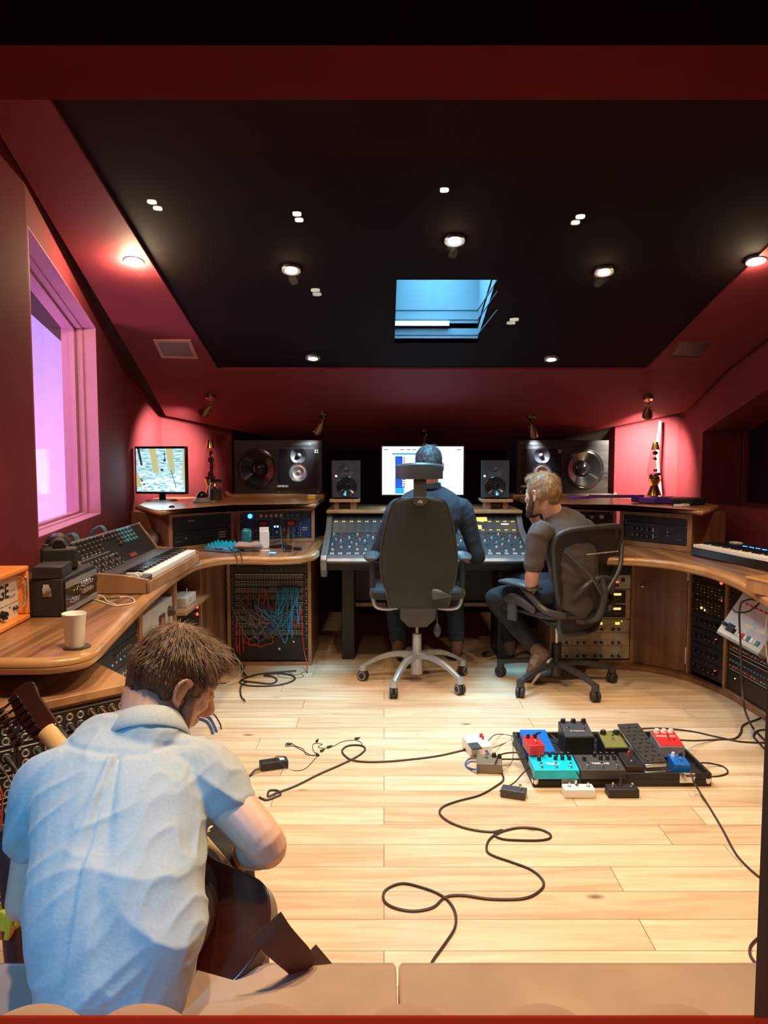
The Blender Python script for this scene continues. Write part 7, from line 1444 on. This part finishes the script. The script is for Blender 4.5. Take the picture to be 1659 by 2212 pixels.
for sx in (-1, 1): b.loft([q_(sx * 0.0655, 0.028, -0.012), q_(sx * 0.062, 0.035, -0.050), q_(sx * 0.048, 0.052, -0.085), q_(sx * 0.02, 0.078, -0.106), q_(0, 0.084, -0.108)], [(.006, .010), (.006, .016), (.008, .016), (.010, .012), (.012, .010)], side=r_, n=12, sub=4)
blob('beard', b, mat('short_light_beard', (0.24, 0.13, 0.085), 0.7, var=0.3, scale=90), A, 0.004, 3)
yz = P(250, 1646, 1.36).z; xp = P(231, 1700, 1.33).x
D1 = (V((.75, .1, -.66)), V((.66, .1, .75)), V((0, 1, 0))); D2 = (V((-.6, .1, -.8)), V((.8, .1, -.6)), V((0, 1, 0)))
def shirtd(c, n):
    lo = max(0.0, min(1.0, (yz - c.z) / 0.12)); right = max(0.0, min(1.0, (c.x + 0.46) / 0.12))
    d = 0.0
    d += fold(c, D1, 9, 0.011, 4) * (0.25 + 0.75 * lo) * (1 - right * 0.6); d += fold(c, D2, 10, 0.016, 4) * right * lo; d += fold(c, D1, 22, 0.0045, 4)
    if n.y < 0.2:
        d -= 0.0035 * math.exp(-((c.z - yz - 0.004 * math.sin(c.x * 20)) / 0.0035) ** 2)
        if c.z < yz: w_ = 0.004 + 0.10 * (yz - c.z); d -= 0.009 * math.exp(-((c.x - xp - 0.25 * (yz - c.z) * (c.x > xp) ) / w_) ** 2) * max(0, 1 - (yz - c.z) / 0.35); d += 0.006 * math.exp(-((c.x - xp + 0.012 + 0.12 * (yz - c.z)) / w_) ** 2) * max(0, 1 - (yz - c.z) / 0.35)
    return d
b = B(); b.loft(Tp, Tr, side=(1, 0.1, 0), n=32); limb(b, [Tp[-1] - V((0, 0.02, 0.03)), neck0, neck0.lerp(neck1, 0.22)], [.098, .084, .063])
seR, seL = shR.lerp(elR, 0.40), shL.lerp(elL, 0.48)
def sleeve(b, a, c, r0, r1, inn):
    d = (c - a).normalized(); b.rings_open = None
    b.loft([a - d * 0.03 + inn, a, a.lerp(c, .6), c], [r0 * .9, r0, (r0 + r1) / 2 + .004, r1], n=24)
sleeve(b, shR, seR, .064, .059, V((-0.05, 0, 0.0))); sleeve(b, shL, seL, .060, .053, V((0.05, 0, 0.0)))
sh = blob('shirt', b, 'shirtblue', A, 0.0045, 6, shirtd)
nd = (neck1 - neck0).normalized()
b = B(); b.lathe([(.064, -0.02), (.059, 0.020), (.062, 0.026), (.067, 0.024), (.086, -0.018), (.083, -0.024), (.070, -0.006), (.064, -0.02)], neck0 + nd * 0.016, n=40, axis=nd); b.done('collar', 'shirtblue', A, world=True, ang=80)
for e_, d_, r0 in ():
    b = B(); b.lathe([(r0 - .003, 0.018), (r0 - .001, 0.040), (r0 + .0015, 0.041), (r0 + .002, 0.016), (r0 - .001, 0.014)], e_ - d_ * 0.0, n=36, axis=d_); b.done('sleeve_hem', 'shirtblue', A, world=True, ang=80)
b = B(); limb(b, [V((-0.44, 1.23, 0.485)), V((-0.44, 1.27, 0.485))], [(.115, .065), (.115, .065)])
for h_, k_, a_ in ((hipL, knL, anL), (hipR, knR, anR)): limb(b, [h_, h_.lerp(k_, .5), k_], [.078, .072, .060]); limb(b, [k_, k_.lerp(a_, .5), a_ + V((0, 0, 0.01))], [.060, .052, .044])
blob('trousers', b, 'trouser', A, 0.007, 4)
def shoe(a, d, m, parent, s=1.0, sole='white'):
    a, d = V(a), V(d).normalized(); u = V((0, 0, 1)) if abs(d.z) < 0.5 else V((0, 1, 0.3)).normalized(); sd = d.cross(u).normalized(); up = sd.cross(d)
    b = B(); b.loft([a - d * 0.045 * s - up * 0.03 * s, a + d * 0.03 * s - up * 0.035 * s, a + d * 0.11 * s - up * 0.048 * s, a + d * 0.175 * s - up * 0.056 * s], [(.034 * s, .042 * s), (.037 * s, .040 * s), (.042 * s, .028 * s), (.030 * s, .018 * s)], side=sd, n=18); b.loft([a - up * 0.01 - d * 0.02, a + up * 0.025 - d * 0.02], [.040 * s, .038 * s]); o = blob('shoe', b, m, parent, 0.005, 3)
    return o, sd, up
for a_ in (anL, anR): shoe(a_, (0, 1, -0.02), 'black', A)

# ------------------------------------------------ his guitar
E_, H_ = P(532, 2092, 1.275), P(22, 1492, 1.88); ax = (H_ - E_).normalized(); ref = V((0.35, -0.85, 0.25)); nn = (ref - ax * ref.dot(ax)).normalized(); yy = nn.cross(ax)
Gm = Matrix((ax, yy, nn)).transposed(); G = thing('electric_guitar', 'dark electric guitar with a maple neck held by the man in the blue shirt', 'guitar', E_, rot=Gm.to_euler())
out = [(0.0, 0.0), (0.006, 0.06), (0.035, 0.125), (0.09, 0.16), (0.15, 0.148), (0.21, 0.115), (0.27, 0.12), (0.35, 0.155), (0.40, 0.145), (0.375, 0.105), (0.345, 0.06), (0.34, 0.0), (0.335, -0.05), (0.36, -0.10), (0.345, -0.135), (0.29, -0.135), (0.22, -0.11), (0.15, -0.135), (0.085, -0.158), (0.035, -0.125), (0.007, -0.06)]
pl2 = [(q.x, q.y * 0.72) for q in cat([(*o_, 0) for o_ in out], 6, True)]
b = B(); b.prism(pl2, -0.045, 0.0); b.done('body', 'sunburst', G, bevel=0.010, seg=4, ang=50)
b = B(); b.prism([(0.10, -0.09), (0.30, -0.10), (0.33, 0.05), (0.25, 0.08), (0.12, 0.06)], -0.048, -0.0455); b.done('pickguard', 'cream', G, bevel=0.001)
L_ = (H_ - E_).length
b = B(); rr = []
for x, w_, h_, z_ in ((0.32, .028, .024, -0.030), (0.40, .028, .024, -0.028), (0.5, .026, .020, -0.030), (0.70, .023, .018, -0.032), (L_ - 0.19, .022, .018, -0.034), (L_ - 0.165, .024, .014, -0.030)):
    rr.append([(x, w_ * math.cos(PI * i / 8), z_ + h_ * math.sin(PI * i / 8)) for i in range(9)] + [(x, -w_, z_ - 0.008), (x, w_, z_ - 0.008)])
b.rings(rr); b.done('neck', 'maple', G, ang=60)
b = B(); b.prism([tuple(q.xy) for q in cat([(*o_, 0) for o_ in ((L_ - .175, -.024), (L_ - .13, -.034), (L_ - .05, -.040), (L_, -.05), (L_ + 0.02, -.025), (L_ + 0.012, 0.012), (L_ - .05, .030), (L_ - .13, .034), (L_ - .175, .024))], 4, True)], -0.042, -0.026); b.done('headstock', 'sunburst', G, bevel=0.003)
for k in range(6):
    x = L_ - 0.145 + k * 0.026; y = 0.020 - k * 0.002; b = B(); b.box(x - 0.009, x + 0.009, y - 0.014, y + 0.010, -0.026, -0.012); b.cyl((x, y, -0.018), (x, y + 0.030, -0.018), 0.003); b.loft([(x, y + 0.028, -0.018), (x, y + 0.040, -0.018), (x, y + 0.050, -0.018)], [(0.006, 0.003), (0.010, 0.005), (0.007, 0.003)], side=(1, 0, 0), n=12); b.cyl((x, y - 0.005, -0.042), (x, y - 0.005, -0.060), 0.0035); b.done('tuning_peg', 'blackchrome', G, bevel=0.001)

b = B()
for k in range(6): b.cyl((0.12, -0.025 + 0.010 * k, -0.052), (L_ - 0.15, -0.016 + 0.0064 * k, -0.044), 0.0006, n=5)
b.done('strings', 'chrome', G)['kind'] = 'stuff'
sp_ = [P(575, 1998, 1.262), P(600, 2030, 1.26), P(640, 2070, 1.28), P(668, 2095, 1.30), P(700, 2118, 1.325)]
sp_[-1].z = max(sp_[-1].z, 0.412); rr = []; wv = [0.036, 0.040, 0.030, 0.024, 0.022]; q5 = cat(sp_, 4)
b = B()
for i, p in enumerate(q5):
    d = (q5[min(i + 1, len(q5) - 1)] - q5[max(i - 1, 0)]).normalized(); sdv = d.cross(V((0.1, -1, 0.35))).normalized(); w_ = 0.032 - 0.010 * (i / 16); nv = d.cross(sdv) * 0.0015
    rr.append([p - sdv * w_ - nv, p + sdv * w_ - nv, p + sdv * w_ + nv, p - sdv * w_ + nv])
b.rings(rr); b.done('strap', 'leather', G, world=True)



# ------------------------------------------------ the man in the centre chair
Bp = thing('person', 'man in a dark navy shirt seated in the centre chair, facing the computer screen', 'person', (0.22, 4.40, 0.56))
f2, r2, u2 = axes((0.05, 0.98, -0.12)); H2 = P(926, 1006, 4.46)
T2 = [V((0.22, 4.42, 0.63)), V((0.225, 4.40, 0.72)), V((0.23, 4.40, 0.82)), V((0.245, 4.42, 0.92)), V((0.262, 4.44, 1.01)), V((0.262, 4.45, 1.085)), V((0.260, 4.45, 1.13))]
R2 = [(.17, .12), (.165, .115), (.17, .115), (.19, .12), (.205, .11), (.15, .085), (.065, .06)]
sL, eL, wL = P(857, 1100, 4.44), P(815, 1198, 4.46), V((0.08, 4.68, 0.74)); sR, eR, wR = P(1000, 1100, 4.44), P(1032, 1205, 4.46), V((0.48, 4.68, 0.74))
hL, hR, kL, kR = V((0.13, 4.42, 0.63)), V((0.31, 4.42, 0.63)), V((0.055, 4.84, 0.56)), V((0.44, 4.86, 0.56)); aL, aR = V((0.09, 4.80, 0.10)), V((0.465, 4.82, 0.10))
def man(T, R, arms, legs, Hc, f, r, u, side, skin, name_, vox=0.006, hs=1.0, grow=0.0):
    b = B(); b.loft(T, [(a - .014, c - .014) for a, c in R], side=side, n=26); n0 = T[-1]; n1 = Hc - f * 0.03 - u * 0.05
    limb(b, [n0 - (n1 - n0) * .3, n0, n1], [.062, .058, .056]); head(b, Hc, f, r, u, hs)
    for (s_, e_, w_, hd, hn, cu, th) in arms:
        limb(b, [s_, s_.lerp(e_, .5), e_], [.048, .043, .036]); limb(b, [e_, e_.lerp(w_, .35), w_], [.036, .038, .025]); hand(b, w_, hd, hn, cu, 1.0, th)
    for (h_, k_, a_, fd) in legs:
        limb(b, [h_, k_], [.075, .052]); limb(b, [k_, k_.lerp(a_, .35), a_], [.050, .050, .032]); fd = V(fd).normalized(); limb(b, [a_ - fd * 0.02 - V((0, 0, .04)), a_ + fd * 0.1 - V((0, 0, .05))], [(.03, .028), (.034, .02)], side=fd.cross(V((0, 0, 1))))
    return blob('body', b, skin, name_, vox, 4)
man(T2, R2, [(sL, eL, wL, (0.2, 1, 0), (0, 0, 1), 0.4, 1), (sR, eR, wR, (-0.1, 1, 0), (0, 0, 1), 0.4, -1)], [(hL, kL, aL, (0, 1, 0)), (hR, kR, aR, (0.1, 1, 0))], H2, f2, r2, u2, (1, 0, 0), 'skin2', Bp)
hair(H2, f2, r2, u2, 1.0, 'hairgr', Bp, strands=2500)
D3 = (V((.5, 0, -.86)), V((.86, 0, .5)), V((0, 1, 0)))
b = B(); b.loft(T2, R2, side=(1, 0, 0), n=28)
for s_, e_, w_, i_ in ((sL, eL, wL, 1), (sR, eR, wR, -1)):
    limb(b, [s_ + V((0.05 * i_, 0, 0)), s_, s_.lerp(e_, .5), e_], [.060, .058, .052, .046]); limb(b, [e_, e_.lerp(w_, .5), w_ - V((0, 0.02, 0))], [.046, .042, .036])
blob('shirt', b, 'navy', Bp, 0.006, 9, lambda c, n: fold(c, D3, 12, 0.004, 3) + fold(c, D3, 26, 0.002, 3))
b = B(); b.lathe([(.062, -0.01), (.060, 0.028), (.067, 0.032), (.082, -0.004), (.076, -0.014)], T2[-1] - V((0, 0, 0.015)), n=32, axis=(0, 0.15, 1)); b.done('collar', 'navy', Bp, world=True, ang=80)
b = B(); limb(b, [V((0.22, 4.42, 0.66)), V((0.22, 4.46, 0.63))], [(.17, .09), (.16, .08)], side=(1, 0, 0))
for h_, k_, a_ in ((hL, kL, aL), (hR, kR, aR)): limb(b, [h_, h_.lerp(k_, .5), k_], [.088, .082, .068]); limb(b, [k_, k_.lerp(a_, .5), a_ + V((0, 0, .03))], [.068, .062, .052])
blob('trousers', b, mat('dark_blue_denim', (0.014, 0.030, 0.052), 0.85, var=0.3, scale=70), Bp, 0.006, 4, lambda c, n: 0.006 * noise.noise(V((c.x * 12, c.y * 12, c.z * 55))) if c.z < 0.5 else 0.0)
for a_, d_ in ((aL, (0, 1, -0.02)), (aR, (0.1, 1, -0.02))): shoe(a_, d_, 'shoe', Bp)

# ------------------------------------------------ the man on the mesh chair
Cp_ = thing('person', 'bearded man in a grey t-shirt on the mesh chair, one hand at his chin', 'person', (1.0, 4.15, 0.48))
f3, r3, u3 = axes((-0.66, 0.74, -0.10)); H3 = P(1172, 1066, 4.16)
T3 = [P(1240, 1300, 4.16), P(1242, 1262, 4.14), P(1240, 1222, 4.12), P(1234, 1182, 4.12), P(1222, 1148, 4.14), P(1206, 1124, 4.15), P(1194, 1108, 4.15)]
R3 = [(.155, .12), (.15, .115), (.155, .115), (.175, .12), (.17, .105), (.115, .08), (.062, .058)]; S3 = (0.80, 0.60, 0)
sl, el, wl = P(1163, 1152, 3.98), P(1150, 1240, 3.98), P(1146, 1282, 4.17); sr_, er, wr = P(1262, 1145, 4.28), P(1200, 1200, 4.50), P(1150, 1112, 4.36)
hl, hr, kl, kr = V((0.93, 4.13, 0.555)), V((1.06, 4.24, 0.555)), P(1068, 1292, 4.38), V((0.80, 4.74, 0.53)); al, ar = P(1158, 1402, 4.32), V((0.80, 4.86, 0.10))
man(T3, R3, [(sl, el, wl, (-0.5, 0.7, -0.2), (-0.3, -0.2, 0.9), 0.5, 1), (sr_, er, wr, (-0.12, -0.12, 1), (-0.6, 0.7, 0), 1.0, 1)], [(hl, kl, al, (-0.35, 0.1, -0.9)), (hr, kr, ar, (-0.3, 1, 0))], H3, f3, r3, u3, S3, 'skin2', Cp_)
hair(H3, f3, r3, u3, 1.0, 'hairbl', Cp_, strands=2500)
b = B(); q3 = lambda x, y, z: H3 + r3 * x + f3 * y + u3 * z
for sx in (-1, 1): b.loft([q3(sx * 0.066, 0.020, -0.008), q3(sx * 0.062, 0.032, -0.050), q3(sx * 0.050, 0.055, -0.088), q3(sx * 0.02, 0.086, -0.112), q3(0, 0.092, -0.112)], [(.008, .012), (.009, .020), (.013, .022), (.018, .020), (.020, .016)], side=r3, n=12, sub=4)
blob('beard', b, mat('dark_reddish_beard', (0.075, 0.036, 0.020), 0.7, var=0.3, scale=70), Cp_, 0.005, 3, hairnoise(0.002))
D4 = (V((-.5, 0.1, -.86)), V((.86, 0, -.5)), V((0, 1, 0)))
b = B(); b.loft(T3, R3, side=S3, n=28)
limb(b, [sl + V((0.05, 0.03, 0)), sl, sl.lerp(el, .6), sl.lerp(el, .80)], [.054, .057, .056, .056]); limb(b, [sr_ - V((0.05, 0.03, 0)), sr_, sr_.lerp(er, .7)], [.058, .064, .060])
blob('t_shirt', b, 'tee', Cp_, 0.006, 4, lambda c, n: fold(c, D4, 12, 0.007, 4) + fold(c, D4, 26, 0.002, 3))
b = B(); limb(b, [P(1238, 1300, 4.18), P(1234, 1308, 4.2)], [(.155, .09), (.15, .08)], side=S3)
for h_, k_, a_ in ((hl, kl, al), (hr, kr, ar)): limb(b, [h_, h_.lerp(k_, .5), k_], [.085, .078, .062]); limb(b, [k_, k_.lerp(a_, .5), k_.lerp(a_, .93)], [.062, .056, .050])
blob('trousers', b, 'jean', Cp_, 0.006, 4, lambda c, n: 0.004 * noise.noise(V((c.x * 14, c.y * 14, c.z * 40))))
heel = P(1172, 1412, 4.26); toe = P(1139, 1482, 4.33); toe.z = max(toe.z, 0.012); d = (toe - heel); fd = d.normalized(); sf = V((0.45, 0.85, 0)).normalized(); so_ = fd.cross(sf).normalized()
if so_.x < 0: so_ = -so_
b = B(); b.loft([heel - fd * 0.01, heel + d * 0.35, heel + d * 0.75, toe - fd * 0.0 + V((0, 0, 0.018))], [(.038, .040), (.036, .044), (.040, .030), (.030, .018)], side=sf, n=18); b.loft([heel - so_ * 0.03, al - so_ * 0.0 + fd * 0.0], [.042, .042]); so2 = blob('shoe', b, 'shoe', Cp_, 0.005, 3)
b = B(); rr = []
for t_ in (0.0, 0.15, 0.35, 0.55, 0.8, 1.0):
    c = heel + d * t_ + so_ * (0.046 - 0.018 * t_); w_ = (0.030, 0.036, 0.032, 0.034, 0.038, 0.026)[int(t_ * 5)]; rr.append([c - sf * w_, c + sf * w_, c + sf * w_ + so_ * 0.014, c - sf * w_ + so_ * 0.014])
b.rings(rr); b.done('sole', 'lgrey', so2, bevel=0.003) if False else b.done('sole', 'lgrey', Cp_, world=True, bevel=0.003)
b = B()
for k in range(7): c = heel + d * (0.08 + 0.05 * k) - so_ * 0.036; b.tube([c - sf * 0.034, c - sf * 0.036 + so_ * 0.03, c - sf * 0.03 + so_ * 0.05], 0.0018, 5)
b.done('shoe_stripes', 'lgrey', Cp_, world=True)['kind'] = 'stuff'
shoe(ar, (-0.3, 1, -0.02), 'shoe', Cp_)
